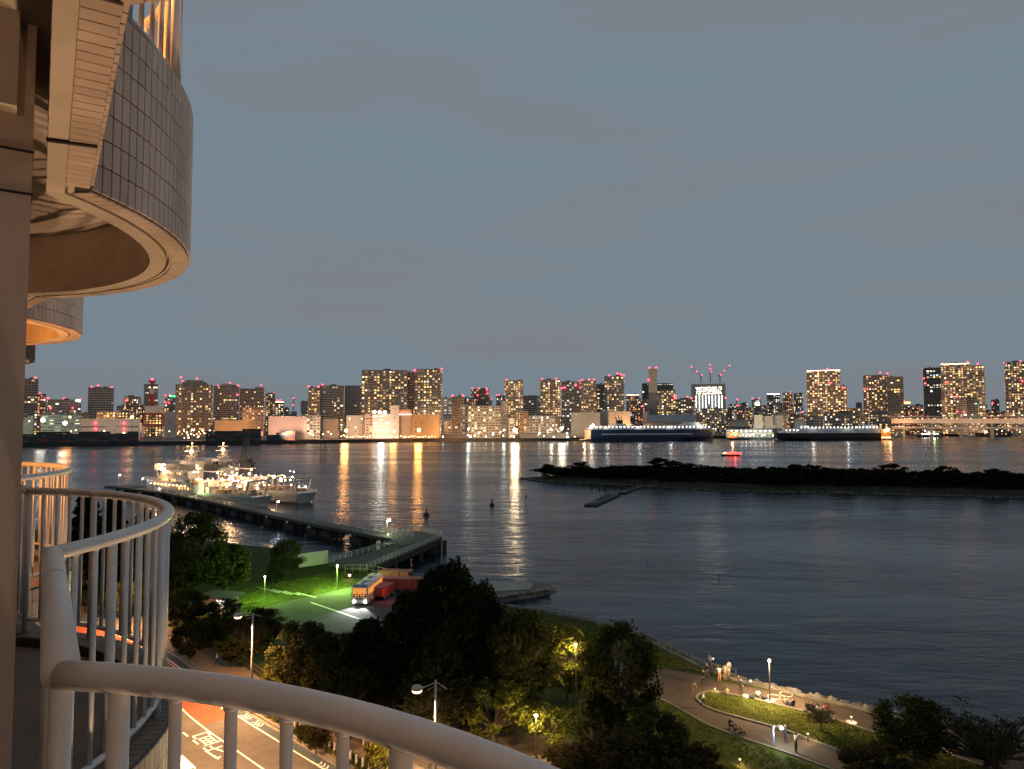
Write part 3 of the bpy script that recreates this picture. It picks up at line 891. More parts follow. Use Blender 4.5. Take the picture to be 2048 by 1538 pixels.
BSEED = [0]
def building(px0, px1, ytop, Y, wall, lit, pal, label, style='apt', beacons=(), jit=None, bright=1.0, zb=None, group=None, crown=None, name='building', cat='building', depth=None, cluster=None, extra=None):
    BSEED[0] += 1; rnd = random.Random(1000+BSEED[0])
    a = D(px0, ytop, Y); b = D(px1, ytop, Y); c = (a+b)/2
    az = math.atan2(c.x, Y); W = (b.x-a.x)*math.cos(az)
    j = R(rnd.uniform(-16, 16)) if jit is None else R(jit)
    d = depth or max(10.0, min(W*0.8, 34.0))
    w = max(5.0, (W - d*abs(math.sin(j)))/math.cos(j)); 
    base = QZ if zb is None else zb
    h = c.z - base
    rz = -az + j
    back = Vector((math.sin(az), math.cos(az), 0))*(d/2)
    t = thing(name, label, cat, (c.x+back.x, c.y+back.y, base), rz, group)
    pz = {'apt': 3.9, 'off': 4.3, 'grid': 3.8, 'band': 4.6, 'blank': 6.0, 'big': 4.2}[style]
    pxw = {'apt': 4.2, 'off': 5.0, 'grid': 3.4, 'band': 7.0, 'blank': 9.0, 'big': 4.6}[style]
    nz = max(1, int((h-1.5)/pz)); pz = (h-1.5)/nz
    mb = MB().box(-w/2, w/2, -d/2, d/2, 0, h)
    nx = max(1, int(w/pxw)); ny = max(1, int(d/pxw))
    if style in ('apt', 'big'):                              # pilasters and balcony slabs
        for k in range(0, nx+1, max(1, nx//4)):
            x = -w/2 + w*k/nx; mb.box(x-0.45, x+0.45, -d/2-0.7, -d/2+0.1, 0, h-0.6)
        for k in range(1, nz):
            if k % 2 == 0: mb.box(-w/2+0.5, w/2-0.5, -d/2-0.55, -d/2+0.1, k*pz-0.22, k*pz+0.1)
    elif style in ('off', 'grid'):
        for k in range(nx+1):
            x = -w/2 + w*k/nx; mb.box(x-0.3, x+0.3, -d/2-0.45, -d/2+0.1, 0, h)
    elif style == 'band':
        for k in range(nz): mb.box(-w/2-0.4, w/2+0.4, -d/2-0.5, d/2+0.4, k*pz+pz*0.68, k*pz+pz*0.98)
    else:
        for k in range(nx+1):
            x = -w/2 + w*k/nx; mb.box(x-0.2, x+0.2, -d/2-0.25, -d/2+0.1, 0, h-0.3)
    mb.build('wall', WALLS[wall], t)
    rf = MB()
    rf.box(-w/2-0.2, w/2+0.2, -d/2-0.2, -d/2+0.3, h-0.4, h+0.9); rf.box(-w/2-0.2, w/2+0.2, d/2-0.3, d/2+0.2, h-0.4, h+0.9)
    rf.box(-w/2-0.2, -w/2+0.3, -d/2+0.3, d/2-0.3, h-0.4, h+0.9); rf.box(w/2-0.3, w/2+0.2, -d/2+0.3, d/2-0.3, h-0.4, h+0.9)
    if style != 'blank':
        for _ in range(rnd.randint(1, 3)):
            x = rnd.uniform(-w*0.3, w*0.25); ww = rnd.uniform(w*0.1, w*0.25); hh = rnd.uniform(1.5, 4.0)
            rf.box(x, x+ww, -d*0.2, d*0.25, h-0.1, h+hh)
    rf.build('roof', WALLS[wall] if style == 'blank' else M_PLANT, t)
    lq, lc, dq = [], [], []
    if style == 'blank':
        if lit > 0:
            for k in range(nx):
                for m in range(nz):
                    q = wq(0, w, d, -w/2+(k+0.5)*w/nx, (m+0.6)*pz, 0.8, 0.8, 0.12)
                    if rnd.random() < lit: lq.append(q); lc.append([x*bright*4 for x in pick(rnd, PAL[pal])])
                    elif rnd.random() < 0.4: dq.append(q)
    else:
        streak = [rnd.random() for _ in range(nx+1)]
        for face, ext, nn in ((0, w, nx), (1, d, ny), (2, d, ny)):
            for m in range(nz):
                row = rnd.random()
                row_c = pick(rnd, PAL[pal])
                for k in range(nn):
                    u = -ext/2 + (k+0.5)*ext/nn; z = 1.2 + (m+0.5)*pz
                    hw = ext/nn*(0.36 if style in ('apt', 'big', 'grid') else 0.42); hh = pz*(0.30 if style != 'band' else 0.26)
                    pr = lit
                    if style in ('off', 'grid'):
                        pr = (0.95 if row < lit*0.45 else lit*0.25)
                        if row < lit*0.45 and (k/nn < (row*97) % 0.5): pr = 0.15
                    elif style == 'band': pr = lit
                    else: pr = lit*(0.55 + 0.9*streak[k % (nx+1)])
                    if face != 0: pr *= 0.7
                    if rnd.random() < pr:
                        cc = row_c if style in ('off', 'band', 'grid') else pick(rnd, PAL[pal])
                        s = 0.82*bright*rnd.choice((0.25, 0.5, 0.9, 1.4, 2.2, 3.4))*(1.0 if style != 'band' else 1.3)
                        lq.append(wq(face, w, d, u, z, hw*rnd.uniform(0.5, 0.95), hh*rnd.uniform(0.7, 1.0), 0.16)); lc.append([x*s for x in cc])
                    else:
                        dq.append(wq(face, w, d, u, z, hw, hh, 0.10))
    if lq:
        o = link('lit_windows', win_mesh('lit_windows', lq, lc, WINLIT), t); o['kind'] = 'stuff'
    if dq:
        o = link('unlit_windows', win_mesh('unlit_windows', dq, None, M_DWIN), t); o['kind'] = 'stuff'
    ca, sa = math.cos(-rz), math.sin(-rz)
    for bx, by in beacons:
        p = D(bx, by, Y+d/2) - t.location
        x, y = p.x*ca - p.y*sa, p.x*sa + p.y*ca
        x = max(-w/2, min(w/2, x)); zz = max(p.z, 2) if p.z < h else p.z
        yy = (-d/2-0.9) if zz < h-1 else 0.0
        link('beacon', ME_BEACON, t).location = (x, yy, zz)
        if zz > h+1.5:
            MB().tube([(x, 0.1, h-0.5), (x, 0.1, zz-1.0)], 0.35, 6).build('antenna', M_PLANT, t)
    if crown:                                                # a lit strip along the roof edge
        MB().box(-w/2, w/2, -d/2-0.5, -d/2-0.21, h-0.6, h+0.8).build('roof_light', emit('crown_'+crown[0], crown[1], crown[2]), t)
    if extra: extra(t, w, d, h, rnd)
    return t, w, d, h

B = building
CW = ('white', (1.0, 0.88, 0.72), 5.0); CG = ('gold', (1.0, 0.72, 0.38), 5.0); CP = ('pink', (1.0, 0.6, 0.45), 4.0)
def sign(name, rgb, s, x0, x1, z0, z1):
    def f(t, w, d, h, rnd):
        MB().box(x0*w, x1*w, -d/2-0.9, -d/2-0.72, h+z0, h+z1).build('sign_panel', emit(name, rgb, s), t)
    return f
def hat(fr, hh, wall='dk'):
    def f(t, w, d, h, rnd):
        MB().box(-w*fr/2, w*fr/2, -d*0.35, d*0.35, h+0.3, h+hh).box(-w*fr*0.36, w*fr*0.36, -d*0.28, d*0.28, h+hh, h+hh*1.5).build('crown', WALLS[wall], t)
    return f
def fins(t, w, d, h, rnd):
    mb = MB()
    for k in range(13): mb.box(-w/2+w*k/12.5, -w/2+w*k/12.5+0.9, -d/2-0.8, -d/2-0.5, h-8, h+0.5)
    mb.build('crown_fins', WALLS['br'], t)

# left part
B(33, 77, 758, 1300, 'br', 0.32, 'yel', 'dark brown office tower at the left end beside the hotel column', 'off', [(72, 755)], 4)
B(75, 92, 789, 1360, 'br', 0.45, 'red', 'narrow block with pinkish windows right of the leftmost office tower', 'apt', [(80, 787)])
B(92, 163, 800, 1240, 'gl', 0.55, 'white', 'wide dark glass office with a blue white roof sign, left', 'off', [(94, 797), (128, 797), (163, 799)], 5, extra=sign('sign_blue', (0.55, 0.65, 1.0), 7, 0.33, 0.47, -2.2, 0.6))
B(177, 229, 776, 1400, 'be', 0.05, 'white', 'broad beige tower with finned crown and three red roof lights', 'off', [(185, 774), (197, 771), (223, 774)], -7, extra=fins)
B(193, 231, 824, 1150, 'dk', 0.88, 'orange', 'low slab with rows of orange windows under the beige finned tower', 'apt', (), 3, 1.3)
B(235, 270, 824, 1145, 'dk', 0.88, 'orange', 'low slab with orange windows just left of the red white crane', 'apt', (), 3, 1.3)
B(290, 330, 824, 1150, 'dk', 0.88, 'orange', 'low slab with orange windows seen between the crane legs', 'apt', (), 3, 1.3)
B(248, 282, 794, 1450, 'br', 0.5, 'warm', 'warm lit mid-rise with red beacon left of the crane mast', 'apt', [(252, 802)])
B(234, 249, 812, 1400, 'gy', 0.35, 'white', 'small grey block beside the beige finned tower', 'apt')
B(288, 316, 769, 1500, 'be', 0.25, 'white', 'slim beige tower directly behind the crane mast', 'grid', (), 6, extra=sign('sign_yel', (1.0, 0.95, 0.5), 4, -0.2, 0.45, -7, -5.4))
B(330, 353, 793, 1620, 'gl', 0.4, 'white', 'distant glass block carrying a green roof sign', 'off', [(331, 791), (340, 790), (326, 804), (333, 806), (339, 806)], extra=sign('sign_green', (0.05, 1.0, 0.25), 5, -0.1, 0.5, -0.6, 1.6))
B(328, 353, 824, 1100, 'be', 0.03, 'white', 'plain low beige block between the crane and the dark hotel tower', 'blank')
B(352, 427, 770, 1250, 'dk', 0.36, 'warm', 'big dark tower with stepped crown and scattered yellow windows, left', 'big', [(354, 771), (363, 755), (366, 763), (394, 757)], -5, 1.2, extra=hat(0.66, 6))
B(428, 479, 773, 1350, 'br', 0.26, 'yel', 'brown gridded office with peaked roof right of the dark stepped tower', 'grid', [(437, 772), (460, 766), (476, 771), (478, 790)], -6, extra=hat(0.5, 4, 'br'))
B(480, 530, 778, 1380, 'br', 0.4, 'yel', 'second brown gridded office with a raised right corner', 'grid', [(522, 770)], -4, extra=lambda t, w, d, h, r: MB().box(w*0.2, w*0.45, -d*0.4, d*0.3, h, h+4.5).build('crown', WALLS['br'], t))
B(486, 530, 815, 1200, 'br', 0.5, 'red', 'lower red tinted block in front of the second brown office', 'apt')
B(532, 550, 788, 1420, 'dk', 0.6, 'warm', 'slim dark tower with a bright gold window column', 'apt', [(546, 786)])
B(551, 568, 804, 1520, 'dk', 0.55, 'yel', 'small tower outlined in pale yellow light', 'apt', [(555, 801), (561, 801)], crown=CG)
B(602, 617, 803, 1600, 'be', 0.08, 'warm', 'plain beige block left of the grey glass offices', 'apt')
B(616, 640, 776, 1290, 'br', 0.5, 'warm', 'warm lit apartment tower attached to the left grey glass office', 'apt', [(616, 773), (637, 773)], 4)
B(640, 688, 772, 1310, 'gl', 0.22, 'yel', 'left of the twin grey glass offices, with a bright yellow strip', 'off', [(645, 770)], 0)
B(690, 727, 772, 1360, 'gl', 0.1, 'white', 'right of the twin grey glass offices, nearly dark', 'off', (), 0)
B(667, 687, 794, 1200, 'dk', 0.45, 'yel', 'dark apartment block in front of the left grey glass office', 'apt')
B(724, 817, 741, 1160, 'dk', 0.40, 'warm', 'left and wider of the two huge dark apartment towers', 'big', (), -4, 1.25)
B(815, 831, 745, 1180, 'br', 0.14, 'red', 'pale narrow core tower between the two huge dark towers', 'grid', (), 0)
B(830, 885, 739, 1165, 'dk', 0.42, 'warm', 'right of the two huge dark apartment towers, red corner light', 'big', [(832, 742), (883, 738)], -5, 1.25)
B(885, 905, 797, 1320, 'wh', 0.62, 'white', 'white banded office just right of the huge dark towers', 'band', (), 4, 0.6)
B(904, 927, 794, 1200, 'dk', 0.1, 'white', 'dark narrow tower with two red corner lights', 'apt', [(905, 791), (926, 791)], 0)
B(924, 936, 808, 1110, 'br', 0.55, 'white', 'brown slab with a column of white stair lights', 'apt')
B(941, 977, 779, 1520, 'dk', 0.35, 'red', 'dark tower dotted with red lights behind the broad beige complex', 'apt', [(942, 777), (958, 777), (975, 777), (971, 781), (972, 787), (951, 791)])
B(927, 942, 797, 1700, 'gy', 0.4, 'red', 'far grey block left of the red dotted tower', 'apt')
B(976, 984, 797, 1700, 'gy', 0.4, 'red', 'far narrow block right of the red dotted tower', 'apt', [(983, 797)])
B(935, 1002, 812, 1090, 'be', 0.42, 'green', 'broad beige complex with rows of yellow green windows', 'apt', (), 2, 1.1)
B(950, 978, 803, 1130, 'dk', 0.1, 'warm', 'dark stair block rising behind the broad beige complex', 'apt')
B(1001, 1016, 803, 1110, 'br', 0.05, 'warm', 'plain brown slab closing the right end of the beige complex', 'blank')
B(993, 1010, 792, 1500, 'gy', 0.35, 'white', 'grey block with red lights left of the warm sparkling tower', 'apt', [(994, 791), (998, 790)])
B(1009, 1046, 762, 1260, 'be', 0.6, 'warm', 'slim pale tower sparkling with warm windows, notched roof', 'apt', [(1013, 760)], 5, 1.1, extra=lambda t, w, d, h, r: MB().box(w*0.22, w*0.48, -d*0.45, d*0.3, h, h+3.4).build('crown', WALLS['be'], t))
B(1046, 1079, 792, 1420, 'gl', 0.3, 'white', 'low dark glass office between two sparkling towers', 'off')
B(1072, 1082, 800, 1500, 'dk', 0.3, 'white', 'dark sliver of a block left of the gold columned tower', 'apt')
B(1081, 1122, 760, 1250, 'dk', 0.55, 'warm', 'dark tower with gold window columns and two red roof lights', 'apt', [(1084, 758), (1112, 758)], -4, 1.3)
B(1122, 1163, 764, 1310, 'gy', 0.22, 'white', 'grey curved-topped tower with few white windows and many red lights', 'apt', [(1123, 777), (1129, 776), (1151, 771), (1157, 764), (1160, 776)], 3)
B(1162, 1193, 762, 1260, 'br', 0.45, 'warm', 'tower with a bright gold column at its lower left', 'apt', [(1158, 762), (1164, 760), (1178, 759), (1188, 760)], -3)
B(1184, 1200, 777, 1350, 'dk', 0.55, 'mix', 'dark block sparkling white beside the blue black office', 'apt')
B(1190, 1211, 769, 1500, 'bl', 0.35, 'cool', 'blue black office with cool white lower floors', 'off')
B(1209, 1249, 753, 1300, 'be', 0.42, 'warm', 'round shouldered tower with a red lit roof', 'apt', [(1218, 751), (1235, 747), (1242, 749), (1249, 751)], -4, 1.2)
B(1253, 1278, 790, 1500, 'br', 0.5, 'red', 'reddish apartment tower with a bright flat roof line', 'apt', (), 0, crown=CP)
B(1277, 1297, 798, 1450, 'br', 0.4, 'warm', 'brown apartment block left of the square chimney', 'apt')
B(1284, 1346, 767, 1720, 'bl', 0.3, 'cool', 'wide blue black office behind the square chimney', 'off', (), 0)
B(1315, 1351, 781, 1350, 'be', 0.55, 'warm', 'gold lit apartment tower right of the square chimney', 'apt', [(1345, 796), (1347, 792), (1349, 797)])
B(1351, 1391, 799, 1320, 'dk', 0.5, 'yel', 'squat dark apartment block with yellow windows by the construction tower', 'apt', [(1375, 794)])
B(1400, 1452, 817, 1350, 'be', 0.4, 'yel', 'beige apartment block in front of the tower under construction', 'apt', (), 0, 1.2)
B(1503, 1522, 800, 1800, 'gy', 0.35, 'white', 'distant block with a yellow green lit panel', 'apt', [(1504, 797), (1518, 797)], extra=sign('sign_lime', (0.85, 1.0, 0.45), 3, -0.3, 0.3, -14, -5))
B(1534, 1559, 788, 1700, 'dk', 0.45, 'white', 'dark tower with a bright white outlined roof', 'apt', (), 0, crown=CW)
B(1566, 1586, 786, 1820, 'br', 0.5, 'red', 'left of the paired distant towers near the tall gold tower', 'apt', [(1582, 785)])
B(1588, 1606, 787, 1840, 'dk', 0.5, 'mix', 'right of the paired distant towers near the tall gold tower', 'apt')
B(1611, 1680, 741, 1400, 'br', 0.52, 'warm', 'tall broad gold tower with a pink lit roof, right of centre', 'big', [(1655, 738), (1660, 767)], 3, 1.35, crown=CP)
B(1679, 1693, 773, 1420, 'br', 0.6, 'warm', 'narrow annex stepping down right of the tall broad gold tower', 'apt', [(1685, 775)])
B(1726, 1775, 751, 1460, 'br', 0.5, 'warm', 'gold speckled tower left of the half dark tower', 'big', [(1729, 778), (1760, 746), (1778, 748)], 0, 1.2)
B(1772, 1806, 754, 1400, 'dk', 0.42, 'mix', 'half dark tower with bright white bands near its foot', 'off', [(1804, 755)], 3, 1.3)
B(1846, 1883, 736, 1520, 'bl', 0.42, 'white', 'blue black office with white bands left of the gold roofed tower', 'off', [(1847, 737), (1848, 757), (1851, 767)], 0)
B(1881, 1938, 728, 1420, 'be', 0.5, 'warm', 'tall gold tower with a glowing roof edge, right', 'big', [(1885, 727), (1935, 725), (1894, 765)], 0, 1.35, crown=CG)
B(1936, 1968, 732, 1430, 'be', 0.55, 'warm', 'right wing joined to the tall gold tower with glowing roof', 'big', [(1955, 728)], 5, 1.35)
B(2007, 2066, 724, 1460, 'br', 0.5, 'warm', 'gold tower cut by the right edge of the view', 'big', [(2009, 725), (2041, 723), (2043, 763)], 3, 1.3)
B(1912, 1933, 796, 1400, 'gy', 0.15, 'white', 'small grey tower in front of the tall gold roofed tower', 'off', [(1913, 793), (1914, 823), (1928, 824)], 0)
B(1932, 1955, 796, 1395, 'bl', 0.2, 'white', 'small black glass tower in front of the tall gold roofed tower', 'off', (), 0)
B(1982, 1998, 800, 1600, 'dk', 0.1, 'white', 'dark block left of the tower at the right edge', 'apt', [(1972, 806), (1980, 806)])
B(1712, 1724, 806, 1600, 'dk', 0.0, 'white', 'small dark block in the gap left of the gold speckled tower', 'apt')
# front row along the quay
B(163, 282, 839, 960, 'wh', 0, 'white', 'long white warehouse with dark bands and four red lamps', 'blank', [(192, 846), (248, 846), (192, 857), (248, 857)], 0, extra=lambda t, w, d, h, r: MB().box(-w*0.49, -w*0.1, -d/2-0.4, -d/2-0.2, h*0.62, h*0.68).box(w*0.08, w*0.47, -d/2-0.4, -d/2-0.2, h*0.62, h*0.68).box(-w*0.49, -w*0.1, -d/2-0.4, -d/2-0.2, h*0.3, h*0.36).box(w*0.08, w*0.47, -d/2-0.4, -d/2-0.2, h*0.3, h*0.36).build('band_windows', M_DWIN, t))
B(84, 162, 829, 1010, 'wh', 0.5, 'green', 'floodlit pale yellow terminal building at the far left', 'band', (), 0, 0.8)
B(20, 70, 836, 1000, 'wh', 0.1, 'green', 'green lit shed beside the floodlit terminal', 'blank')
B(428, 512, 842, 1010, 'or', 0, 'warm', 'long blank orange lit warehouse behind the berthed ships', 'blank', (), 2)
B(536, 613, 834, 990, 'pk', 0, 'warm', 'large blank pink warehouse on the far quay', 'blank', (), 2)
B(613, 640, 831, 1020, 'wh', 0.45, 'white', 'white apartment block with a bright stair column beside the pink warehouse', 'apt', (), 0, 1.2)
B(642, 677, 839, 1070, 'br', 0, 'warm', 'plain brown block left of the orange flood lamp', 'blank')
B(693, 731, 832, 1070, 'wh', 0.2, 'green', 'pale greenish block left of the white banded office', 'blank')
B(745, 781, 828, 1062, 'wh', 0.97, 'white', 'office striped with bright white bands on the far quay', 'band', (), 0, 1.5)
B(731, 746, 828, 1062, 'pk', 0.5, 'warm', 'brick stair wing at the left of the white striped office', 'apt', (), 0)
B(781, 798, 812, 1060, 'wh', 0.02, 'cool', 'tall pale blank slab right of the white striped office', 'blank', (), 0)
B(797, 823, 820, 1066, 'br', 0.0, 'warm', 'brown block carrying a red rooftop sign', 'blank', (), 0, extra=lambda t, w, d, h, r: [MB().box(-w*0.38+k*w*0.16, -w*0.38+k*w*0.16+w*0.11, -d/2-0.6, -d/2-0.35, h-4.2, h-1.6).build('sign_letter', emit('sign_red', (1.0, 0.25, 0.15), 1.6), t) for k in range(5)] + [MB().box(-w/2, w/2, -d/2-0.6, -d/2-0.35, h-7.0, h-6.2).build('sign_line', emit('crown_white', (1.0, 0.88, 0.72), 5.0), t)])
B(824, 878, 831, 1052, 'or', 0.03, 'warm', 'orange lit warehouse behind the round flood lamp', 'blank', (), 0)
B(1054, 1109, 832, 1100, 'br', 0.4, 'cool', 'brown block with cool white windows between the quay lamps', 'apt', (), 0, 1.2)
B(1040, 1056, 822, 1160, 'br', 0.3, 'warm', 'small brown block at the foot of the warm sparkling tower', 'apt')
B(1018, 1028, 836, 1080, 'wh', 0.95, 'yel', 'narrow brightly lit stair block on the quay', 'apt', (), 0, 1.3)
B(1142, 1200, 826, 1120, 'be', 0.0, 'white', 'left beige warehouse block above the blue ship', 'blank', (), 0)
B(1200, 1217, 822, 1140, 'gy', 0.0, 'white', 'grey lift block between the two beige warehouses', 'blank', (), 0)
B(1217, 1260, 824, 1120, 'be', 0.0, 'white', 'right beige warehouse block above the blue ship', 'blank', (), 0)
B(1285, 1300, 824, 1180, 'gy', 0.1, 'white', 'short grey silo block at the foot of the square chimney', 'blank')
B(1508, 1525, 831, 1150, 'be', 0.0, 'white', 'left of the three low beige terminal blocks', 'blank')
B(1527, 1548, 833, 1150, 'br', 0.0, 'white', 'middle of the three low terminal blocks', 'blank')
B(1549, 1566, 832, 1150, 'be', 0.0, 'white', 'right of the three low terminal blocks', 'blank')
B(1588, 1610, 839, 1160, 'gy', 0.0, 'white', 'plain grey shed above the black ship', 'blank')
B(1611, 1646, 834, 1170, 'be', 0.35, 'yel', 'low beige office with yellow strips above the black ship', 'off')
B(1648, 1720, 826, 1200, 'br', 0.4, 'mix', 'long low brown block above the middle of the black ship', 'apt')
B(1722, 1775, 824, 1260, 'br', 0.45, 'warm', 'long low block left of the bridge ramp', 'apt')
B(1690, 1725, 817, 1420, 'br', 0.35, 'warm', 'low brown block at the foot of the tall broad gold tower', 'apt')
B(1775, 1808, 806, 1480, 'dk', 0.35, 'red', 'dark block with an orange roof sign below the half dark tower', 'apt', [(1826, 801)], extra=sign('sign_orange', (1.0, 0.4, 0.12), 4, 0.1, 0.9, -1.5, 2.2))
B(1806, 1846, 811, 1560, 'dk', 0.45, 'red', 'low block with reddish windows behind the bridge ramp', 'apt')
# the strip of low buildings that fills the gaps behind the quay
rnd = random.Random(77)
fill = []
for x0, x1, yt0, yt1, Y0, Y1, n, where in ((560, 730, 812, 830, 1500, 2000, 9, 'above the pink warehouse'), (884, 1060, 828, 842, 1180, 1300, 6, 'around the broad beige complex'), (1040, 1150, 815, 835, 1350, 1500, 6, 'below the gold columned tower'),
                                  (1250, 1400, 815, 832, 1350, 1500, 6, 'at the foot of the square chimney'), (1452, 1612, 804, 832, 1500, 2400, 20, 'left of the tall broad gold tower'), (1560, 1740, 826, 842, 1300, 1500, 10, 'above the black ship'),
                                  (1800, 2060, 808, 832, 1550, 1800, 17, 'behind the elevated bridge'), (40, 180, 818, 836, 1150, 1300, 6, 'above the floodlit terminal at far left'), (270, 360, 806, 826, 1500, 1700, 5, 'behind the gantry crane')):
    for k in range(n):
        c = x0 + (x1-x0)*(k+0.5)/n + rnd.uniform(-4, 4); hw = rnd.uniform(5, 10)
        B(c-hw, c+hw, rnd.uniform(yt0, yt1), rnd.uniform(Y0, Y1), rnd.choice(('dk','br','gy','be','dk')), rnd.uniform(0.25, 0.6), rnd.choice(('warm','mix','white','red','warm')),
          'small lit building in the low-rise cluster ' + where, 'apt', [(c, yt0-2)] if rnd.random() < 0.2 else (), group='low-rise cluster ' + where)

# ------------------------------------------------------------------ chimney, construction tower, cranes, bridge
def face_rz(p): return -math.atan2(p.x, p.y)
p = D(1305.5, 737, 1200); base = Vector((p.x, p.y, QZ)); H = p.z-QZ
t = thing('chimney', 'tall square concrete chimney with two red lamps at its top', 'chimney', base, face_rz(p))
w = 17/F*1200
M_CH1 = mat('chimney_pale', (0.50, 0.43, 0.35), 0.85); M_CH2 = mat('chimney_dark', (0.20, 0.20, 0.19), 0.85)
zs = D(1305, 785, 1200).z - QZ
MB().box(-w/2, w/2, -6, 6, 0, zs).build('lower_shaft', M_CH2, t)
MB().box(-w/2+0.1, w/2-0.1, -5.9, 5.9, zs, H).build('upper_shaft', M_CH1, t)
for s in (-1, 1): link('beacon', ME_BEACON, t).location = (s*(w/2-1.6), -4, H+0.8)
link('beacon', ME_BEACON, t).location = (-w/2, -6.5, D(1297, 760, 1200).z-QZ)

p0 = D(1387, 765, 1500); p1 = D(1455, 765, 1500); c = (p0+p1)/2
t = thing('construction_tower', 'dark tower under construction hung with vertical strings of white lights', 'building', (c.x, c.y+18, QZ), face_rz(c))
W = (p1.x-p0.x)*math.cos(math.atan2(c.x, 1500)); H = c.z-QZ
mb = MB().box(-W/2, W/2, -17, 17, 0, H-3)
for k in range(15): x = -W/2+W*k/14; mb.box(x-0.4, x+0.4, -17.6, -17, 0, H)
for k in range(24): mb.box(-W/2, W/2, -17.5, -17, (k+1)*H/25-0.3, (k+1)*H/25+0.3)
mb.build('frame', WALLS['gy'], t)
lq, lc = [], []; rr = random.Random(5)
z_t = D(1420, 774, 1500).z-QZ; z_m = D(1420, 790, 1500).z-QZ; z_b = D(1420, 822, 1500).z-QZ
for k in range(30):
    x = -W*0.36 + W*0.74*k/29
    for m in range(4):
        if rr.random() < 0.72: lq.append(wq(0, W, 35.2, x+rr.uniform(-.5,.5), z_t-(m*4.2)-rr.uniform(0,2), 0.75, 1.0, 0.2)); lc.append([v*5 for v in WW])
for k in range(9):
    x = -W*0.36 + W*0.76*k/8; zl = z_m - rr.uniform(18, 36)
    for m in range(9): 
        z = z_m-2-(z_m-zl)*m/9; lq.append(wq(0, W, 35.2, x, z, 0.7, (z_m-zl)/22, 0.2)); lc.append([v*4.5 for v in (WC if k % 2 else WW)])
for k in range(24):
    for m in range(9):
        if rr.random() < 0.55: lq.append(wq(0, W, 35.2, -W*0.34+W*0.7*k/23, z_m-3-m*4, 0.4, 0.5, 0.2)); lc.append([v*1.6 for v in WC])
o = link('work_lights', win_mesh('work_lights', lq, lc, WINLIT), t); o['kind'] = 'stuff'
for s in (-1, 1): link('beacon', ME_BEACON, t).location = (s*W/2, -17.5, D(1395, 796, 1500).z-QZ)
M_CRANE = mat('crane_steel', (0.10, 0.10, 0.11), 0.6)
for (bx, by, tx, ty, lab) in ((1402, 752, 1383, 735, 'left'), (1421, 745, 1420, 731, 'middle'), (1440, 751, 1459, 733, 'right')):
    q = D(bx, 764, 1516); e = D(bx, by, 1516); tip = D(tx, ty, 1516)
    ct = thing('tower_crane', lab + ' luffing crane with red lights on the construction tower', 'crane', q, 0, 'cranes on the construction tower')
    lz = e.z-q.z
    mb = MB()
    for sx in (-0.8, 0.8):
        for sy in (-0.8, 0.8): mb.bar((sx, sy, -1.5), (sx, sy, lz), 0.35, 0.35)
    for k in range(5): mb.bar((-0.8, -0.8, lz*k/5), (0.8, -0.8, lz*(k+1)/5), 0.25, 0.25); 
    mb.build('mast', M_CRANE, ct)
    jv = tip - e
    mb = MB().bar((0, 0, lz), (jv.x, 0, lz+jv.z), 0.7, 0.7).bar((0, 0, lz), (-jv.x*0.15-1, 0, lz-1.0), 1.2, 1.6).bar((0,0,lz), (-jv.x*0.08, 0, lz+4), 0.4, 0.4)
    mb.build('jib', M_CRANE, ct)
    MB().box(-1.3, 1.3, -1.4, 1.4, lz-1.5, lz+1.2).build('cab', M_CRANE, ct)
    for f in (0.0, 0.45, 1.0):
        b = link('beacon', ME_BEACON, ct); b.location = (jv.x*f + (1.5 if f == 0 else 0), -1.2, lz+jv.z*f + 1.5); b.scale = (0.85,)*3

# far lattice tower with red lights, and small cranes on the skyline
q = D(1473, 800, 2500); t = thing('lattice_tower', 'distant slim lattice mast speckled with red lights', 'tower', (q.x, q.y, QZ))
mb = MB(); H = q.z-QZ
for k in range(10):
    r0 = 7*(1-k/11); r1 = 7*(1-(k+1)/11)
    for sx in (-1, 1):
        for sy in (-1, 1): mb.bar((sx*r0, sy*r0, H*k/10), (sx*r1, sy*r1, H*(k+1)/10), 1.0, 1.0)
    mb.bar((-r0, -r0, H*k/10), (r1, -r1, H*(k+1)/10), 0.7, 0.7)
mb.build('frame', mat('tower_red_paint', (0.30, 0.09, 0.07), 0.7), t)
for fz in (0.3, 0.55, 0.8, 1.02): b = link('beacon', ME_BEACON, t); b.location = (0, -6, H*fz); b.scale = (1.7,)*3
q = D(587, 812, 1900); e = D(587, 797, 1900)
t = thing('tower_crane', 'small lone crane standing on the skyline left of the grey offices', 'crane', q)
MB().bar((0,0,-12), (0,0,e.z-q.z), 1.6, 1.6).bar((0,0,e.z-q.z-2), (-7,0,e.z-q.z+9), 0.9, 0.9).bar((0,0,e.z-q.z-2), (4,0,e.z-q.z-3), 1.2, 1.5).build('frame', M_CRANE, t)
b = link('beacon', ME_BEACON, t); b.location = (0, -1, e.z-q.z+1)

# gantry crane, red and white
q = G(306, 886, 0); q = Vector((q.x*1.02, q.y*1.02, QZ)); Yc = q.y
t = thing('gantry_crane', 'tall red and white harbour gantry crane on the far quay, left', 'crane', q, face_rz(q))
sc_ = Yc/F
M_CRED = mat('crane_red', (0.42, 0.045, 0.03), 0.6); M_CWHI = mat('crane_white', (0.60, 0.57, 0.54), 0.6)
def zpx(y): return D(306, y, Yc).z - QZ
for sx in (-1, 1):
    for sy in (-7, 7):
        MB().bar((sx*13.5, sy, 0), (sx*12.5, sy, zpx(852)), 2.6, 2.6).build('leg', M_CWHI, t)
        MB().bar((sx*12.5, sy, zpx(852)), (sx*11.5, sy, zpx(828)), 2.2, 2.2).build('leg', M_CRED, t)
    MB().bar((sx*13.5, -9.5, 2), (sx*13.5, 9.5, 2), 2.6, 3.0).build('sill_beam', M_CRED, t)
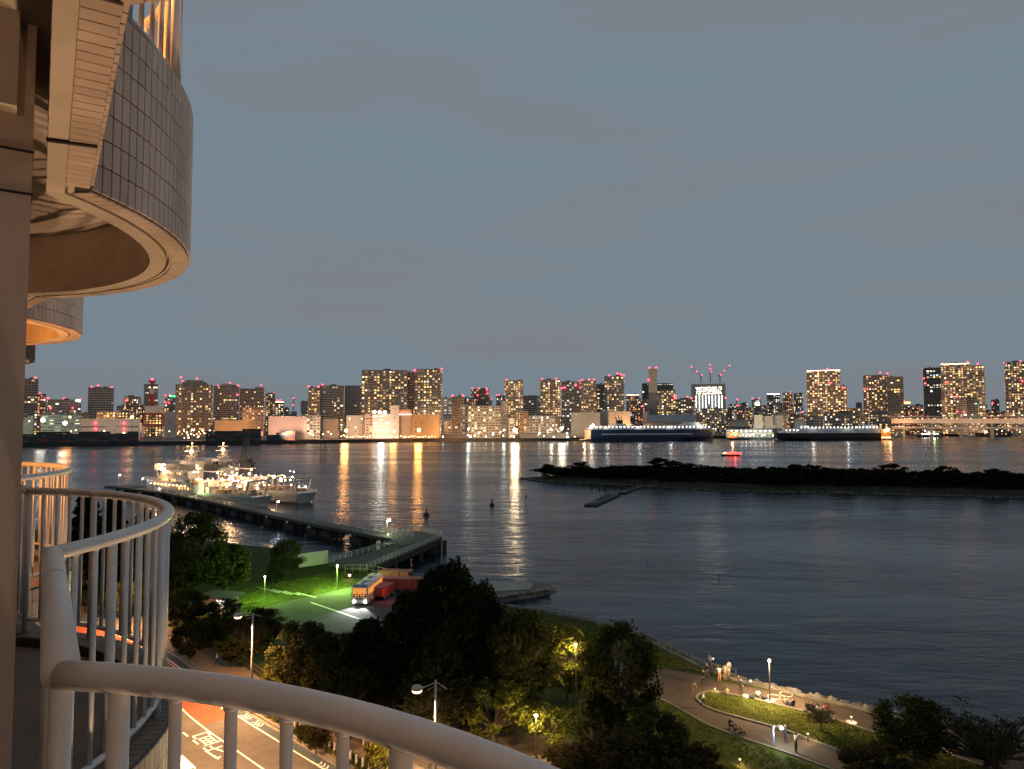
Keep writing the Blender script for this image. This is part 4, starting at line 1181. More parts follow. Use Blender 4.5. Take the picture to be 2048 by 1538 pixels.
MB().bar((-14, -7, zpx(851)), (14, -7, zpx(851)), 1.6, 2.0).bar((-14, 7, zpx(851)), (14, 7, zpx(851)), 1.6, 2.0).build('cross_beam', M_CRED, t)
MB().box(-12.5, 12.5, -8, 8, zpx(829), zpx(826)).build('platform', M_CRED, t)
MB().box(-11, 11.5, -7, 8, zpx(826), zpx(812)).box(-6, 6, -7.6, 8, zpx(824), zpx(814)).build('machine_house', M_CWHI, t)
zz = [zpx(812), zpx(805), zpx(788), zpx(777), zpx(762)]
for k, m in enumerate((M_CRED, M_CRED, M_CWHI, M_CRED)):
    MB().box(-6.5+k*0.6, 0.5-k*0.6, -3, 3, zz[k]-0.1, zz[k+1]).build('mast', m, t)
MB().box(-7.5, 1.2, -4.5, 4, zpx(765), zpx(761)).build('mast_head', M_CRED, t)
MB().bar((2, -4, zpx(813)), (20, -4, zpx(800)), 1.2, 1.5).bar((-2, -4, zpx(778)), (20, -4, zpx(800)), 0.5, 0.5).build('jib', M_CWHI, t)
b = link('beacon', ME_BEACON, t); b.location = (-3, -4.2, zpx(759))

def lit_post(q, rgb, watts, cone, direction, label, group, radius=2.0, name='street_lamp'):
    """a post and shaded lantern added as the body of a one-way light"""
    t = thing(name, label, 'street lamp', (q.x, q.y, QZ), group=group); h = q.z-QZ
    MB().tube([(0,0,0), (0,0,h)], [0.25, 0.15], 6).build('pole', M_CRANE, t)
    d = Vector(direction).normalized()
    MB().box(-0.9, 0.9, -0.5, 0.3, h, h+0.5).build('lantern', M_CRANE, t)
    MB().box(-0.7, 0.7, 0.31, 0.5, h+0.05, h+0.4).build('lamp_glass', emit('lantern_glass', (1.0, 0.6, 0.28), 6), t)
    aim(point_light('lamp_light', (d.x*2.2, d.y*2.2, h+d.z*2.2), rgb, watts, radius, t, cone), d)
# elevated bridge approach on the right
M_DECK = mat('bridge_deck', (0.45, 0.40, 0.34), 0.8, var=0.1, vscale=0.02)
t0 = D(1786, 842, 1330); t1 = D(2160, 841, 1130)
t = thing('viaduct', 'long double-deck elevated road bridge crossing at the right', 'bridge', (t0.x, t0.y, 0))
dv = Vector((t1.x-t0.x, t1.y-t0.y, 0))
def deck(z, th, wid, nm, m):
    a = Vector((0, 0, z)); b = dv + Vector((0, 0, z))
    mbd = MB().bar(a, b, wid, th); sd = Vector((dv.y, -dv.x, 0)).normalized()*(wid/2)
    mbd.bar(a+sd+Vector((0,0,th/2+0.5)), b+sd+Vector((0,0,th/2+0.5)), 0.4, 1.2).bar(a-sd+Vector((0,0,th/2+0.5)), b-sd+Vector((0,0,th/2+0.5)), 0.4, 1.2)
    return mbd.build(nm, m, t)
deck(29.5, 7.0, 18, 'upper_deck', M_DECK)
deck(17.5, 3.0, 18, 'lower_deck', M_CH2)
deck(36.8, 2.0, 10, 'sound_wall', mat('bridge_steel', (0.2, 0.19, 0.18), 0.7))
for k in range(6):
    c = dv*((k+0.4)/6)
    MB().bar((c.x-3, c.y-6, -1), (c.x-3, c.y-6, 26.5), 3, 3).bar((c.x+3, c.y+6, -1), (c.x+3, c.y+6, 26.5), 3, 3).build('pier', M_CH2, t)
nv = Vector((dv.y, -dv.x, 0)).normalized()
for k in range(5):  # lamps added off the bridge to light its near side
    c = t0 + dv*((k+0.5)/5) + nv*45
    lit_post(Vector((c.x, c.y, 13)), (1.0, 0.62, 0.38), 52000, 150, -nv + Vector((0, 0, 0.3)), 'lamp added in front of the bridge to light its side', 'added lamps lighting the bridge')
lq, lc = [], []
rr = random.Random(9)
for k in range(120):
    c = t0 + dv*rr.random() + nv*rr.uniform(9.3, 9.6) if k % 2 else t0 + dv*rr.random() + nv*rr.uniform(9.2, 9.5)
    z = rr.choice((34.6, 34.6, 39.0, 8.0, 20.0))+rr.uniform(-0.4, 0.4)
    cc = pick(rr, PAL['orange']+[((1.0, 0.1, 0.08), 3), (WW, 3)])
    s = rr.uniform(0.5, 1.0)
    o = [(c.x+dx*s-t0.x, c.y+dy-t0.y, z+dz*s) for dy in (0, -0.4) for dx, dz in ((-1,-.6),(1,-.6),(1,.6),(-1,.6))]
    lq.append(o); lc.append([v*rr.uniform(1.5, 4) for v in cc])
o = link('bridge_lamps', win_mesh('bridge_lamps', lq, lc, WINLIT), t); o['kind'] = 'stuff'

# low terminal roofs
def shed(px0, px1, yt, yb, Y, m, label, depth=30, arch=0.0):
    a = D(px0, yt, Y); b = D(px1, yt, Y); zl = D(px0, yb, Y).z
    c = (a+b)/2; w = (b.x-a.x)*math.cos(math.atan2(c.x, Y)); h = c.z-QZ
    t = thing('terminal_shed', label, 'shed', (c.x, c.y+depth/2, QZ), face_rz(c))
    prof = [(-depth/2, 0)] + [(-depth/2+depth*k/8, h*(1-arch) + h*arch*math.sin(math.pi*k/8)) for k in range(9)] + [(depth/2, 0)]
    mb = MB(); n = len(prof)
    mb.v = [(-w/2, y, z) for y, z in prof] + [(w/2, y, z) for y, z in prof]
    mb.f = [tuple(range(n)), tuple(range(2*n-1, n-1, -1))] + [(i, n+i, n+i+1, i+1) for i in range(n-1)]
    mb.build('shell', m, t)
    mb = MB()
    for k in range(12): mb.box(-w/2+w*k/12+w*0.012, -w/2+w*(k+1)/12-w*0.012, -depth/2-0.25, -depth/2-0.05, 1.0, h*0.35)
    mb.build('door_row', M_PLANT, t)
    MB().box(-w/2-0.5, w/2+0.5, -depth/2-1.5, -depth/2-0.3, h*0.62, h*0.70).build('canopy', M_PLANT, t)
    return t, w, h
shed(1300, 1398, 829, 860, 1140, mat('shed_blue_grey', (0.24, 0.26, 0.28), 0.5), 'long curved blue grey warehouse roof behind the blue ship', 50, 0.3)
shed(1456, 1550, 858, 874, 1135, mat('shed_pale', (0.45, 0.44, 0.38), 0.7), 'low open terminal shed under purple white lamps', 20, 0.1)
shed(1462, 1502, 840, 856, 1200, mat('shed_dark', (0.14, 0.15, 0.15), 0.7), 'dark flat shed behind the lit terminal', 25, 0.1)
shed(880, 935, 868, 876, 1085, mat('shed_brown', (0.2, 0.17, 0.14), 0.7), 'low brown quay shed with traffic lights before it', 14, 0.2)
shed(1040, 1140, 866, 874, 1075, M_PLANT, 'long low quay shed between the two bright flood lamps', 14, 0.15)
q = D(1465, 858, 1105)
t = thing('loading_ramp', 'orange lit loading ramp at the bow of the blue ship', 'ramp', (q.x, q.y, QZ), face_rz(q))
MB().prism([(-7, -5), (7, -5), (7, 5), (-7, 5)], 0, 2).bar((-6, 0, 2), (6, 0, 9), 8, 1.0).bar((-6, -4, 2), (6, -4, 10.5), 0.8, 0.8).bar((5, 0, 1), (5, 0, 11), 6, 2).build('ramp_frame', mat('ramp_orange', (0.55, 0.25, 0.08), 0.7), t)
point_light('ramp_light', (0, -12, 9), SODIUM, 9000, 1.0, t)

# ------------------------------------------------------------------ containers on the far quay
M_CONT = [mat('container_%s' % n, c, 0.7, var=0.2, vscale=0.4) for n, c in (('rust', (0.22, 0.07, 0.035)), ('blue', (0.035, 0.06, 0.09)), ('grey', (0.12, 0.12, 0.12)), ('green', (0.04, 0.07, 0.05)), ('dark', (0.05, 0.045, 0.045)))]
mb = MB().box(-6.05, 6.05, -1.2, 1.2, 0, 2.55)
for k in range(14):
    x = -5.8 + 11.6*k/13; mb.box(x-0.14, x+0.14, -1.28, -1.2, 0.2, 2.4)
mb.box(-6.1, -5.9, -1.29, 1.25, 0, 2.6).box(5.9, 6.1, -1.29, 1.25, 0, 2.6)
ME_CONT = mb.mesh('container')
rr = random.Random(21)
def quay_at(px, back):
    for a, b in zip(far_line[:-1], far_line[1:]):
        pa = 1024+F*a.x/a.y; pb = 1024+F*b.x/b.y
        if pa <= px <= pb:
            t_ = (px-pa)/(pb-pa); q = a+(b-a)*t_; d = (b-a).normalized(); return q + Vector((-d.y, d.x, 0))*back, math.atan2(d.y, d.x)
nc = 0
for x0, x1, hi, back, lab in ((42, 275, 5, 8, 'dark shipping container stacked on the quay in front of the white warehouse'), (420, 532, 6, 8, 'dark shipping container stacked on the quay in front of the orange warehouse'), (545, 600, 5, 8, 'dark shipping container stacked on the quay under the pink warehouse')):
    px = x0
    while px < x1:
        q, ang = quay_at(px, back)
        for lv in range(hi - (rr.random() < 0.35) - (rr.random() < 0.2)):
            o = bpy.data.objects.new('shipping_container', ME_CONT); col.objects.link(o)
            if len(ME_CONT.materials) == 0: ME_CONT.materials.append(M_CONT[0])
            o.material_slots[0].link = 'OBJECT'; o.material_slots[0].material = rr.choice(M_CONT)
            o.location = (q.x+rr.uniform(-.2,.2), q.y+rr.uniform(-.2,.2), QZ + lv*2.62); o.rotation_euler = (0, 0, ang)
            tag(o, lab, 'container', 'containers: ' + lab); nc += 1
        px += 12.6/q.y*F*0.98

# ------------------------------------------------------------------ large ships on the far side
M_HBLUE = mat('hull_navy', (0.018, 0.035, 0.085), 0.45); M_HBLACK = mat('hull_black', (0.014, 0.012, 0.012), 0.5)
M_SWHITE = mat('ship_white', (0.62, 0.62, 0.62), 0.5, var=0.06, vscale=0.1); M_FUN = mat('funnel_black', (0.02, 0.02, 0.022), 0.5)
M_BULBW = emit('bulb_white', (1.0, 0.95, 0.86), 9.0); M_BULBO = emit('bulb_orange', (1.0, 0.55, 0.22), 9.0); M_BULBP = emit('bulb_violet', (0.85, 0.75, 1.0), 10.0)
M_BULBY = emit('bulb_yellow', (1.0, 0.85, 0.45), 8.0)
def big_ship(name, label, pa, pb, hull_m, hgt, top_h, bow_right, beam=26):
    a = pa; b = pb; L = (b-a).length; d = (b-a).normalized(); ang = math.atan2(d.y, d.x)
    t = thing(name, label, 'ship', ((a.x+b.x)/2, (a.y+b.y)/2, 0), ang)
    s = 1 if bow_right else -1
    secs = []
    for k in range(13):
        u = k/12
        x = s*(-L/2 + L*u)
        bw = beam/2*(1.0 if u < 0.72 else max(0.04, 1-((u-0.72)/0.28)**1.6))
        bl = bw*0.9 if u < 0.75 else bw*0.5
        xo = (s*(hgt*0.28) if u > 0.9 else 0)
        secs.append([(x, -bl, -1), (x, -bw*0.98, hgt*0.35), (x+xo, -bw, hgt), (x+xo, bw, hgt), (x, bw*0.98, hgt*0.35), (x, bl, -1)])
    mb = MB()
    for sec in secs: mb.v += sec
    for k in range(12):
        for j in range(5): mb.f.append((k*6+j, (k+1)*6+j, (k+1)*6+j+1, k*6+j+1))
    mb.f += [tuple(range(6)), tuple(range(72+5, 71, -1))]
    mb.build('hull', hull_m, t)
    return t, L, s
pa = G(1176, 882.5, 0); pb = G(1424, 880.5, 0)
t, L, s = big_ship('car_carrier_ship', 'long navy blue vehicle ferry with a white stripe moored at the far quay', pa, pb, M_HBLUE, 17.5, 4, True)
MB().box(-L*0.42, L*0.30, -13.4, -13.1, 9.6, 11.2).build('hull_stripe', M_SWHITE, t)
MB().box(-L*0.49, L*0.47, -12.2, 12.2, 17.5, 20.0).build('upper_deck', M_SWHITE, t)
mb = MB()
for k in range(34): x = -L*0.47+L*0.92*k/33; mb.box(x-1.3, x+1.3, -12.0, -9.5, 20.0, 22.4+(k%3)*0.4)
mb.box(-L*0.30, -L*0.22, -8, 8, 20, 26).box(L*0.24, L*0.40, -8, 8, 20, 25.5).box(L*0.27, L*0.37, -9, 9, 25.5, 28.5)
build_split(mb, 'deck_house', M_SWHITE, t)
MB().box(-L*0.275, -L*0.235, -3, 3, 26, 31).bar((-L*0.27, 0, 30.5), (-L*0.29, 0, 36), 1.0, 1.0).bar((-L*0.255, 0, 30.5), (-L*0.262, 0, 38), 1.0, 1.0).bar((-L*0.24, 0, 30.5), (-L*0.243, 0, 36.5), 1.0, 1.0).build('funnel', M_FUN, t)
MB().bar((-L/2-0.5, -6, 4), (-L/2-14, -6, 2.5), 9, 0.8).box(-L/2-0.9, -L/2-0.1, -12, 12, 3, 17).build('stern_ramp', mat('ramp_cream', (0.55, 0.40, 0.26), 0.7), t)
mb = MB()
for k in range(30): x = -L*0.46+L*0.9*k/29; mb.ball((x, -13.0, 21.3), 0.75, 6, 4)
mb.ball((-L*0.485, -12, 24), 2.0, 8, 6)
o = mb.build('deck_lamps', M_BULBW, t); o['kind'] = 'stuff'
for k in range(4): point_light('deck_light', (-L*0.38+L*0.25*k, -15, 24), (1.0, 0.96, 0.88), 2500, 1.0, t)
point_light('stern_light', (-L/2-12, -16, 14), WARM, 9000, 1.0, t)

pa = G(1556, 881, 0); pb = G(1752, 880, 0)
t, L, s = big_ship('cargo_ship', 'black hulled roll-on cargo ship with pale upper works at the far right quay', pa, pb, M_HBLACK, 11.5, 4, False)
MB().box(-L*0.36, L*0.49, -12.4, 12.4, 11.5, 18.6).build('upper_deck', M_SWHITE, t)
mb = MB().box(-L*0.46, -L*0.37, -9, 9, 11.5, 15).box(-L*0.30, -L*0.22, -8, 8, 18.6, 23)
for k in range(20): x = -L*0.34+L*0.8*k/19; mb.box(x-1, x+1, -12, -10, 18.6, 20.0)
mb.box(L*0.36, L*0.48, -9, 9, 18.6, 24)
build_split(mb, 'deck_house', M_SWHITE, t)
MB().box(L*0.5, L*0.5+20, -9, 9, 2, 12).box(L*0.5+4, L*0.5+16, -7, 7, 12, 17).build('stern_block', mat('ramp_orange', (0.55, 0.25, 0.08), 0.7), t)
mb = MB()
for k in range(26): x = -L*0.46+L*0.92*k/25; mb.ball((x, -12.9, 20.2 if k > 3 else 16), 0.8, 6, 4)
o = mb.build('deck_lamps', M_BULBW, t); o['kind'] = 'stuff'
mb = MB().ball((L*0.5+9, -10.5, 15), 2.6, 8, 6).ball((L*0.5+14, -10.5, 16.5), 2.4, 8, 6)
for k in range(9): mb.ball((L*0.5+2+k*2.0, -9.6, 4.2), 0.8, 6, 4)
o = mb.build('stern_lamps', M_BULBO, t); o['kind'] = 'stuff'
point_light('stern_light', (L*0.5+10, -20, 15), SODIUM, 9000, 1.0, t)
for k in range(2): point_light('deck_light', (-L*0.2+L*0.35*k, -15, 24), (1.0, 0.96, 0.88), 3000, 1.0, t)

def small_boat(label, c, ang, L, hull_m, cab, lamps, group=None, extra=None):
    t = thing('small_boat', label, 'boat', c, ang, group)
    b = L*0.14; h = L*0.10
    mb = MB()
    secs = [[(x, -w*0.8, -0.3), (x, -w, hh), (x, w, hh), (x, w*0.8, -0.3)] for x, w, hh in ((-L/2, b*0.8, h), (-L/4, b, h), (L*0.15, b, h*1.05), (L*0.36, b*0.6, h*1.25), (L/2, 0.05, h*1.5))]
    for q in secs: mb.v += q
    for k in range(4):
        for j in range(3): mb.f.append((k*4+j, (k+1)*4+j, (k+1)*4+j+1, k*4+j+1))
        mb.f.append((k*4+3, (k+1)*4+3, (k+1)*4, k*4))
    mb.f += [(0,1,2,3), (19,18,17,16)]
    mb.build('hull', hull_m, t)
    x0, x1, z1 = cab
    MB().box(L*x0, L*x1, -b*0.7, b*0.7, h, h+z1).box(L*x0-0.2, L*x1+0.3, -b*0.75, b*0.75, h+z1, h+z1*1.08).build('cabin', M_SWHITE, t)
    MB().bar((L*(x0+x1)/2, 0, h+z1), (L*(x0+x1)/2, 0, h+z1+L*0.16), 0.12+L*0.006, 0.12+L*0.006).bar((L*(x0+x1)/2, -b*0.5, h+z1+L*0.1), (L*(x0+x1)/2, b*0.5, h+z1+L*0.1), 0.1+L*0.005, 0.1+L*0.005).build('mast', M_CWHI, t)
    for m, pts, r in lamps:
        mb = MB()
        for q in pts: mb.ball((q[0]*L, q[1]*b, q[2]), r, 6, 4)
        o = mb.build('lamps', m, t); o['kind'] = 'stuff'
    return t
c = G(1461, 912, 0)
t = small_boat('small party boat glowing red with a row of red lamps on open water', c, R(4), 16, M_HBLACK, (-0.42, 0.30, 2.0), [(emit('bulb_red', (1.0, 0.06, 0.04), 9), [(k/14-0.2, -1.02, 1.9) for k in range(11)] + [(k/14-0.2, -1.02, 2.9) for k in range(11)], 0.36), (M_BULBY, [(-0.45, -1, 2.3), (-0.38, -1, 3.0), (-0.3, -1, 2.4)], 0.32)])
point_light('boat_light', (2.0, -6, 2.5), (1.0, 0.06, 0.04), 900, 0.5, t)
c = G(1858, 874, 0)
t = small_boat('brightly lit green white work boat before the bridge', c, R(8), 40, M_HBLACK, (-0.1, 0.25, 7), [(M_BULBW, [(k/9-0.45, -1.05, 6) for k in range(8)] + [(-0.3, -1, 12), (0.1, -1, 11)], 1.1)])
point_light('boat_light', (0, -14, 12), GREENISH, 4000, 1.0, t)
c = G(1990, 873, 0); small_boat('dark unlit barge lying under the bridge at the right', c, R(5), 70, M_HBLACK, (-0.4, -0.3, 4), [])
c = G(1905, 871, 0); small_boat('dark low boat under the bridge left of the barge', c, R(5), 45, M_HBLACK, (0.1, 0.2, 4), [])

# ------------------------------------------------------------------ lamps along the far quay
M_POLE = mat('lamp_pole', (0.12, 0.12, 0.12), 0.6)
FLOODS = [(86, 840, 940, (1.0, 0.93, 0.7), 5000, 2.4, 'brilliant white floodlight left of the terminal', 'w'), (130, 846, 950, (1.0, 0.97, 0.85), 5000, 2.4, 'brilliant white floodlight right of the terminal', 'w'),
          (140, 834, 905, (1.0, 0.40, 0.10), 20000, 1.2, 'twin orange lamp above the stacked containers', 'o'), (264, 834, 930, SODIUM, 3000, 1.8, 'orange floodlight over the white warehouse roof', 'o'),
          (692, 861, 1010, (1.0, 0.40, 0.10), 52000, 2.2, 'large orange floodlight at the left of the lit fence', 'o'), (788, 863, 1020, (1.0, 0.40, 0.10), 20000, 1.6, 'smaller orange lamp at the foot of the pale slab', 'o'),
          (838, 860, 1015, (1.0, 0.42, 0.09), 56000, 2.6, 'round orange floodlight before the orange warehouse', 'o'), (937, 858, 1045, (0.9, 1.0, 0.8), 6000, 1.3, 'greenish white lamp left of the beige complex', 'w'),
          (1030, 860, 1020, (1.0, 0.74, 0.44), 85000, 2.6, 'dazzling warm floodlight below the warm sparkling tower', 'y'), (1123, 857, 1045, (1.0, 0.85, 0.58), 28000, 2.2, 'dazzling pale floodlight left of the blue ship', 'y'),
          (1182, 854, 1035, (1.0, 0.95, 0.8), 3000, 1.8, 'lamp above the stern of the blue ship', 'y'), (1008, 860, 1035, (0.9, 1.0, 0.8), 4000, 1.2, 'small white lamp left of the dazzling warm floodlight', 'w'),
          (1102, 859, 1040, (0.95, 1.0, 0.8), 4000, 1.3, 'small greenish lamp left of the pale floodlight', 'w')]
for px, py, Y, rgb, watts, r, lab, k in FLOODS:
    q = D(px, py, Y)
    t = thing('floodlight_mast', lab, 'floodlight', (q.x, q.y, QZ))
    h = q.z-QZ
    MB().tube([(0,0.4,0), (0,0.4,h)], [0.35, 0.2], 8).build('pole', M_POLE, t)
    MB().ball((0,0,h), r, 10, 8).build('lamp', emit('flood_'+k, {'w': (1.0,0.97,0.86), 'o': (1.0,0.55,0.16), 'y': (1.0,0.84,0.55)}[k], {'w': 22, 'o': 14, 'y': 22}[k]), t, smooth=True)
    point_light('flood_light', (0, -r-6.0, h), rgb, watts, 5.0 if watts > 15000 else 2.0, t)
# three roof floods of the white striped office
for k, px in enumerate((749, 759.5, 769.5)):
    q = D(px, 824.5, 1062); t = thing('roof_floodlight', ('left', 'middle', 'right')[k] + ' of three white floodlights on the striped office roof', 'floodlight', q, group='roof floodlights on the striped office')
    MB().tube([(0,0,-3), (0,0,0)], 0.3, 6).build('bracket', M_POLE, t); MB().ball((0,0,0), 2.2, 8, 6).build('lamp', emit('flood_w', (1,.97,.86), 22), t)
point_light('office_front_light', D(762, 860, 1035), (1.0, 0.95, 0.85), 22000, 4.0)  # bare light added in front of the office, no fixture
# small lamp posts, orange and white, along the quay road
def lamp_proto(m, nm):
    h = 8.0
    a = MB().tube([(0,0,0), (0,0,h)], [0.22, 0.14], 6).mesh('pole', M_POLE); b = MB().ball((0,-0.4,h), 0.9, 8, 6).mesh('lamp', m, True)
    return a, b
PR = {'o': lamp_proto(M_BULBO, 'o'), 'w': lamp_proto(M_BULBW, 'w'), 'v': lamp_proto(M_BULBP, 'v')}
LAB = {'o': 'small orange lamp post', 'w': 'small white lamp post', 'v': 'violet white lamp in the row'}
def quay_lamp(px, py, Y, k, sc=1.0, where='along the lit quay fence'):
    q = D(px, py, Y); h = max(2.5, q.z-QZ)
    lab = LAB[k] + ' ' + where; t = thing('quay_lamp', lab, 'lamp post', (q.x, q.y, QZ), group='lamps: ' + lab); a, b = PR[k]
    o = link('pole', a, t); o.scale = (1, 1, h/8); o = link('lamp', b, t); o.scale = (sc, sc, sc); o.location = (0, 0, h-8*sc)
rr = random.Random(31)
for k in range(34): quay_lamp(684+k*5.6+rr.uniform(-1,1), 874+rr.uniform(-2,2), 1045, 'o', rr.uniform(0.7, 1.1))
for k in range(26): quay_lamp(rr.uniform(880, 1165), rr.uniform(862, 875), rr.uniform(1050, 1085), rr.choice('wwo'), rr.uniform(0.7, 1.5), 'on the quay left of the blue ship')
for k in range(22): quay_lamp(rr.uniform(350, 430), rr.uniform(858, 876), rr.uniform(930, 1000), rr.choice('woo'), rr.uniform(0.7, 1.3), 'on the quay below the dark stepped tower')
for k in range(14): quay_lamp(rr.uniform(600, 690), rr.uniform(861, 872), rr.uniform(1000, 1060), rr.choice('woo'), rr.uniform(0.7, 1.4), 'on the quay right of the pink warehouse')
for k in range(9): quay_lamp(1463+k*9.6, 862, 1118, 'v', 1.4, 'at the lit terminal shed')
for k in range(16): quay_lamp(rr.uniform(1470, 1548), rr.uniform(868, 873), 1112, rr.choice('wo'), 0.8, 'at the lit terminal shed')
for k in range(20): quay_lamp(rr.uniform(1785, 2045), rr.uniform(855, 866), rr.uniform(1640, 1680), rr.choice('oow'), rr.uniform(1.2, 2.0), 'on the shore under the elevated bridge')
for k in range(8): quay_lamp(rr.uniform(45, 275), rr.uniform(860, 868), 930, rr.choice('wwo'), 0.9, 'behind the stacked containers at far left')
for px, Y, w_, rgb in ((1480, 1105, 20000, (0.95, 1.0, 0.75)), (1525, 1105, 20000, (0.95, 1.0, 0.75)), (750, 1030, 26000, SODIUM), (900, 1035, 26000, SODIUM), (980, 1030, 26000, SODIUM), (1070, 1030, 20000, SODIUM),
                       (380, 915, 20000, SODIUM), (470, 960, 26000, SODIUM), (575, 945, 45000, (1.0, 0.62, 0.42)), (630, 985, 16000, WARM), (1150, 1040, 20000, WARM), (230, 905, 14000, WARM), (60, 930, 9000, GREENISH), (1240, 1090, 0, WARM)):
    if w_: lit_post(D(px, 862, Y-10 if Y > 1000 else Y), rgb, w_*2.6, 150, (0.0, 1.0, 0.12), 'yard lamp on the far quay turned towards the warehouses', 'yard lamps on the far quay', 1.5)
# street lamps added between the city blocks to brighten walls, turned from the bay
rr = random.Random(88)
for k in range(26):
    px = 45 + 2000*(k+rr.uniform(0.2, 0.8))/26; Y = rr.uniform(1090, 1200) if px < 1500 else rr.uniform(1240, 1360)
    q = D(px, 850, Y); q.z = QZ + 10
    lit_post(q, rr.choice((SODIUM, SODIUM, (1.0, 0.66, 0.38))), 75000, 165, (q.x/q.y*0.6, 1.0, 0.35), 'street lamp added to brighten the city blocks behind the quay', 'added street lamps in the far city', 3.0)
# aircraft lights low over the skyline
M_PLANE = mat('aircraft_white', (0.7, 0.7, 0.72), 0.4)
for px, py, lab in ((894, 668, 'left'), (988, 668.5, 'middle'), (1178, 667, 'right')):
    q = D(px, py, 9000)
    t = thing('aircraft', lab + ' of three tiny aircraft specks low in the sky', 'aircraft', q, R(70), 'aircraft in the sky')
    MB().tube([(-18,0,0), (-14,0,0.3), (12,0,0.3), (18,0,1)], [0.6, 2.0, 2.0, 0.5], 8).build('fuselage', M_PLANE, t)
    MB().prism([(-4,-1), (3,-1), (8,-17), (5.5,-17)], -0.4, 0.1).prism([(5.5,17), (8,17), (3,1), (-4,1)], -0.4, 0.1).prism([(14,-6),(17,-6),(17,6),(14,6)], 0.6, 0.9).build('wing', M_PLANE, t)
    MB().prism([(13,-0.3), (18,-0.3), (18,0.3), (13,0.3)], 1.5, 6).build('tail_fin', M_PLANE, t)
    MB().ball((-17, -1.5, -1), 2.6, 8, 6).build('landing_light', emit('landing_light', (0.8, 0.95, 1.0), 0.9), t)

# ================================================================== THE BAY
# ------------------------------------------------------------------ pier
M_PIER = mat('pier_planking', (0.075, 0.068, 0.058), 0.85, var=0.25, vscale=0.6)
M_PILE = mat('pier_pile', (0.035, 0.03, 0.027), 0.9, var=0.3, vscale=1)
M_GALV = mat('galvanised_rail', (0.42, 0.42, 0.40), 0.45, metal=0.5)
PZ = 3.2
pierp = [G(px, py, PZ) for px, py in ((812, 1078), (650, 1048), (520, 1021), (430, 1001), (340, 984), (235, 972))]
t = thing('pier', 'long narrow pier on dark piles leading out to the white ships', 'pier', (pierp[0].x, pierp[0].y, 0))
O = Vector((pierp[0].x, pierp[0].y, 0))
deckmb, pile, rails = MB(), MB(), MB()
for a, b in zip(pierp[:-1], pierp[1:]):
    deckmb.bar(a-O-Vector((0,0,0.35)), b-O-Vector((0,0,0.35)), 4.6, 0.7)
    d = (b-a).normalized(); sd = Vector((d.y, -d.x, 0)); n = max(2, int((b-a).length/6))
    for k in range(n):
        c = a+(b-a)*((k+0.5)/n)-O
        for s in (-1, 1): pile.tube([(c.x+sd.x*1.7*s, c.y+sd.y*1.7*s, -1), (c.x+sd.x*1.7*s, c.y+sd.y*1.7*s, PZ-0.6)], 0.35, 7)
        pile.bar((c.x-sd.x*2.2, c.y-sd.y*2.2, PZ-1.1), (c.x+sd.x*2.2, c.y+sd.y*2.2, PZ-1.1), 0.6, 0.8)
        if k % 2 == 0: pile.bar((c.x-d.x*2.5, c.y-d.y*2.5, 0.9), (c.x+d.x*2.5, c.y+d.y*2.5, 0.9), 4.4, 1.6)
    n = max(2, int((b-a).length/2.2))
    for s in (-1, 1):
        o_ = sd*(2.2*s)
        for z in (0.45, 0.8, 1.12): rails.bar(a-O+o_+Vector((0,0,z)), b-O+o_+Vector((0,0,z)), 0.09, 0.09)
        for k in range(n+1):
            c = a+(b-a)*(k/n)-O+o_; rails.bar((c.x, c.y, PZ), (c.x, c.y, PZ+1.14), 0.1, 0.1)
deckmb.build('deck', M_PIER, t); build_split(pile, 'pile', M_PILE, t); rails.build('rail', M_GALV, t)
# head platform and gangway back to the shore
plat = [G(px, py, PZ) for px, py in ((770, 1068), (838, 1062), (884, 1074), (800, 1092))]
MB().prism([(p.x-O.x, p.y-O.y) for p in plat][::-1], PZ-0.9, PZ+0.02).build('head_platform', M_PIER, t)
ga = [G(655, 1127, PZ-0.6), G(733, 1139, PZ-0.6)]; gb = [G(798, 1087, PZ), G(880, 1077, PZ)]
mb = MB()
n0 = [tuple(p-O-Vector((0,0,0.5))) for p in (ga[0], ga[1], gb[1], gb[0])]
mb.v = n0 + [tuple(p-O+Vector((0,0,0.04))) for p in (ga[0], ga[1], gb[1], gb[0])]
mb.f = [(3,2,1,0), (4,5,6,7), (0,1,5,4), (1,2,6,5), (2,3,7,6), (3,0,4,7)]
mb.build('gangway', M_PIER, t)
rails = MB()
M_PLANKG = mat('gangway_plank', (0.17, 0.155, 0.135), 0.85, var=0.2, vscale=1.5)
for i in range(2):
    a, b = ga[i]-O, gb[i]-O; n = int((b-a).length/1.6)
    for z in (0.4, 0.75, 1.1): rails.bar(a+Vector((0,0,z)), b+Vector((0,0,z)), 0.09, 0.09)
    for k in range(n+1): c = a+(b-a)*(k/n); rails.bar(c, c+Vector((0,0,1.15)), 0.1, 0.1)
    MB().bar(a-Vector((0,0,0.75)), b-Vector((0,0,0.75)), 0.5, 1.1).build('girder', M_PILE, t)
for a, b in ((plat[0], plat[1]), (plat[1], plat[2])):
    for z in (0.45, 0.8, 1.12): rails.bar(a-O+Vector((0,0,z)), b-O+Vector((0,0,z)), 0.09, 0.09)
    for k in range(7): c = a-O+(b-a)*(k/6); rails.bar(c, c+Vector((0,0,1.15)), 0.1, 0.1)
rails.build('rail', M_GALV, t)
pile = MB()
for p in plat:
    for dx in (0.6, -0.6): pile.tube([(p.x-O.x+dx, p.y-O.y, -1), (p.x-O.x+dx, p.y-O.y, PZ-0.8)], 0.5, 8)
c = (gb[1]+Vector((-2, -1.5, 0)))-O
pile.bar((c.x-4, c.y, 0.8), (c.x+1.5, c.y+1, 0.8), 3, 3)
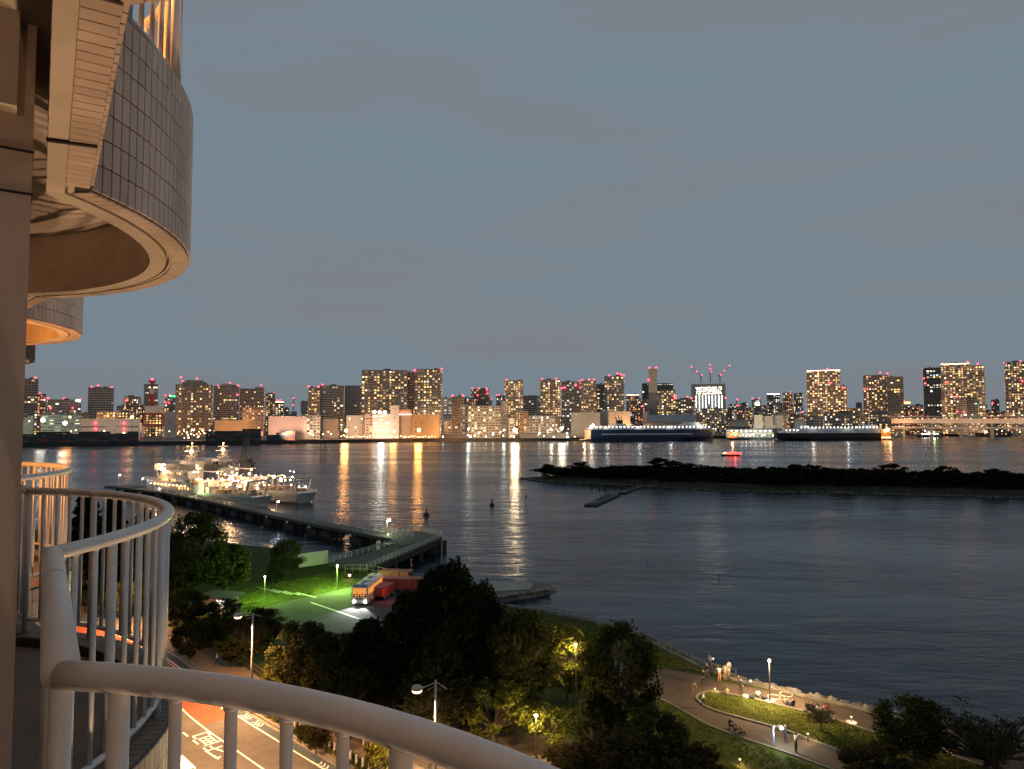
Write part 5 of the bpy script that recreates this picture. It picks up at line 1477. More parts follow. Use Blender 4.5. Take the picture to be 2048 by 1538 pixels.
for f in (0.35, 0.7):
    for i in range(2): c = ga[i]+(gb[i]-ga[i])*f-O; pile.tube([(c.x, c.y, -1), (c.x, c.y, PZ-0.9)], 0.45, 8)
build_split(pile, 'pile', M_PILE, t)
def pier_lamp(px, py_base, py_top, label, rgb=(0.85, 0.92, 1.0), watts=260):
    b = G(px, py_base, PZ); top = D(px, py_top, b.y)
    t = thing('pier_lamp', label, 'lamp post', b, group='slim lamps on the pier'); h = top.z-PZ
    MB().tube([(0,0,-0.3), (0,0,h)], 0.09, 8).bar((0,0,h), (0.5,0,h+0.1), 0.1, 0.1).build('pole', M_GALV, t)
    MB().ball((0.5,0,h), 0.32, 8, 6).build('lamp', emit('pier_bulb', (0.85, 0.92, 1.0), 10), t)
    if watts: point_light('lamp_light', (0.5, -0.5, h), rgb, watts, 0.2, t)
pier_lamp(316, 981, 978, 'low white lamp at the root of the ships berth', watts=120)
pier_lamp(283, 977, 957, 'white lamp on the pier left of the ship bows')
pier_lamp(237, 973, 950, 'pale lamp post at the far left end of the pier')
pier_lamp(553, 1026, 1003, 'slim lamp post on the pier before the second ship stern', watts=160)
pier_lamp(774, 1068, 1040, 'white lamp over the pier head platform', (0.9, 1.0, 0.55), 900)

# ------------------------------------------------------------------ two white ships at the pier
M_HWHITE = mat('hull_white', (0.60, 0.58, 0.54), 0.45, var=0.08, vscale=0.3)
M_NAVY = mat('funnel_navy', (0.012, 0.022, 0.05), 0.4)
M_DECKW = mat('deck_wood', (0.30, 0.22, 0.15), 0.8)
M_ORANGE = mat('rescue_orange', (0.62, 0.18, 0.05), 0.6)
def survey_ship(label, bow, stern, mast_t, fun_t, seed, mast_top, dark_mast):
    L = (stern-bow).length; d = (stern-bow).normalized(); rr = random.Random(seed)
    t = thing('survey_ship', label, 'ship', ((bow.x+stern.x)/2, (bow.y+stern.y)/2, 0), math.atan2(d.y, d.x), 'white ships berthed at the pier')
    X = lambda u: -L/2 + L*u
    mb = MB(); secs = []
    for k in range(15):
        u = k/14; bw = 6.0*(min(1, (u/0.28))**0.65 if u < 0.28 else 1.0)*(1 if u < 0.85 else 1-0.25*((u-0.85)/0.15)**2)
        hz = 6.6 - 3.4*min(1, u/0.45) + (0.5*max(0, u-0.7)/0.3)
        x = X(u); xo = -3.4*max(0, 1-u/0.18); xs = 1.8*max(0, (u-0.9)/0.1)
        bw = max(bw, 0.12)
        secs.append([(x-xo*0.2, -bw*0.55, -1.0), (x-xo*0.0, -bw*0.82, 0.6), (x+xo+xs, -bw, hz), (x+xo+xs, bw, hz), (x, bw*0.82, 0.6), (x-xo*0.2, bw*0.55, -1.0)])
    for s in secs: mb.v += s
    for k in range(14):
        for j in range(5): mb.f.append((k*6+j, (k+1)*6+j, (k+1)*6+j+1, k*6+j+1))
    mb.f += [tuple(range(6)), tuple(range(14*6+5, 14*6-1, -1))]
    hull = mb.build('hull', M_HWHITE, t)
    bul = MB()                                           # bulwark and rub rail
    for k in range(14):
        for j in (2, 3):
            a = Vector(secs[k][j]); b = Vector(secs[k+1][j]); bul.bar(a+Vector((0,0,0.45)), b+Vector((0,0,0.45)), 0.15, 0.95)
    bul.build('bulwark', M_HWHITE, hull)
    sup = MB()
    u0, u1 = mast_t-0.24, mast_t+0.10
    sup.box(X(u0), X(fun_t+0.08), -5.2, 5.2, 3.3, 6.2).box(X(u0+0.03), X(u1), -4.9, 4.9, 6.2, 8.8).box(X(u0+0.05), X(u1-0.03), -4.6, 4.6, 8.8, 11.2).box(X(u0+0.03), X(u0+0.14), -6.2, 6.2, 11.2, 13.6).box(X(u0+0.05), X(u1-0.08), -3.2, 3.2, 13.6, 14.6)
    sup.box(X(fun_t-0.09), X(fun_t+0.10), -4.2, 4.2, 6.2, 8.4)
    s_ = sup.build('superstructure', M_HWHITE, t)
    wq_, wc_ = [], []
    for zz, y_, xa, xb, n in ((7.6, 4.9, u0+0.04, u1-0.01, 12), (10.1, 4.6, u0+0.06, u1-0.04, 10), (12.6, 6.2, u0+0.035, u0+0.135, 8), (4.9, 5.2, u0+0.02, fun_t+0.07, 18)):
        for k in range(n):
            x = X(xa+(xb-xa)*(k+0.5)/n)
            for s in (-1, 1):
                q = [(x+dx*0.5, s*(y_+o), zz+dz*0.45) for o in (0, 0.06) for dx, dz in ((-1,-1),(1,-1),(1,1),(-1,1))]
                bs = rr.choice((0.02, 0.3, 1.2, 2.4)); wq_.append(q); wc_.append([v*bs for v in WM])
    o = link('lit_windows', win_mesh('lit_windows', wq_, wc_, WINLIT), s_); o['kind'] = 'stuff'
    fu = MB(); fx = X(fun_t)
    fu.prism([(fx-3.2, -1.8), (fx+2.6, -1.8), (fx+3.2, -0.8), (fx+3.2, 0.8), (fx+2.6, 1.8), (fx-3.2, 1.8)], 8.3, 13.0)
    f_ = fu.build('funnel', M_NAVY, t)
    MB().box(fx-3.25, fx+3.25, -1.86, 1.86, 11.2, 11.6).build('funnel_band', M_HWHITE, f_)
    MB().box(fx-3.1, fx+3.1, -1.7, 1.7, 13.0, 13.9).tube([(fx+1, -0.6, 13.5), (fx+1.6, -0.6, 15)], 0.4, 8).tube([(fx+1, 0.6, 13.5), (fx+1.6, 0.6, 15)], 0.4, 8).build('funnel_top', M_FUN, f_)
    mx = X(mast_t); ms = MB()
    ztop = mast_top
    ms.bar((mx-0.9, 0, 13), (mx, 0, ztop), 0.45, 0.45).bar((mx+0.9, -0.9, 13), (mx, 0, ztop-2), 0.35, 0.35).bar((mx+0.9, 0.9, 13), (mx, 0, ztop-2), 0.35, 0.35)
    for z, hw in ((ztop-1.0, 2.0), (ztop-2.8, 3.0), (ztop-4.6, 2.2), (15.5, 2.6)): ms.bar((mx-hw*0.6, -hw*0.7, z), (mx+hw*0.6, hw*0.7, z), 0.22, 0.22).bar((mx, -hw*0.7, z), (mx, hw*0.7, z), 0.2, 0.2)
    ms.bar((mx-2.2, 0, 16.2), (mx+2.2, 0, 16.2), 0.3, 0.5).ball((mx+1.6, 0, 17.6), 1.0, 8, 6).box(mx-1.4, mx+1.4, -1.4, 1.4, 15.0, 15.3)
    ms.build('mast', M_HWHITE, t)
    if dark_mast:
        dm = MB(); dx = fx-0.6
        for k in range(5):
            r0 = 1.6*(1-k/6); r1 = 1.6*(1-(k+1)/6)
            for sx in (-1, 1):
                for sy in (-1, 1): dm.bar((dx+sx*r0, sy*r0, 13.5+2.1*k), (dx+sx*r1, sy*r1, 13.5+2.1*(k+1)), 0.28, 0.28)
            dm.bar((dx-r0, -r0, 13.5+2.1*k), (dx+r1, -r1, 13.5+2.1*(k+1)), 0.2, 0.2)
            dm.bar((dx-r0, -r0, 13.5+2.1*k), (dx+r0, -r0, 13.5+2.1*k), 0.2, 0.2)
        dm.bar((dx, 0, 23), (dx, 0, 26), 0.2, 0.2); dm.build('lattice_mast', M_FUN, t)
    gear = MB()                                          # working deck: winches, boxes, davits, derricks
    for k in range(40):
        x = X(rr.uniform(fun_t+0.11, 0.95)); y_ = rr.uniform(-4, 4); sx, sy, sz = rr.uniform(.3, 1.5), rr.uniform(.3, 1.2), rr.uniform(.5, 2.6); gear.box(x-sx, x+sx, y_-sy, y_+sy, 3.1, 3.1+sz)
    o = gear.build('deck_gear', M_DECKW, t); o['kind'] = 'stuff'
    der = MB()
    for u, y_, ln in ((fun_t+0.14, -3.5, 9), (fun_t+0.16, 3.2, 8), (0.93, 0, 7), (0.85, -3, 6)):
        x = X(u); der.bar((x, y_, 3.2), (x, y_, 8.5), 0.5, 0.5).bar((x, y_, 8), (x+ln, y_*0.6, 9.5), 0.32, 0.4)
    for k in range(16):                                 # stays, davits and pipework
        x = X(rr.uniform(u0, 0.95)); y_ = rr.choice((-4.6, -2.0, 2.0, 4.6)); z_ = 3.2 if x > X(fun_t+0.1) else rr.choice((6.2, 8.8))
        der.bar((x, y_, z_), (x+rr.uniform(-1.5, 1.5), y_, z_+rr.uniform(2.0, 4.5)), 0.18, 0.18).bar((x, y_, z_+1.6), (x+rr.uniform(-4, 4), y_*0.7, z_+rr.uniform(1.5, 4)), 0.14, 0.14)
    for k in range(7): der.bar((mx, 0, ztop-2-k*0.8), (X(rr.uniform(u0, fun_t+0.2)), rr.uniform(-4.5, 4.5), 6.5), 0.05, 0.05)
    x = X(0.965)
    der.bar((x, -4, 3.2), (x+2.2, -4, 9), 0.6, 0.6).bar((x, 4, 3.2), (x+2.2, 4, 9), 0.6, 0.6).bar((x+2.2, -4, 9), (x+2.2, 4, 9), 0.6, 0.6)
    der.build('derrick', M_HWHITE, t)
    for k, u in enumerate((mast_t+0.02, fun_t-0.03)):
        for s in (-1, 1):
            MB().tube([(X(u)-3, s*5.3, 7.3), (X(u)-2, s*5.3, 7.2), (X(u)+2, s*5.3, 7.2), (X(u)+3, s*5.3, 7.3)], [0.2, 0.85, 0.85, 0.2], 8).build('lifeboat', M_ORANGE if k else M_HWHITE, t)
    rl = MB()
    for zz, y_, ua, ub in ((6.2, 5.1, u0, fun_t+0.08), (8.8, 4.8, u0+0.03, u1), (11.2, 4.5, u0+0.14, u1-0.03)):
        for s in (-1, 1):
            rl.bar((X(ua), s*y_, zz+0.95), (X(ub), s*y_, zz+0.95), 0.07, 0.07).bar((X(ua), s*y_, zz+0.5), (X(ub), s*y_, zz+0.5), 0.06, 0.06)
            n = int((ub-ua)*L/1.6)
            for k in range(n): x = X(ua+(ub-ua)*k/n); rl.bar((x, s*y_, zz), (x, s*y_, zz+1.0), 0.07, 0.07)
    o = rl.build('railings', M_HWHITE, s_)
    bw, bo = MB(), MB()
    for k in range(10): bo.ball((X(u0-0.02+0.036*k), -5.5, 5.8), 0.27, 6, 4)
    for _ in range(85): (bo if rr.random() < .7 else bw).ball((X(rr.uniform(u0, 0.95)), rr.uniform(-5, 5), rr.choice((6.0, 8.3, 8.6, 11.0, 7.2))), rr.uniform(0.2, 0.42), 6, 4)
    bo.ball((mx+1.2, -1, 18.4), 0.75, 8, 6).ball((X(u0+0.12), -5.4, 10.6), 0.75, 8, 6).ball((X(0.80), -2, 9.0), 0.6, 8, 6).ball((mx, 0, ztop+0.2), 0.3, 6, 4)
    o = bo.build('lamps', M_BULBO, t); o['kind'] = 'stuff'
    o = bw.build('lamps', M_BULBW, t); o['kind'] = 'stuff'
    for u, y_, z, w_ in ((u0+0.10, -8.0, 12.5, 1500), (mast_t, -3, 19.5, 700), (fun_t+0.05, -7.0, 10, 900), (0.80, -2.5, 10.5, 1300), (u0-0.05, -3, 9, 350), (0.70, 3.5, 9, 500)):
        point_light('ship_light', (X(u), y_, z), (1.0, 0.56, 0.26), w_*2.6, 0.3, t)
    return t, L, X
s1 = survey_ship('nearer white ship berthed at the pier with a navy funnel', Vector((-147, 289, 0)), Vector((-88.5, 250, 0)), 0.42, 0.615, 1, 21.3, False)
point_light('ship_green_light', (s1[2](0.66), -8.5, 5.0), (0.75, 1.0, 0.45), 900, 0.3, s1[0])
MB().box(s1[2](0.575), s1[2](0.665), -6.0, -4.4, 3.2, 8.0).build('white_screen', M_HWHITE, s1[0])
s2 = survey_ship('farther white ship with black lattice mast beyond the first', Vector((-138, 304, 0)), Vector((-76.5, 263, 0)), 0.33, 0.54, 2, 20.8, True)
c = G(607, 993, 0)
tg = small_boat('small tug with yellow green lights off the ship sterns', c, R(-20), 10, M_HBLACK, (-0.2, 0.2, 2.4), [(M_BULBW, [(-0.1, -1, 4.0), (0.2, -1, 4.2), (0.45, -1, 2.0)], 0.35), (M_BULBY, [(-0.3, -1, 2.0), (0.0, -1.1, 2.0), (0.25, -1, 1.9)], 0.3)])
point_light('boat_light', (0.5, -3.0, 4.0), GREENISH, 260, 0.3, tg)

# ------------------------------------------------------------------ wooded island
M_ISL = ground_material('island_ground', (0.018, 0.021, 0.011), (0.042, 0.040, 0.025), 0.1, 0.7)
fr = [(1040, 957.5), (1070, 963), (1120, 967), (1200, 969), (1300, 975), (1400, 981), (1500, 985), (1600, 987), (1700, 989), (1850, 993), (2048, 998), (2300, 1006)]
front = [G(px, py, 0) for px, py in fr]
mb = MB(); rows = []
for i, p in enumerate(front):
    wd = 8 + 62*min(1.0, i/2.2)
    d = (front[min(i+1, len(front)-1)]-front[max(i-1, 0)]).normalized(); nr = Vector((-d.y, d.x, 0))
    if nr.y < 0: nr = -nr
    rows.append([p + nr*0 + Vector((0,0,-0.4)), p + nr*2.5 + Vector((0,0,0.7)), p + nr*7 + Vector((0,0,1.0)), p + nr*12 + Vector((0,0,2.3)), p + nr*wd*0.8 + Vector((0,0,2.4)), p + nr*wd + Vector((0,0,-0.4))] if i else [p + Vector((0,0,-0.4))]*1 + [p + nr*k*0.4 + Vector((0,0,0.25)) for k in range(1, 5)] + [p+nr*3+Vector((0,0,-0.4))])
for r in rows: mb.v += [tuple(v) for v in r]
for i in range(len(rows)-1):
    for j in range(5): mb.f.append((i*6+j, (i+1)*6+j, (i+1)*6+j+1, i*6+j+1))
o = mb.build('island', M_ISL); o['kind'] = 'structure'
if o.data.polygons[2].normal.z < 0: o.data.flip_normals()
o = stone_pile('island_stones', front, 700, 0.3, 0.9, 3.5, 0.3, 0.3, mat('island_stone', (0.10, 0.088, 0.075), 0.95, var=0.4, vscale=0.5), 8)
tag(o, 'pale stones edging the wooded island at the waterline', 'stones', kind='stuff')
# ruined breakwater pieces, piles and markers
def slab(label, pts, z, cracks):
    q = [G(px, py, z) for px, py in pts]
    c = q[0]; t = thing('breakwater', label, 'breakwater', (c.x, c.y, 0), group='ruined breakwater by the island')
    MB().prism([(p.x-c.x, p.y-c.y) for p in q][::-1], -0.8, z).build('slab', mat('breakwater_concrete', (0.045, 0.04, 0.036), 0.95, var=0.4, vscale=0.5, bump=0.5, bscale=2), t)
    rr = random.Random(cracks)
    for k in range(cracks):
        u, v = rr.random(), rr.uniform(0.2, 0.8); p = (q[0]*(1-u)+q[3]*u)*(1-v) + (q[1]*(1-u)+q[2]*u)*v - c
        MB().box(p.x-0.9, p.x+0.9, p.y-0.7, p.y+0.7, z-0.1, z+rr.uniform(0.1, 0.45)).build('block', M_CONC, t)
slab('ruined concrete breakwater, nearer and longer piece off the island', ((1168, 1009), (1194, 1009.5), (1241, 989), (1214, 988)), 0.55, 4)
slab('ruined concrete breakwater, farther piece touching the island', ((1236, 985), (1250, 984.5), (1284, 973.5), (1262, 974)), 0.7, 2)
rr = random.Random(4); mb = MB()
for k in range(46):
    p = G(rr.uniform(1180, 1258), rr.uniform(973, 982), 0); mb.tube([(p.x, p.y, -0.5), (p.x+rr.uniform(-.2,.2), p.y, rr.uniform(0.5, 1.7))], 0.22, 5)
tag(mb.build('old_piles', M_PILE), 'cluster of rotten wooden piles standing in water by the island', 'piles', kind='stuff')
def marker(px, yb, yt, label, lamp=False, fat=False):
    b = G(px, yb, 0); h = D(px, yt, b.y).z
    t = thing('channel_marker', label, 'marker', b, group='channel markers in the bay')
    if fat:
        MB().tube([(0,0,-0.4), (0,0,0.3), (0,0,0.9)], [1.0, 1.0, 0.5], 10).build('float', M_PILE, t)
    MB().tube([(0,0,-0.5), (0,0,h)], [0.22, 0.12] if (fat or lamp) else [0.07, 0.05], 8).build('post', M_PILE if not lamp else M_GALV, t)
    MB().tube([(0,0,h*0.55), (0,0,h*0.8)], [0.42, 0.15] if (fat or lamp) else [0.14, 0.06], 8).build('top_mark', M_PILE, t)
    if lamp: MB().tube([(0,0,h*0.6), (0,0,h*0.95)], 0.2, 8).build('white_band', mat('marker_white', (0.7, 0.68, 0.65), 0.6), t)
marker(984, 1011, 996, 'dark buoy right of the orange reflection, farther of two', fat=True)
marker(853, 1031, 1014, 'dark buoy in the orange reflection, nearer of two', fat=True)
marker(1052, 1009, 986, 'white topped marker post in the bright warm reflection', lamp=True)
marker(1295, 1121, 1115, 'tiny stake in the calm water, nearer the spit')
marker(1438, 1157, 1147, 'small stake alone in the calm dark water')
q = G(250, 975, 0)
MB_f = MB().box(-9, 9, -2, 2, -0.3, 0.7)
t = thing('floating_jetty', 'low floating jetty at the far left behind the railing', 'jetty', q, R(-10))
MB_f.build('float', M_PIER, t); MB().box(-8, -4, -1, 1, 0.7, 1.6).box(2, 4, -1, 1, 0.7, 2.0).build('locker', M_SWHITE, t)

# ================================================================== TREES
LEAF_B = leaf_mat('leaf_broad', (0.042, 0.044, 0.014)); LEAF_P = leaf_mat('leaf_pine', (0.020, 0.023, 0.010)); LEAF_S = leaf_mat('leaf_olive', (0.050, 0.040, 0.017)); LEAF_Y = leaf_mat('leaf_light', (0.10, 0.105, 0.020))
M_BARK = mat('bark', (0.075, 0.055, 0.042), 0.95, var=0.4, vscale=6, bump=0.5, bscale=20)
def leaves(name, clumps, per, size, rng, material, flat=0.0, elong=1.0):
    """clumps: (cx,cy,cz,rx,rz); leaf = bent quad of two triangles scattered through each clump"""
    C = np.array(clumps, dtype=np.float64); n = len(C)*per
    idx = np.repeat(np.arange(len(C)), per)
    g = rng.normal(size=(n, 3)); g /= np.linalg.norm(g, axis=1)[:, None]; g *= (rng.random((n, 1))**0.45)
    P = C[idx, :3] + g*np.stack([C[idx, 3], C[idx, 3], C[idx, 4]], 1)
    nrm = rng.normal(size=(n, 3)) + np.array([0, 0, 0.6+flat]) + g*0.7; nrm /= np.linalg.norm(nrm, axis=1)[:, None]
    a = np.cross(nrm, rng.normal(size=(n, 3))); a /= np.linalg.norm(a, axis=1)[:, None]
    b = np.cross(nrm, a); s = size*rng.uniform(0.6, 1.35, (n, 1))
    a = a*s*elong; b = b*s*0.6
    V = np.stack([P-a, P-b*0.9+a*0.1, P+a, P+b*0.9+a*0.1], 1).reshape(-1, 3)
    me = bpy.data.meshes.new(name)
    me.vertices.add(n*4); me.vertices.foreach_set('co', V.astype(np.float32).reshape(-1))
    me.loops.add(n*4); me.loops.foreach_set('vertex_index', np.arange(n*4, dtype=np.int32))
    me.polygons.add(n); me.polygons.foreach_set('loop_start', np.arange(0, n*4, 4, dtype=np.int32))
    me.update(calc_edges=True); me.materials.append(material)
    return me
def limbs(name, clumps, rng, t0=0.32, r=0.022, every=1):
    mb = MB(); top = (rng.uniform(-.03, .03), rng.uniform(-.03, .03), t0)
    mb.tube([(0,0,-0.02), (0.006,0.004,t0*0.5), top], [r*1.25, r, r*0.8], 8)
    for c in clumps[::every]:
        m = (top[0]*0.4+c[0]*0.6+rng.uniform(-.03,.03), top[1]*0.4+c[1]*0.6+rng.uniform(-.03,.03), top[2]*0.45+c[2]*0.55)
        mb.tube([top, m, (c[0], c[1], c[2])], [r*0.6, r*0.36, r*0.12], 5)
        for _ in range(2):
            e = (c[0]+rng.uniform(-.1,.1), c[1]+rng.uniform(-.1,.1), c[2]+rng.uniform(-.02,.09)); mb.tube([m, e], [r*0.22, r*0.06], 4)
    return mb.mesh(name, M_BARK)
TREES = {}
def proto(kind, seed, n, per, size, material):
    rng = np.random.default_rng(seed); cl = []
    if kind in ('broad', 'mini', 'light'):
        for _ in range(n):
            th = rng.uniform(0, 2*math.pi); u = rng.uniform(-1, 1); rr_ = math.sqrt(max(0, 1-u*u*0.85))*rng.uniform(0.35, 1.0)**0.6
            cr = rng.uniform(0.07, 0.15); cl.append((0.38*rr_*math.cos(th), 0.38*rr_*math.sin(th), (0.56 if kind != 'mini' else 0.44)+(0.36 if kind != 'mini' else 0.40)*u, cr, cr*0.8))
    elif kind == 'pine':
        for _ in range(n):
            z = rng.uniform(0.22, 0.97); rm = 0.44*(1-((z-0.15)/0.9)**1.7); th = rng.uniform(0, 2*math.pi); q = rm*rng.uniform(0.35, 1.0)**0.6
            cr = rng.uniform(0.035, 0.07); cl.append((q*math.cos(th)+rng.normal()*0.02, q*math.sin(th), z+0.05*q, cr, cr*1.15))
    elif kind == 'conifer':
        for k in range(n):
            z = 0.1+0.88*k/n; rm = 0.40*(1-z)**0.75+0.03; th = k*2.4; 
            for f in (0.45, 0.75, 1.0): cl.append((rm*f*math.cos(th), rm*f*math.sin(th), z-0.05*f, 0.065, 0.02))
    elif kind == 'sparse':
        for _ in range(n):
            th = rng.uniform(0, 2*math.pi); q = rng.uniform(0.08, 0.45); cl.append((q*math.cos(th), q*math.sin(th), rng.uniform(0.45, 0.95)-q*0.35, rng.uniform(0.05, 0.10), 0.035))
    elif kind == 'bush':
        for _ in range(n):
            th = rng.uniform(0, 2*math.pi); q = 0.38*rng.random()**0.5; cr = rng.uniform(0.09, 0.15); cl.append((q*math.cos(th), q*math.sin(th), 0.22+0.55*rng.random()*(1-q), cr, cr*0.9))
    return (leaves('crown', cl, per, size, rng, material, elong=1.7 if kind == 'pine' else 1.0),
            limbs('trunk', cl, rng, 0.30 if kind not in ('bush',) else 0.1, 0.020 if kind != 'sparse' else 0.026, 1 if kind in ('sparse', 'broad', 'light') else 4))
TREES['broad'] = [proto('broad', s, 62, 130, 0.021, LEAF_B) for s in (1, 2, 3)]
TREES['light'] = [proto('light', s, 48, 110, 0.025, LEAF_Y) for s in (4, 5)]  # paler yellow leaves: lamp light put into the colour of the lit trees
TREES['pine'] = [proto('pine', s, 190, 62, 0.017, LEAF_P) for s in (6, 7)]
TREES['conifer'] = [proto('conifer', 8, 60, 45, 0.026, LEAF_P)]
TREES['sparse'] = [proto('sparse', s, 60, 40, 0.016, LEAF_S) for s in (9, 10)]
TREES['bush'] = [proto('bush', s, 40, 150, 0.024, LEAF_S) for s in (11, 12)]
TREES['mini'] = [proto('mini', s, 40, 42, 0.055, LEAF_P) for s in (13, 14, 15)]
tn = [0]
def tree(px, yb, yt, wpx, kind, label, group=None, z=GZ, base=None, name=None, var=None):
    b = base or G(px, yb, z)
    h = D(px, yt, b.y).z - b.z; w = wpx/F*b.y*1.12
    vs = TREES[kind]; cr_, tr_ = vs[(tn[0] if var is None else var) % len(vs)]; tn[0] += 1
    t = thing(name or {'pine': 'pine_tree', 'conifer': 'conifer_tree', 'bush': 'shrub'}.get(kind, 'tree'), label, 'shrub' if kind == 'bush' else 'tree', b, random.uniform(0, 6.28), group)
    for nm, me in (('crown', cr_), ('trunk', tr_)):
        o = link(nm, me, t); o.scale = (w, w, h)
    return t
tree(890, 1432, 1124, 240, 'pine', 'tallest dark pine standing in the middle of the park')
tree(815, 1445, 1185, 190, 'pine', 'dark pine left of and below the tallest pine')
tree(955, 1420, 1165, 170, 'pine', 'dark pine pressed against the right side of the tallest pine')
tree(735, 1450, 1240, 170, 'pine', 'lower bushy pine beside the headlit car park')
tree(870, 1500, 1270, 190, 'pine', 'dark pine in front of the tallest pine, above the second street lamp')
tree(1240, 1505, 1238, 170, 'broad', 'large dark round tree at the left end of the promenade')
tree(1040, 1450, 1222, 165, 'broad', 'dark broad tree between the pines and the lit yellow foliage')
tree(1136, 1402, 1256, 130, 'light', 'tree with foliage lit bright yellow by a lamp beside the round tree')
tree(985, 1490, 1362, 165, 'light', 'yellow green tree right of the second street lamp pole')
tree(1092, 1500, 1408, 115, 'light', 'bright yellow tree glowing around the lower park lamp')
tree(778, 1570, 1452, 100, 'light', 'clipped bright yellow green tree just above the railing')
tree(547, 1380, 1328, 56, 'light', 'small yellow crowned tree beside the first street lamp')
tree(1150, 1600, 1458, 190, 'bush', 'brownish shrub mass at the bottom, left of three')
tree(1265, 1610, 1432, 230, 'bush', 'brownish shrub mass at the bottom, middle of three')
tree(1390, 1620, 1462, 190, 'bush', 'brownish shrub mass at the bottom, right of three')
tree(1010, 1640, 1505, 170, 'bush', 'dark shrub low beside the end of the near railing')
tree(1190, 1525, 1400, 120, 'broad', 'low dark tree under the left side of the large round tree')
tree(1305, 1560, 1418, 165, 'broad', 'low dark tree below the dark footpath, right of the large round tree')
tree(1225, 1580, 1425, 170, 'bush', 'dark shrub in front of the large round tree')
tree(605, 1405, 1240, 150, 'broad', 'olive tree right of the first street lamp pole')
tree(670, 1430, 1262, 150, 'broad', 'olive tree between the first street lamp and the pines')
tree(700, 1480, 1330, 150, 'broad', 'dark tree above the sidewalk left of the clipped yellow tree')
tree(487, 1335, 1228, 120, 'broad', 'dim tree just left of the first street lamp head')
tree(380, 1322, 1240, 78, 'broad', 'small slim street tree by the joggers path')
tree(632, 1508, 1408, 88, 'broad', 'small green street tree growing from the planted verge')
tree(392, 1200, 1018, 125, 'broad', 'tall dark tree hiding the pier root, in front of ship reflections')
tree(342, 1215, 1075, 130, 'broad', 'dark tree just right of the second balcony railing')
tree(452, 1188, 1088, 112, 'broad', 'dark tree left of the white hoarding')
tree(575, 1150, 1078, 70, 'broad', 'rounded dark tree behind the white hoarding')
tree(548, 1165, 1108, 40, 'conifer', 'small dark conifer in front of the white hoarding')
tree(372, 1262, 1180, 105, 'broad', 'olive tree beside the lit kiosk')
tree(445, 1262, 1198, 90, 'broad', 'low olive tree in front of the lit kiosk')
tree(525, 1292, 1215, 100, 'broad', 'dim tree at the near corner of the car park')
tree(420, 1300, 1235, 90, 'broad', 'dim tree above the sidewalk fence')
tree(168, 1185, 972, 110, 'conifer', 'dark drooping conifer seen through the second railing, left of three')
tree(222, 1200, 985, 110, 'conifer', 'dark drooping conifer seen through the second railing, middle of three')
tree(285, 1195, 1010, 100, 'conifer', 'dark drooping conifer seen through the second railing, right of three')
tree(250, 1240, 1160, 70, 'light', 'lamp lit green shrub behind the railing above the red road', 'trees')
tree(170, 1225, 1180, 70, 'light', 'low lit hedge tree at the far bend of the road')
tree(1828, 1530, 1398, 165, 'broad', 'dark spreading tree by the water at the lower right')
tree(1968, 1570, 1400, 200, 'sparse', 'sparse tree with bare forked branches at the lower right corner')
tree(1998, 1560, 1420, 120, 'sparse', 'thin lamp lit tree at the right edge')
tree(1641, 1462, 1405, 62, 'sparse', 'small leaning tree among the people seated by the promenade')
tree(1765, 1580, 1472, 160, 'bush', 'dense shrub below the seated pair at the lower right')
tree(1705, 1640, 1530, 120, 'bush', 'low shrub at the bottom edge under the lower right path')
# trees of the island
isl_lab = 'dark low tree in the unbroken thicket'
def zone_of(px): return ' on the left part of the island' if px < 1400 else ' on the middle of the island' if px < 1750 else ' on the right part of the island'
rr = random.Random(14)
def isl_tree(px, yt, wpx, label, back=26, group=None):
    yf = np.interp(px, [f[0] for f in fr], [f[1] for f in fr]); b = G(px, yf, 0); b = Vector((b.x*(1+back/b.y), b.y+back, 2.2))
    tree(px, 0, yt, wpx, 'mini', label, group, base=b)
for px, yt, wpx, lab in ((1325, 912, 82, 'tallest rounded tree on the island'), (1160, 921, 52, 'dome shaped tree near the left tip of the island'), (1098, 927, 44, 'small tree at the very left of the island wood'),
                         (1385, 925, 80, 'broad tree right of the tallest island tree'), (1785, 922, 72, 'tall tree on the right half of the island with gaps'), (1610, 926, 92, 'wide tree on the middle of the island'),
                         (1895, 929, 56, 'rounded island tree right of the gappy one'), (1990, 934, 76, 'flat topped tree near the right end of the island'), (2046, 944, 40, 'last island tree at the right edge'), (1520, 930, 50, 'pale topped tree left of the middle of the island')):
    isl_tree(px, yt, wpx, lab, 30)
for k in range(100):
    px = 1085 + 1080*(k+rr.random())/100
    isl_tree(px, np.interp(px, [1085, 1150, 1300, 1500, 1700, 1900, 2160], [934, 933, 930, 934, 936, 940, 950]) + rr.uniform(-3, 4), rr.uniform(40, 66), isl_lab + zone_of(px), rr.uniform(14, 44), 'thicket trees on the island' + zone_of(px))
rng = np.random.default_rng(3)                          # undergrowth
cl = []
for k in range(260):
    px = rr.uniform(1088, 2160); yf = np.interp(px, [f[0] for f in fr], [f[1] for f in fr]); b = G(px, yf, 0); s = rr.uniform(11, 24); cl.append((b.x*(1+s/b.y), b.y+s, 2.6, rr.uniform(1.5, 3), rr.uniform(1.0, 2.2)))
o = link('undergrowth', leaves('undergrowth', cl, 60, 0.42, rng, LEAF_P)); tag(o, 'dark undergrowth along the edge of the island wood', 'undergrowth', kind='stuff')
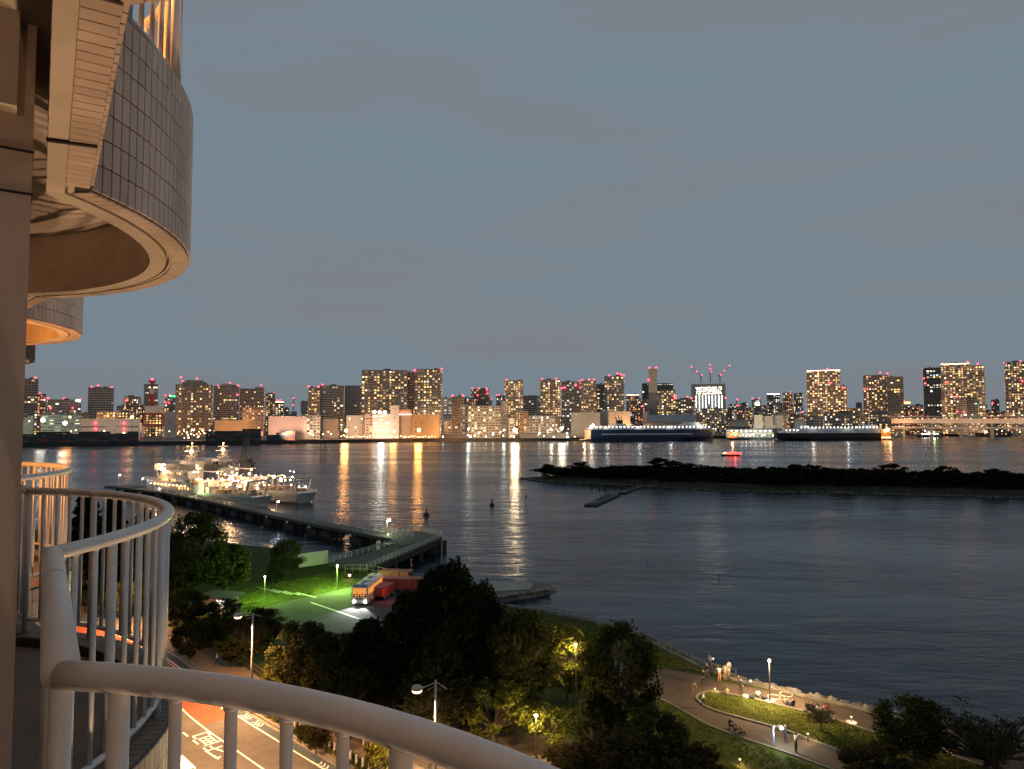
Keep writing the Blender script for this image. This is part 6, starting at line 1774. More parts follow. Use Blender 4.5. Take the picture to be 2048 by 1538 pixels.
# verge planting along the kerb and grass tufts on the lit lawns
rng = np.random.default_rng(4); cl = []
vl = offset_line(kr, 0.95)
for i in range(len(vl)-1):
    if 30 < vl[i].y < 72:
        for k in range(30):
            p = vl[i]+(vl[i+1]-vl[i])*random.random(); cl.append((p.x+random.uniform(-.5,.5), p.y+random.uniform(-.5,.5), GZ+0.26, 0.3, 0.22))
o = link('verge_plants', leaves('verge_plants', cl, 26, 0.09, rng, LEAF_Y)); tag(o, 'low green plants growing in the verge along the kerb', 'plants', kind='stuff')
cl = []
def scatter_poly(pts, n, r=0.35, h=0.05, z=GZ+0.06):
    xs = [p.x for p in pts]; ys = [p.y for p in pts]; k = 0
    while k < n:
        x, y = random.uniform(min(xs), max(xs)), random.uniform(min(ys), max(ys)); ins = False; j = len(pts)-1
        for i in range(len(pts)):
            if (pts[i].y > y) != (pts[j].y > y) and x < (pts[j].x-pts[i].x)*(y-pts[i].y)/(pts[j].y-pts[i].y)+pts[i].x: ins = not ins
            j = i
        if ins: cl.append((x, y, z, r, h)); k += 1
random.seed(11)
scatter_poly(isl_w, 1500)
scatter_poly([G(*p) for p in ((1215, 1380), (1330, 1406), (1375, 1432), (1500, 1488), (1680, 1550), (1400, 1560), (1215, 1440))], 900, z=GZ+0.03)
scatter_poly([G(*p) for p in ((980, 1230), (1190, 1250), (1290, 1282), (1400, 1344), (1215, 1314), (1000, 1290))], 900, z=GZ+0.03)
scatter_poly([G(*p) for p in ((480, 1180), (690, 1140), (712, 1168), (560, 1202), (490, 1224))], 700, 0.5, z=GZ+0.03)
o = link('grass', leaves('grass', cl, 14, 0.075, rng, leaf_mat('grass_blade', (0.13, 0.145, 0.022)))); tag(o, 'short rough grass on the park lawns', 'grass', kind='stuff')

# ================================================================== LAMPS, STREET FURNITURE
M_LPOLE = mat('lamp_post_paint', (0.42, 0.36, 0.30), 0.55); M_DPOLE = mat('dark_post', (0.05, 0.05, 0.05), 0.5)
M_STR = emit('street_lamp_glass', (1.0, 0.66, 0.38), 3.2); M_PKL = emit('park_lamp_glass', (1.0, 0.72, 0.42), 4.0); M_PKL2 = emit('path_light_glass', (1.0, 0.60, 0.26), 3.2); M_GRN = emit('green_lamp_glass', (0.82, 0.95, 1.0), 14)
def street_lamp(base, top_z, head, label, watts, stub=True):
    t = thing('street_lamp', label, 'street lamp', base, group='curved arm street lamps on the road')
    h = top_z-base.z; hv = head-base
    MB().tube([(0,0,0), (0,0,h*0.5), (0,0,h)], [0.12, 0.10, 0.08], 10).tube([(0,0,0), (0,0,0.6)], 0.17, 10).build('pole', M_LPOLE, t, smooth=True)
    mb = MB().tube([(0,0,h-0.15), (hv.x*0.5, hv.y*0.5, h-0.15+(hv.z-h)*0.45), (hv.x*0.9, hv.y*0.9, hv.z+0.1)], 0.035, 8)
    mb.tube([(0,0,h-0.4), (hv.x*0.45, hv.y*0.45, h-0.4+(hv.z-h)*0.5)], 0.02, 6)
    if stub: mb.tube([(0,0,h-0.1), (-hv.x*0.6, -hv.y*0.6, h-0.1+(hv.z-h)*0.8)], 0.025, 6)
    mb.build('arm', M_LPOLE, t)
    c = hv
    MB().ball((c.x, c.y, c.z+0.10), 0.42, 14, 8, 0.55).build('lamp_hood', mat('lamp_hood', (0.40, 0.36, 0.32), 0.45), t, smooth=True)
    MB().ball((c.x, c.y, c.z-0.10), 0.36, 14, 8, 0.45).build('lamp_glass', M_STR, t, smooth=True)
    point_light('lamp_light', (c.x, c.y, c.z-0.32), SODIUM, watts*3.2, 0.2, t, 150)
def lamp_on(bx, Y, ty, hx, hy, label, watts):
    b = Vector((D(bx, 900, Y).x, Y, GZ+0.12)); street_lamp(b, D(bx, ty, Y).z, D(hx, hy, Y), label, watts)
lamp_on(512, 69.5, 1226, 476, 1232, 'street lamp with two thin arms rising beside the joggers sidewalk', 8500)
lamp_on(874, 52.0, 1360, 834, 1379, 'street lamp nearest the camera, its head in front of the pines', 5200)
lamp_on(268, 96.0, 1133, 250, 1140, 'street lamp glimpsed through the second balcony railing', 5500)
b = G(300, 1640); street_lamp(b, b.z+9.2, Vector((b.x+1.8, b.y+1.5, b.z+9.0)), 'street lamp below the balcony, hidden by the near railing', 9000, False)
b = G(40, 1200); street_lamp(b, b.z+9.2, Vector((b.x-1.5, b.y-1.5, b.z+9.0)), 'street lamp at the far bend of the road behind the column', 6000, False)
def post_lamp(px, yb, yt, label, rgb, watts, glass, r=0.13, pole=None, name='park_lamp', cat='lamp post', base_block=False, group=None):
    b = G(px, yb); h = D(px, yt, b.y).z-b.z
    t = thing(name, label, cat, b, group=group)
    mb = MB().tube([(0,0,0), (0,0,h-0.1)], [0.075, 0.05], 8)
    if base_block: MB().tube([(0,0,0), (0,0,0.18)], 0.5, 12).build('base', M_CONC, t)
    mb.build('pole', pole or M_DPOLE, t)
    MB().ball((0,0,h), r, 10, 6).build('lamp', glass, t, smooth=True)
    MB().tube([(0,0,h+r*0.7), (0,0,h+r*1.15)], [r*1.1, r*0.5], 10).build('cap', M_DPOLE, t)
    point_light('lamp_light', (0, 0, h-r-0.12), rgb, watts, 0.12, t)
    point_light('lamp_light', (0.0, -r-0.25, h+0.05), rgb, watts*0.35, 0.1, t)
    return t
post_lamp(1540, 1405, 1321, 'tall dark lamp post with a glowing head on the promenade', (1.0, 0.66, 0.34), 8000, M_PKL, 0.14, base_block=True)
post_lamp(1152, 1428, 1289, 'park lamp in front of the round tree, shining on yellow leaves', (1.0, 0.74, 0.26), 2400, M_PKL, 0.14)
post_lamp(1072, 1530, 1430, 'park lamp beside the glowing yellow tree', (1.0, 0.74, 0.26), 1700, M_PKL, 0.16)
post_lamp(812, 1600, 1512, 'park lamp behind the thick railing post', (1.0, 0.80, 0.40), 1300, M_PKL, 0.12)
post_lamp(858, 1545, 1490, 'white park lamp just above the near railing', (1.0, 0.9, 0.75), 260, M_BULBW, 0.16)
post_lamp(529, 1201, 1153, 'green lit lamp post on the verge, left of two', (0.48, 1.0, 0.16), 3200, M_GRN, 0.13, mat('post_green', (0.30, 0.34, 0.20), 0.5), group='green lit lamp posts by the car park')
post_lamp(674, 1182, 1131, 'green lit lamp post on the verge, right of two', (0.50, 1.0, 0.18), 8500, mat('dim_lamp_glass', (0.3, 0.34, 0.2), 0.3), 0.16, mat('post_green', (0.30, 0.34, 0.20), 0.5), group='green lit lamp posts by the car park')
post_lamp(699, 1160, 1150, 'low warm lamp behind the bus', (1.0, 0.75, 0.5), 160, M_PKL, 0.25)
post_lamp(950, 1290, 1215, 'lamp glimpsed through the tallest pine', (1.0, 0.85, 0.6), 300, M_PKL, 0.14)
for px, yb, yt, lab in ((1430, 1385, 1377, 'knee-high glowing post by the tip of the lawn'), (1703, 1448, 1433, 'knee-high glowing post on a slab beside the promenade'), (1884, 1500, 1482, 'knee-high glowing post between the two lower right trees'),
                        (1480, 1532, 1518, 'knee-high glowing post at the bottom edge'), (1616, 1484, 1467, 'knee-high glowing post on the lawn right of the camera light'), (1490, 1398, 1391, 'small glowing lantern on the lawn kerb')):
    post_lamp(px, yb, yt, lab, (1.0, 0.62, 0.32), 75, M_PKL2, 0.085, name='bollard_light', cat='light', base_block=px == 1703, group='low path lights in the park')
# white hoarding, fence, kiosk, bollards
a, b = G(563, 1141), G(656, 1127)
t = thing('hoarding', 'white panel hoarding along the water beside the gangway', 'hoarding', a, math.atan2(b.y-a.y, b.x-a.x))
M_HOARD = mat('hoarding_white', (0.60, 0.54, 0.50), 0.6, var=0.08, vscale=0.8); L = (b-a).length
for k in range(10):
    w = L/10; MB().box(k*w+0.015, (k+1)*w-0.015, -0.03+0.02*(k % 2), 0.02+0.02*(k % 2), 0.05, 2.6).build('panel', M_HOARD, t)
mb = MB()
for k in range(11): mb.bar((k*L/10, 0.12, 0), (k*L/10, 0.12, 2.5), 0.08, 0.08)
mb.build('support', M_GALV, t)
def fence(label, pts, h, sp, m, group=None):
    t = thing('fence', label, 'fence', pts[0], group=group); O = pts[0]
    mb = MB()
    for a, b in zip(pts[:-1], pts[1:]):
        for z in (h*0.5, h): mb.bar(a-O+Vector((0,0,z)), b-O+Vector((0,0,z)), 0.06, 0.08)
    mb.build('rail', m, t)
    pm = MB().bar((0,0,0), (0,0,h+0.05), 0.09, 0.09).mesh('post', m)
    for a, b in zip(pts[:-1], pts[1:]):
        n = max(1, int((b-a).length/sp))
        for k in range(n+1): link('post', pm, t).location = a-O+(b-a)*(k/n)
fl = offset_line(kr, 4.4)
M_FENCE = mat('fence_brown', (0.10, 0.075, 0.055), 0.7)
fence('brown post and rail fence behind the joggers sidewalk', [Vector((p.x, p.y, GZ)) for p in fl if 60 < p.y < 100], 1.0, 1.8, M_FENCE)
fence('grey mesh fence between the gangway and the bus', [G(690, 1146), G(735, 1146), G(790, 1158), G(835, 1172)], 1.5, 1.3, mat('fence_grey', (0.22, 0.19, 0.16), 0.6))
fence('low railing at the water edge beside the phone group', [G(1424, 1345), G(1455, 1352), G(1472, 1358)], 1.0, 1.2, M_FENCE)
fence('thin railing along the grassy shore left of the promenade', [G(1085, 1226), G(1140, 1236), G(1190, 1247)], 0.9, 2.0, M_FENCE)
q = G(440, 1222); t = thing('kiosk', 'small dark roofed kiosk with a bright open window', 'kiosk', q, R(-20))
MB().box(-2.2, 2.2, -1.4, 1.4, 0, 2.3).build('wall', mat('kiosk_wall', (0.3, 0.27, 0.23), 0.7), t)
MB().box(-2.8, 2.8, -2.0, 2.0, 2.3, 2.5).build('roof', mat('kiosk_roof', (0.08, 0.09, 0.08), 0.6), t)
MB().box(0.6, 2.0, -1.46, -1.41, 0.9, 2.0).build('window', emit('kiosk_window', (1.0, 0.85, 0.65), 2.2), t)
bl = offset_line(kr, 0.75)
ME_BOL = MB().tube([(0,0,0), (0,0,0.15), (0,0,0.85), (0,0,0.92)], [0.13, 0.10, 0.09, 0.04], 10).mesh('bollard', mat('bollard_white', (0.68, 0.62, 0.54), 0.6), True)
cnt = 0
for i in range(len(bl)-1):
    if 50 < bl[i].y < 73:
        a, b = bl[i], bl[i+1]
        for k in range(2):
            p = a+(b-a)*(k/2); o = link('bollard', ME_BOL); o.location = (p.x, p.y, GZ+0.12); tag(o, 'waist-high white bollard in the row along the planted kerb', 'bollard', 'white bollards along the kerb'); cnt += 1
mp = offset_line(kr, 3.0)
for k, i in enumerate([i for i in range(len(mp)) if 58 < mp[i].y < 70][:3]):
    t = thing('bench', ('nearest', 'middle', 'farthest')[2-k if k < 3 else 0] + ' of the dark benches on the sidewalk below the street trees', 'bench', (mp[i].x, mp[i].y, GZ+0.12), R(-45), 'benches on the sidewalk')
    for j in range(4): MB().box(-0.9, 0.9, -0.25+0.13*j, -0.15+0.13*j, 0.42, 0.46).build('slat', M_FENCE, t)
    for s in (-0.7, 0.7): MB().box(s-0.05, s+0.05, -0.25, 0.25, 0, 0.42).build('leg', M_DPOLE, t)
# painted hoops on the promenade
for px, py, lab in ((1548, 1394, 'left'), (1572, 1389, 'right')):
    c = G(px, py); mb = MB()
    mb.tube([(0.62*math.cos(2*math.pi*k/32), 0.62*math.sin(2*math.pi*k/32), 0.0) for k in range(33)], 0.035, 6, caps=False)
    o = mb.build('hoop', mat('hoop_pale', (0.55, 0.45, 0.36), 0.7), loc=(c.x, c.y, GZ+0.02)); tag(o, lab + ' of two pale hoops lying on the promenade', 'hoop', 'hoops on the promenade')

# ================================================================== VEHICLES
M_TYRE = mat('tyre_rubber', (0.02, 0.02, 0.02), 0.9); M_RIM = mat('wheel_rim', (0.4, 0.4, 0.4), 0.4, metal=0.8)
def wheel(parent, x, y, r, wd):
    o = MB().tube([(-wd/2,0,0), (wd/2,0,0)], r, 20).build('wheel', M_TYRE, parent, (x, y, r), smooth=False)
    MB().tube([(-wd/2-0.01,0,0), (wd/2+0.01,0,0)], r*0.55, 14).build('rim', M_RIM, o)
q = G(719, 1213); t = thing('bus', 'white and blue bus with lit orange windows and headlights on', 'bus', q, R(-5))
M_BUSW = mat('bus_white', (0.62, 0.55, 0.50), 0.35, var=0.05, vscale=1, coat=0.3); M_BUSB = mat('bus_blue', (0.03, 0.10, 0.22), 0.35, coat=0.3)
M_BWIN = emit('bus_lit_window', (1.0, 0.40, 0.08), 0.75)
L, W, H = 9.0, 2.35, 3.1
prof = [(-W/2, 0.35), (-W/2, 2.75), (-W/2+0.12, 3.0), (-W/2+0.35, 3.1), (W/2-0.35, 3.1), (W/2-0.12, 3.0), (W/2, 2.75), (W/2, 0.35)]
mb = MB(); n = len(prof)
for y, sx in ((0, 0.97), (0.35, 1.0), (L-0.2, 1.0), (L, 0.97)): mb.v += [(x*sx, y, z) for x, z in prof]
for k in range(3):
    for j in range(n-1): mb.f.append((k*n+j, (k+1)*n+j, (k+1)*n+j+1, k*n+j+1))
    mb.f.append((k*n+n-1, (k+1)*n+n-1, (k+1)*n, k*n))
mb.f += [tuple(range(n-1, -1, -1)), tuple(range(3*n, 4*n))]
mb.build('body', M_BUSW, t)
MB().box(-W/2+0.15, W/2-0.15, -0.03, 0.9, 2.97, 3.13).build('front_roof_cap', M_BUSB, t)
MB().box(-0.28, 0.28, 1.0, L-0.5, 3.1, 3.125).build('roof_stripe', M_BUSB, t)
for y in (3.2, 6.2): MB().box(-0.75, 0.75, y, y+0.9, 3.126, 3.24).build('roof_hatch', M_BUSW, t)
MB().box(-W/2+0.15, W/2-0.15, -0.035, 0.02, 1.35, 2.75).build('windscreen', M_BWIN, t)
mb = MB()
for k in range(5): x = -W/2+0.35+k*0.42; mb.ball((x, -0.06, 1.75+0.1*(k % 2)), 0.13, 7, 5).box(x-0.14, x+0.14, -0.06, -0.038, 1.36, 1.62)
mb.build('seat_row', mat('seat_dark', (0.05, 0.035, 0.03), 0.8), t)
for s in (-1, 1):
    for k in range(8):
        y = 0.55+k*1.03; sx = s*(W/2+0.004)
        MB().box(min(sx, sx+0.02*s), max(sx, sx+0.02*s), y, y+0.93, 1.65, 2.6).build('window', M_BWIN, t)
    MB().box(min(s*W/2, s*(W/2+0.012)), max(s*W/2, s*(W/2+0.012)), 3.4, 5.2, 0.55, 1.5).build('side_panel', M_BUSB, t)
    MB().ball((s*0.88, -0.03, 0.72), 0.17, 10, 6).build('headlight', emit('headlight', (1.0, 1.0, 1.0), 30), t)
    sp = point_light('headlight_beam', (s*0.88, -0.28, 0.72), (0.95, 1.0, 0.95), 2600, 0.1, t, 75); sp.rotation_euler = (R(80), 0, R(180))
    MB().box(s*(W/2)-0.02, s*(W/2)+0.02, -0.5, -0.4, 1.5, 2.2).bar((s*W/2, -0.4, 2.3), (s*W/2, 0.1, 2.6), 0.05, 0.05).build('mirror', M_DPOLE, t)
    for y in (1.6, 6.9): wheel(t, s*(W/2-0.14), y, 0.46, 0.28)
MB().box(-0.5, 0.5, -0.03, -0.01, 1.05, 1.25).box(-0.9, 0.9, -0.04, -0.01, 0.4, 0.5).build('grille', M_DPOLE, t)
# red trailers beside the bus
M_TRED = mat('trailer_red', (0.25, 0.05, 0.042), 0.6, var=0.1, vscale=1)
def trailer(label, px, py, rz, l, w, h, cab):
    q = G(px, py); t = thing('red_truck', label, 'truck', q, R(rz))
    MB().box(-l/2, l/2, -w/2, w/2, 0.7, h).box(-l/2-0.03, l/2+0.03, -w/2-0.03, w/2+0.03, h, h+0.08).build('cargo_box', M_TRED, t)
    mb = MB()
    for k in range(8): x = -l/2+l*(k+0.5)/8; mb.box(x-0.04, x+0.04, -w/2-0.06, -w/2, 0.8, h)
    mb.build('rib', M_TRED, t)
    if cab:
        MB().prism([(l/2+0.1, -w/2+0.05), (l/2+1.6, -w/2+0.05), (l/2+1.9, -w/2+0.3), (l/2+1.9, w/2-0.3), (l/2+1.6, w/2-0.05), (l/2+0.1, w/2-0.05)], 0.5, 2.4).build('cab', M_TRED, t)
        MB().box(l/2+1.85, l/2+1.93, -w/2+0.35, w/2-0.35, 1.45, 2.2).build('windscreen', M_GLASS, t)
    for s in (-1, 1):
        for x in (-l/2+0.9, -l/2+1.8, l/2-0.3):
            o = MB().tube([(0,-0.14,0), (0,0.14,0)], 0.45, 16).build('wheel', M_TYRE, t, (x, s*(w/2-0.15), 0.45))
            MB().tube([(0,-0.15,0), (0,0.15,0)], 0.25, 12).build('rim', M_RIM, o)
    return t
trailer('long red box truck parked right of the bus', 798, 1184, -6, 5.0, 2.3, 2.3, True)
trailer('smaller red truck behind the long red one', 782, 1168, -10, 3.6, 2.2, 2.3, True)
trailer('red trailer close to the bus flank', 765, 1196, 70, 4.0, 2.2, 2.0, False)
point_light('truck_tail_light', G(777, 1204) + Vector((0, 0, 1.5)), (1.0, 0.10, 0.06), 60, 0.2)
point_light('truck_work_light', G(790, 1178) + Vector((-1, -4, 4.5)), (1.0, 0.35, 0.25), 50, 0.2)
# white van on the road
q = G(360, 1580); t = thing('white_van', 'white van with a black windscreen on the road below, cut by a baluster', 'van', q, math.atan2(rd.y, rd.x)+math.pi/2)
prof = [(-1.7, 0.35), (-1.72, 0.8), (-1.45, 1.05), (-0.85, 1.75), (1.55, 1.85), (1.7, 1.7), (1.7, 0.35)]
mb = MB(); n = len(prof)
for x, s in ((-0.74, 1), (0.74, 1)): mb.v += [(x, y, z) for y, z in prof]
mb.f = [tuple(range(n)), tuple(range(2*n-1, n-1, -1))] + [(i, n+i, n+(i+1) % n, (i+1) % n) for i in range(n)]
mb.build('body', mat('van_white', (0.66, 0.62, 0.56), 0.35, coat=0.3), t)
mb = MB(); mb.quad((-0.66, -1.42, 1.12), (0.66, -1.42, 1.12), (0.62, -0.9, 1.74), (-0.62, -0.9, 1.74)); mb.v = [(x, y-0.02, z+0.015) for x, y, z in mb.v]; mb.build('windscreen', M_GLASS, t)
for s in (-1, 1):
    for y0, y1 in ((-0.75, 0.1), (0.2, 1.4)): MB().box(min(s*0.735, s*0.752), max(s*0.735, s*0.752), y0, y1, 1.1, 1.65).build('window', M_GLASS, t)
    for y in (-1.1, 1.15): wheel(t, s*0.68, y, 0.29, 0.18)
    MB().box(min(s*0.45, s*0.68), max(s*0.45, s*0.68), -1.76, -1.70, 0.68, 0.86).build('headlight', M_BULBW, t)
    MB().box(min(s*0.76, s*0.92), max(s*0.76, s*0.92), -0.95, -0.83, 1.1, 1.28).build('mirror', M_DPOLE, t)
    sp = point_light('headlight_beam', (s*0.55, -1.85, 0.75), (1.0, 0.95, 0.8), 900, 0.08, t, 80); sp.rotation_euler = (R(78), 0, R(180))

# ================================================================== PEOPLE
def person_mesh(name, J, E, rad, hands):
    """skin-modifier body from joints J and bones E; slots: skin, top, bottom, shoes, hair"""
    me = bpy.data.meshes.new(name); keys = list(J)
    me.from_pydata([J[k] for k in keys], [(keys.index(a), keys.index(b)) for a, b in E], [])
    o = bpy.data.objects.new(name, me); col.objects.link(o)
    o.modifiers.new('skin', 'SKIN'); s = o.modifiers.new('sub', 'SUBSURF'); s.levels = 1; s.render_levels = 1
    sv = me.skin_vertices[0].data if me.skin_vertices else None
    if sv is None:
        bm = bmesh.new(); bm.from_mesh(me); bm.verts.layers.skin.verify(); bm.to_mesh(me); bm.free(); sv = me.skin_vertices[0].data
    for i, k in enumerate(keys):
        r = rad[k.rstrip('LR')]; sv[i].radius = r if isinstance(r, tuple) else (r, r); sv[i].use_root = (k == 'pelvis')
    dg = bpy.context.evaluated_depsgraph_get(); dg.update()
    ev = bpy.data.meshes.new_from_object(o.evaluated_get(dg)); ev.name = name
    bpy.data.objects.remove(o)
    zone = {'head': 0, 'crown': 0, 'neck': 0, 'wrist': 0, 'hand': 0, 'chest': 1, 'spine': 1, 'shoulder': 1, 'elbow': 1, 'pelvis': 2, 'hip': 2, 'knee': 2, 'ankle': 2, 'toe': 3}
    for n_, c in (('skin', (0.45, 0.27, 0.18)), ('top', (0.5, 0.5, 0.5)), ('bottom', (0.05, 0.05, 0.06)), ('shoe', (0.1, 0.1, 0.1)), ('hair', (0.012, 0.01, 0.009))): ev.materials.append(mat('person_'+n_, c, 0.8))
    segs = [(Vector(J[a]), Vector(J[b]), a, b) for a, b in E]
    for p in ev.polygons:
        c = p.center; best = None
        for a, b, ka, kb in segs:
            ab = b-a; u = max(0, min(1, (c-a).dot(ab)/ab.length_squared)); dd = (c-(a+ab*u)).length
            if best is None or dd < best[0]: best = (dd, ka if u < 0.5 else kb)
        z = zone[best[1].rstrip('LR')]
        hd = Vector(J['head'])
        if z == 0 and best[1] in ('head', 'crown') and (c.z > hd.z+0.055 or (c.y > hd.y+0.02 and c.z > hd.z-0.06)): z = 4
        p.material_index = z; p.use_smooth = True
    # face and fingers
    bm = bmesh.new(); bm.from_mesh(ev); hd = Vector(J['head'])
    def add(mbx, mi):
        n0 = len(bm.verts); vs = [bm.verts.new(v) for v in mbx.v]
        for f in mbx.f:
            try: fc = bm.faces.new([vs[i] for i in f]); fc.material_index = mi
            except ValueError: pass
    add(MB().tube([hd+Vector((0,-0.085,0.02)), hd+Vector((0,-0.115,-0.02))], [0.008, 0.016], 5), 0)
    for s in (-1, 1):
        add(MB().ball(hd+Vector((s*0.032,-0.088,0.02)), 0.011, 5, 4), 4)
        add(MB().ball(hd+Vector((s*0.085,0.0,0.0)), 0.024, 6, 4), 0)
    add(MB().box(hd.x-0.022, hd.x+0.022, hd.y-0.092, hd.y-0.084, hd.z-0.052, hd.z-0.044), 2)
    for sd in 'LR':
        w = Vector(J['wrist'+sd]); h = Vector(J['hand'+sd]); d = (h-w).normalized(); sx = d.cross(Vector((0,1,0.2)))
        sx = sx.normalized() if sx.length > 1e-4 else Vector((1,0,0)); pn = d.cross(sx)
        for k, ln in enumerate((0.065, 0.075, 0.07, 0.055)):
            b0 = h + sx*((k-1.5)*0.019); add(MB().tube([b0, b0+d*ln*0.55+pn*0.006, b0+d*ln+pn*0.024], [0.0095, 0.009, 0.007], 5), 0)
        b0 = w+d*0.03+sx*0.03; add(MB().tube([b0, b0+sx*0.025+d*0.03, b0+sx*0.03+d*0.06+pn*0.01], [0.012, 0.01, 0.008], 5), 0)
    bm.to_mesh(ev); bm.free()
    return ev
RADP = {'pelvis': (0.13, 0.10), 'spine': (0.125, 0.09), 'chest': (0.15, 0.10), 'neck': 0.052, 'head': (0.085, 0.10), 'crown': (0.075, 0.085), 'shoulder': 0.062, 'elbow': 0.043, 'wrist': 0.03, 'hand': (0.042, 0.024), 'hip': 0.09, 'knee': 0.062, 'ankle': 0.045, 'toe': (0.045, 0.03)}
EDG = [('pelvis','spine'),('spine','chest'),('chest','neck'),('neck','head'),('head','crown')]
for s in 'LR': EDG += [('chest','shoulder'+s),('shoulder'+s,'elbow'+s),('elbow'+s,'wrist'+s),('wrist'+s,'hand'+s),('pelvis','hip'+s),('hip'+s,'knee'+s),('knee'+s,'ankle'+s),('ankle'+s,'toe'+s)]
def pose(**kw):
    J = dict(pelvis=(0,0,.96), spine=(0,.01,1.14), chest=(0,0,1.36), neck=(0,0,1.49), head=(0,-.02,1.60), crown=(0,-.01,1.68))
    for s, x in (('L', -1), ('R', 1)):
        J.update({'shoulder'+s: (x*.18,0,1.40), 'elbow'+s: (x*.23,.03,1.12), 'wrist'+s: (x*.23,-.04,.88), 'hand'+s: (x*.225,-.06,.80), 'hip'+s: (x*.09,0,.90), 'knee'+s: (x*.10,-.02,.49), 'ankle'+s: (x*.10,.02,.09), 'toe'+s: (x*.115,-.14,.04)})
    J.update(kw); return J
POSES = {
 'stand': pose(),
 'walk': pose(kneeL=(-.1,-.17,.52), ankleL=(-.1,-.28,.10), toeL=(-.1,-.43,.06), kneeR=(.1,.06,.50), ankleR=(.1,.34,.13), toeR=(.1,.24,.05), wristL=(-.22,.16,.90), handL=(-.22,.2,.83), wristR=(.22,-.24,.96), handR=(.21,-.3,.9)),
 'photo': pose(elbowL=(-.25,-.20,1.22), wristL=(-.12,-.36,1.46), handL=(-.08,-.41,1.53), elbowR=(.25,-.20,1.22), wristR=(.12,-.36,1.46), handR=(.08,-.41,1.53)),
 'lift': pose(elbowR=(.30,-.16,1.44), wristR=(.22,-.34,1.62), handR=(.2,-.40,1.69)),
 'bend': pose(spine=(0,-.10,1.10), chest=(0,-.30,1.22), neck=(0,-.42,1.27), head=(0,-.52,1.30), crown=(0,-.58,1.36), shoulderL=(-.18,-.31,1.22), shoulderR=(.18,-.31,1.22), elbowL=(-.2,-.42,.96), wristL=(-.16,-.52,.74), handL=(-.15,-.54,.66), elbowR=(.2,-.42,.96), wristR=(.16,-.52,.74), handR=(.15,-.54,.66)),
 'sit': pose(pelvis=(0,0,.14), spine=(0,.06,.32), chest=(0,.03,.55), neck=(0,-.01,.68), head=(0,-.04,.79), crown=(0,-.03,.87), shoulderL=(-.18,.02,.58), shoulderR=(.18,.02,.58), elbowL=(-.25,-.10,.36), wristL=(-.15,-.30,.42), handL=(-.1,-.37,.42), elbowR=(.25,-.10,.36), wristR=(.15,-.30,.42), handR=(.1,-.37,.42), hipL=(-.10,-.05,.13), hipR=(.10,-.05,.13), kneeL=(-.17,-.40,.42), kneeR=(.17,-.40,.42), ankleL=(-.16,-.62,.09), ankleR=(.16,-.62,.09), toeL=(-.16,-.77,.05), toeR=(.16,-.77,.05)),
}
PM = {k: person_mesh('person_'+k, v, EDG, RADP, True) for k, v in POSES.items()}
CL = {'white': (0.72, 0.70, 0.66), 'black': (0.02, 0.02, 0.022), 'navy': (0.025, 0.03, 0.06), 'grey': (0.20, 0.20, 0.21), 'beige': (0.48, 0.38, 0.28), 'tan': (0.42, 0.24, 0.13), 'red': (0.5, 0.08, 0.06), 'hivis': (0.55, 0.75, 0.12), 'blue': (0.20, 0.26, 0.36), 'olive': (0.09, 0.10, 0.05)}
def person(px, py, ps, face, top, bottom, label, scale=1.0, group=None, z=GZ+0.01):
    b = G(px, py, z); o = bpy.data.objects.new('person', PM[ps]); col.objects.link(o)
    o.location = b; o.rotation_euler = (0, 0, R(face)); o.scale = (scale,)*3
    for i, m in ((1, mat('cloth_'+top, CL[top], 0.85)), (2, mat('cloth_'+bottom, CL[bottom], 0.85))):
        o.material_slots[i].link = 'OBJECT'; o.material_slots[i].material = m
    return tag(o, label, 'person', group)
SG = 'people sitting along the promenade kerb'; ST = 'people standing in the park'
person(1407, 1371, 'walk', -70, 'black', 'black', 'person in black walking across the promenade near the water', group=ST)
person(1414, 1358, 'walk', -70, 'black', 'navy', 'person in dark clothes just behind the walker in black', group=ST)
person(1386, 1384, 'bend', 90, 'beige', 'tan', 'small person in beige bending forward on the promenade', 0.72, ST)
person(1439, 1364, 'photo', 180, 'white', 'tan', 'person in white shirt and tan trousers leaning in the group by the railing', group=ST)
person(1450, 1360, 'stand', 150, 'beige', 'tan', 'person in beige in the middle of the group by the railing', group=ST)
person(1458, 1352, 'stand', 200, 'white', 'white', 'person dressed all in white at the right of the railing group', group=ST)
person(1421, 1340, 'photo', 180, 'grey', 'black', 'person with a lit phone at the water edge', 0.95, ST)
person(1482, 1389, 'lift', 160, 'navy', 'black', 'person in navy standing with one arm raised beside the lawn', group=ST)
person(1407, 1414, 'walk', 60, 'white', 'black', 'person in white top and black trousers walking past the lawn tip', 0.85, ST)
person(1453, 1391, 'sit', 160, 'beige', 'grey', 'person in beige seated on the kerb beside the standing one', group=SG)
person(1516, 1396, 'sit', 170, 'white', 'grey', 'person in bright white seated left of the tall lamp', group=SG)
person(1573, 1411, 'sit', 175, 'white', 'beige', 'person in white seated right of the tall lamp', group=SG)
person(1587, 1414, 'sit', 200, 'navy', 'black', 'person in navy seated beside the one in white', group=SG)
person(1617, 1421, 'sit', 170, 'black', 'black', 'person in black seated left of the small leaning tree', group=SG)
person(1627, 1424, 'sit', 190, 'navy', 'navy', 'person in dark blue hunched beside the one in black', group=SG)
person(1637, 1426, 'sit', 150, 'white', 'tan', 'person in white seated behind the small leaning tree', group=SG)
person(1654, 1424, 'sit', 190, 'red', 'grey', 'person in red seated behind the small leaning tree', group=SG)
person(1749, 1462, 'sit', 170, 'black', 'black', 'person in black seated at the dark tree, left of three', group=SG)
person(1756, 1466, 'sit', 170, 'white', 'grey', 'person in white seated at the dark tree, middle of three', group=SG)
person(1776, 1462, 'sit', 150, 'beige', 'grey', 'person in beige seated at the dark tree, right of three', group=SG)
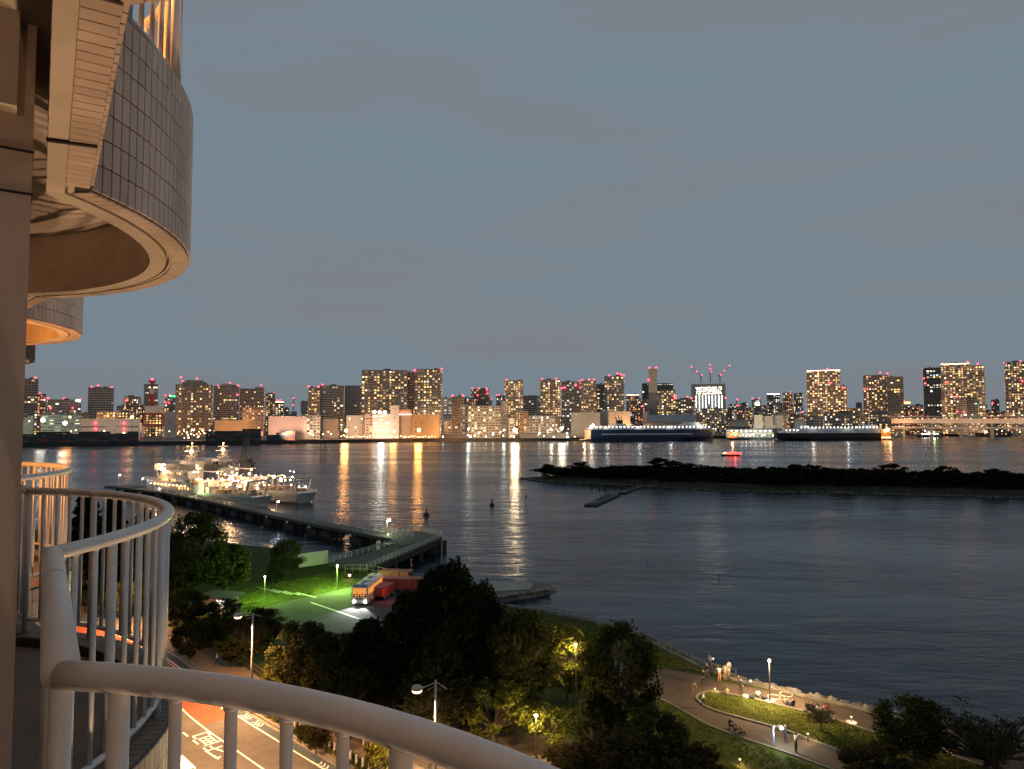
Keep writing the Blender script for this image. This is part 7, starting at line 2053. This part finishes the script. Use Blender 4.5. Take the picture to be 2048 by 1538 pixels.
person(1460, 1454, 'sit', 30, 'black', 'black', 'person in black seated on the lower path edge, left of three', group=SG)
person(1470, 1462, 'sit', 40, 'grey', 'black', 'person in grey seated on the lower path edge, middle of three', group=SG)
person(1479, 1469, 'sit', 30, 'tan', 'black', 'person in tan seated on the lower path edge, right of three', group=SG)
person(1547, 1489, 'lift', 60, 'grey', 'blue', 'person in jeans raising a hand left of the bright light', group=ST)
lp = person(1571, 1487, 'photo', -60, 'black', 'black', 'person holding up the dazzling white light on the lower path', group=ST)
person(1592, 1506, 'photo', 100, 'beige', 'black', 'person in beige top with arms up right of the bright light', group=ST)
person(434, 1332, 'walk', 120, 'white', 'black', 'jogger in white on the sidewalk beyond the road', z=GZ+0.13, group='people near the road')
person(727, 1491, 'walk', 30, 'black', 'white', 'person in black top and white trousers walking under the trees', group='people near the road')
person(753, 1168, 'stand', 0, 'hivis', 'black', 'attendant in a bright high-visibility vest behind the bus', group='people near the road')
person(761, 1168, 'stand', 20, 'black', 'black', 'person in black next to the attendant in the bright vest', group='people near the road')
q = lp.location + Vector((-0.52, -0.50, 1.56))
t = thing('light_panel', 'dazzling white hand-held light panel on the lower path', 'light', q)
MB().box(-0.12, 0.12, -0.03, 0.03, -0.08, 0.09).build('casing', M_DPOLE, t)
MB().ball((-0.02, -0.06, 0.0), 0.15, 10, 8).build('lamp', emit('panel_white', (0.93, 1.0, 1.0), 12), t)
point_light('panel_light', (-0.1, -0.35, 0.05), (0.9, 1.0, 0.95), 320, 0.1, t)
c = G(1424, 1342); t = thing('smartphone', 'glowing smartphone held at the water edge', 'phone', (c.x+0.05, c.y-0.4, GZ+1.5))
MB().box(-0.04, 0.04, -0.006, 0.006, -0.08, 0.08).build('body', M_DPOLE, t); MB().box(-0.035, 0.035, -0.02, -0.012, -0.075, 0.075).build('screen', emit('phone_screen', (0.8, 0.92, 1.0), 6), t)
for px, py, m, lab in ((1491, 1396, 'white', 'white bag lying on the lawn kerb'), (1504, 1398, 'black', 'black bag left of the person in bright white'), (1529, 1399, 'black', 'black bag right of the person in bright white')):
    c = G(px, py); t = thing('bag', lab, 'bag', c, R(20), 'bags on the kerb')
    MB().ball((0, 0, 0.2), 0.32, 10, 6, 0.6).build('body', mat('cloth_'+m, CL[m], 0.85), t, smooth=True); MB().tube([(-0.15,0,0.33), (-0.1,0,0.5), (0.1,0,0.5), (0.15,0,0.33)], 0.02, 6).build('handle', M_DPOLE, t)
c = G(1502, 1395); t = thing('tripod_stand', 'thin stand with a small lit head by the kerb', 'stand', c)
MB().tube([(0,0,0.4), (0,0,1.6)], 0.02, 6).tube([(0,0,0.5), (0.3,0,0)], 0.015, 6).tube([(0,0,0.5), (-0.2,0.2,0)], 0.015, 6).tube([(0,0,0.5), (-0.2,-0.2,0)], 0.015, 6).build('legs', M_DPOLE, t)
MB().ball((0,0,1.65), 0.1, 8, 6).build('head', emit('stand_head', (1.0, 0.8, 0.6), 3), t)
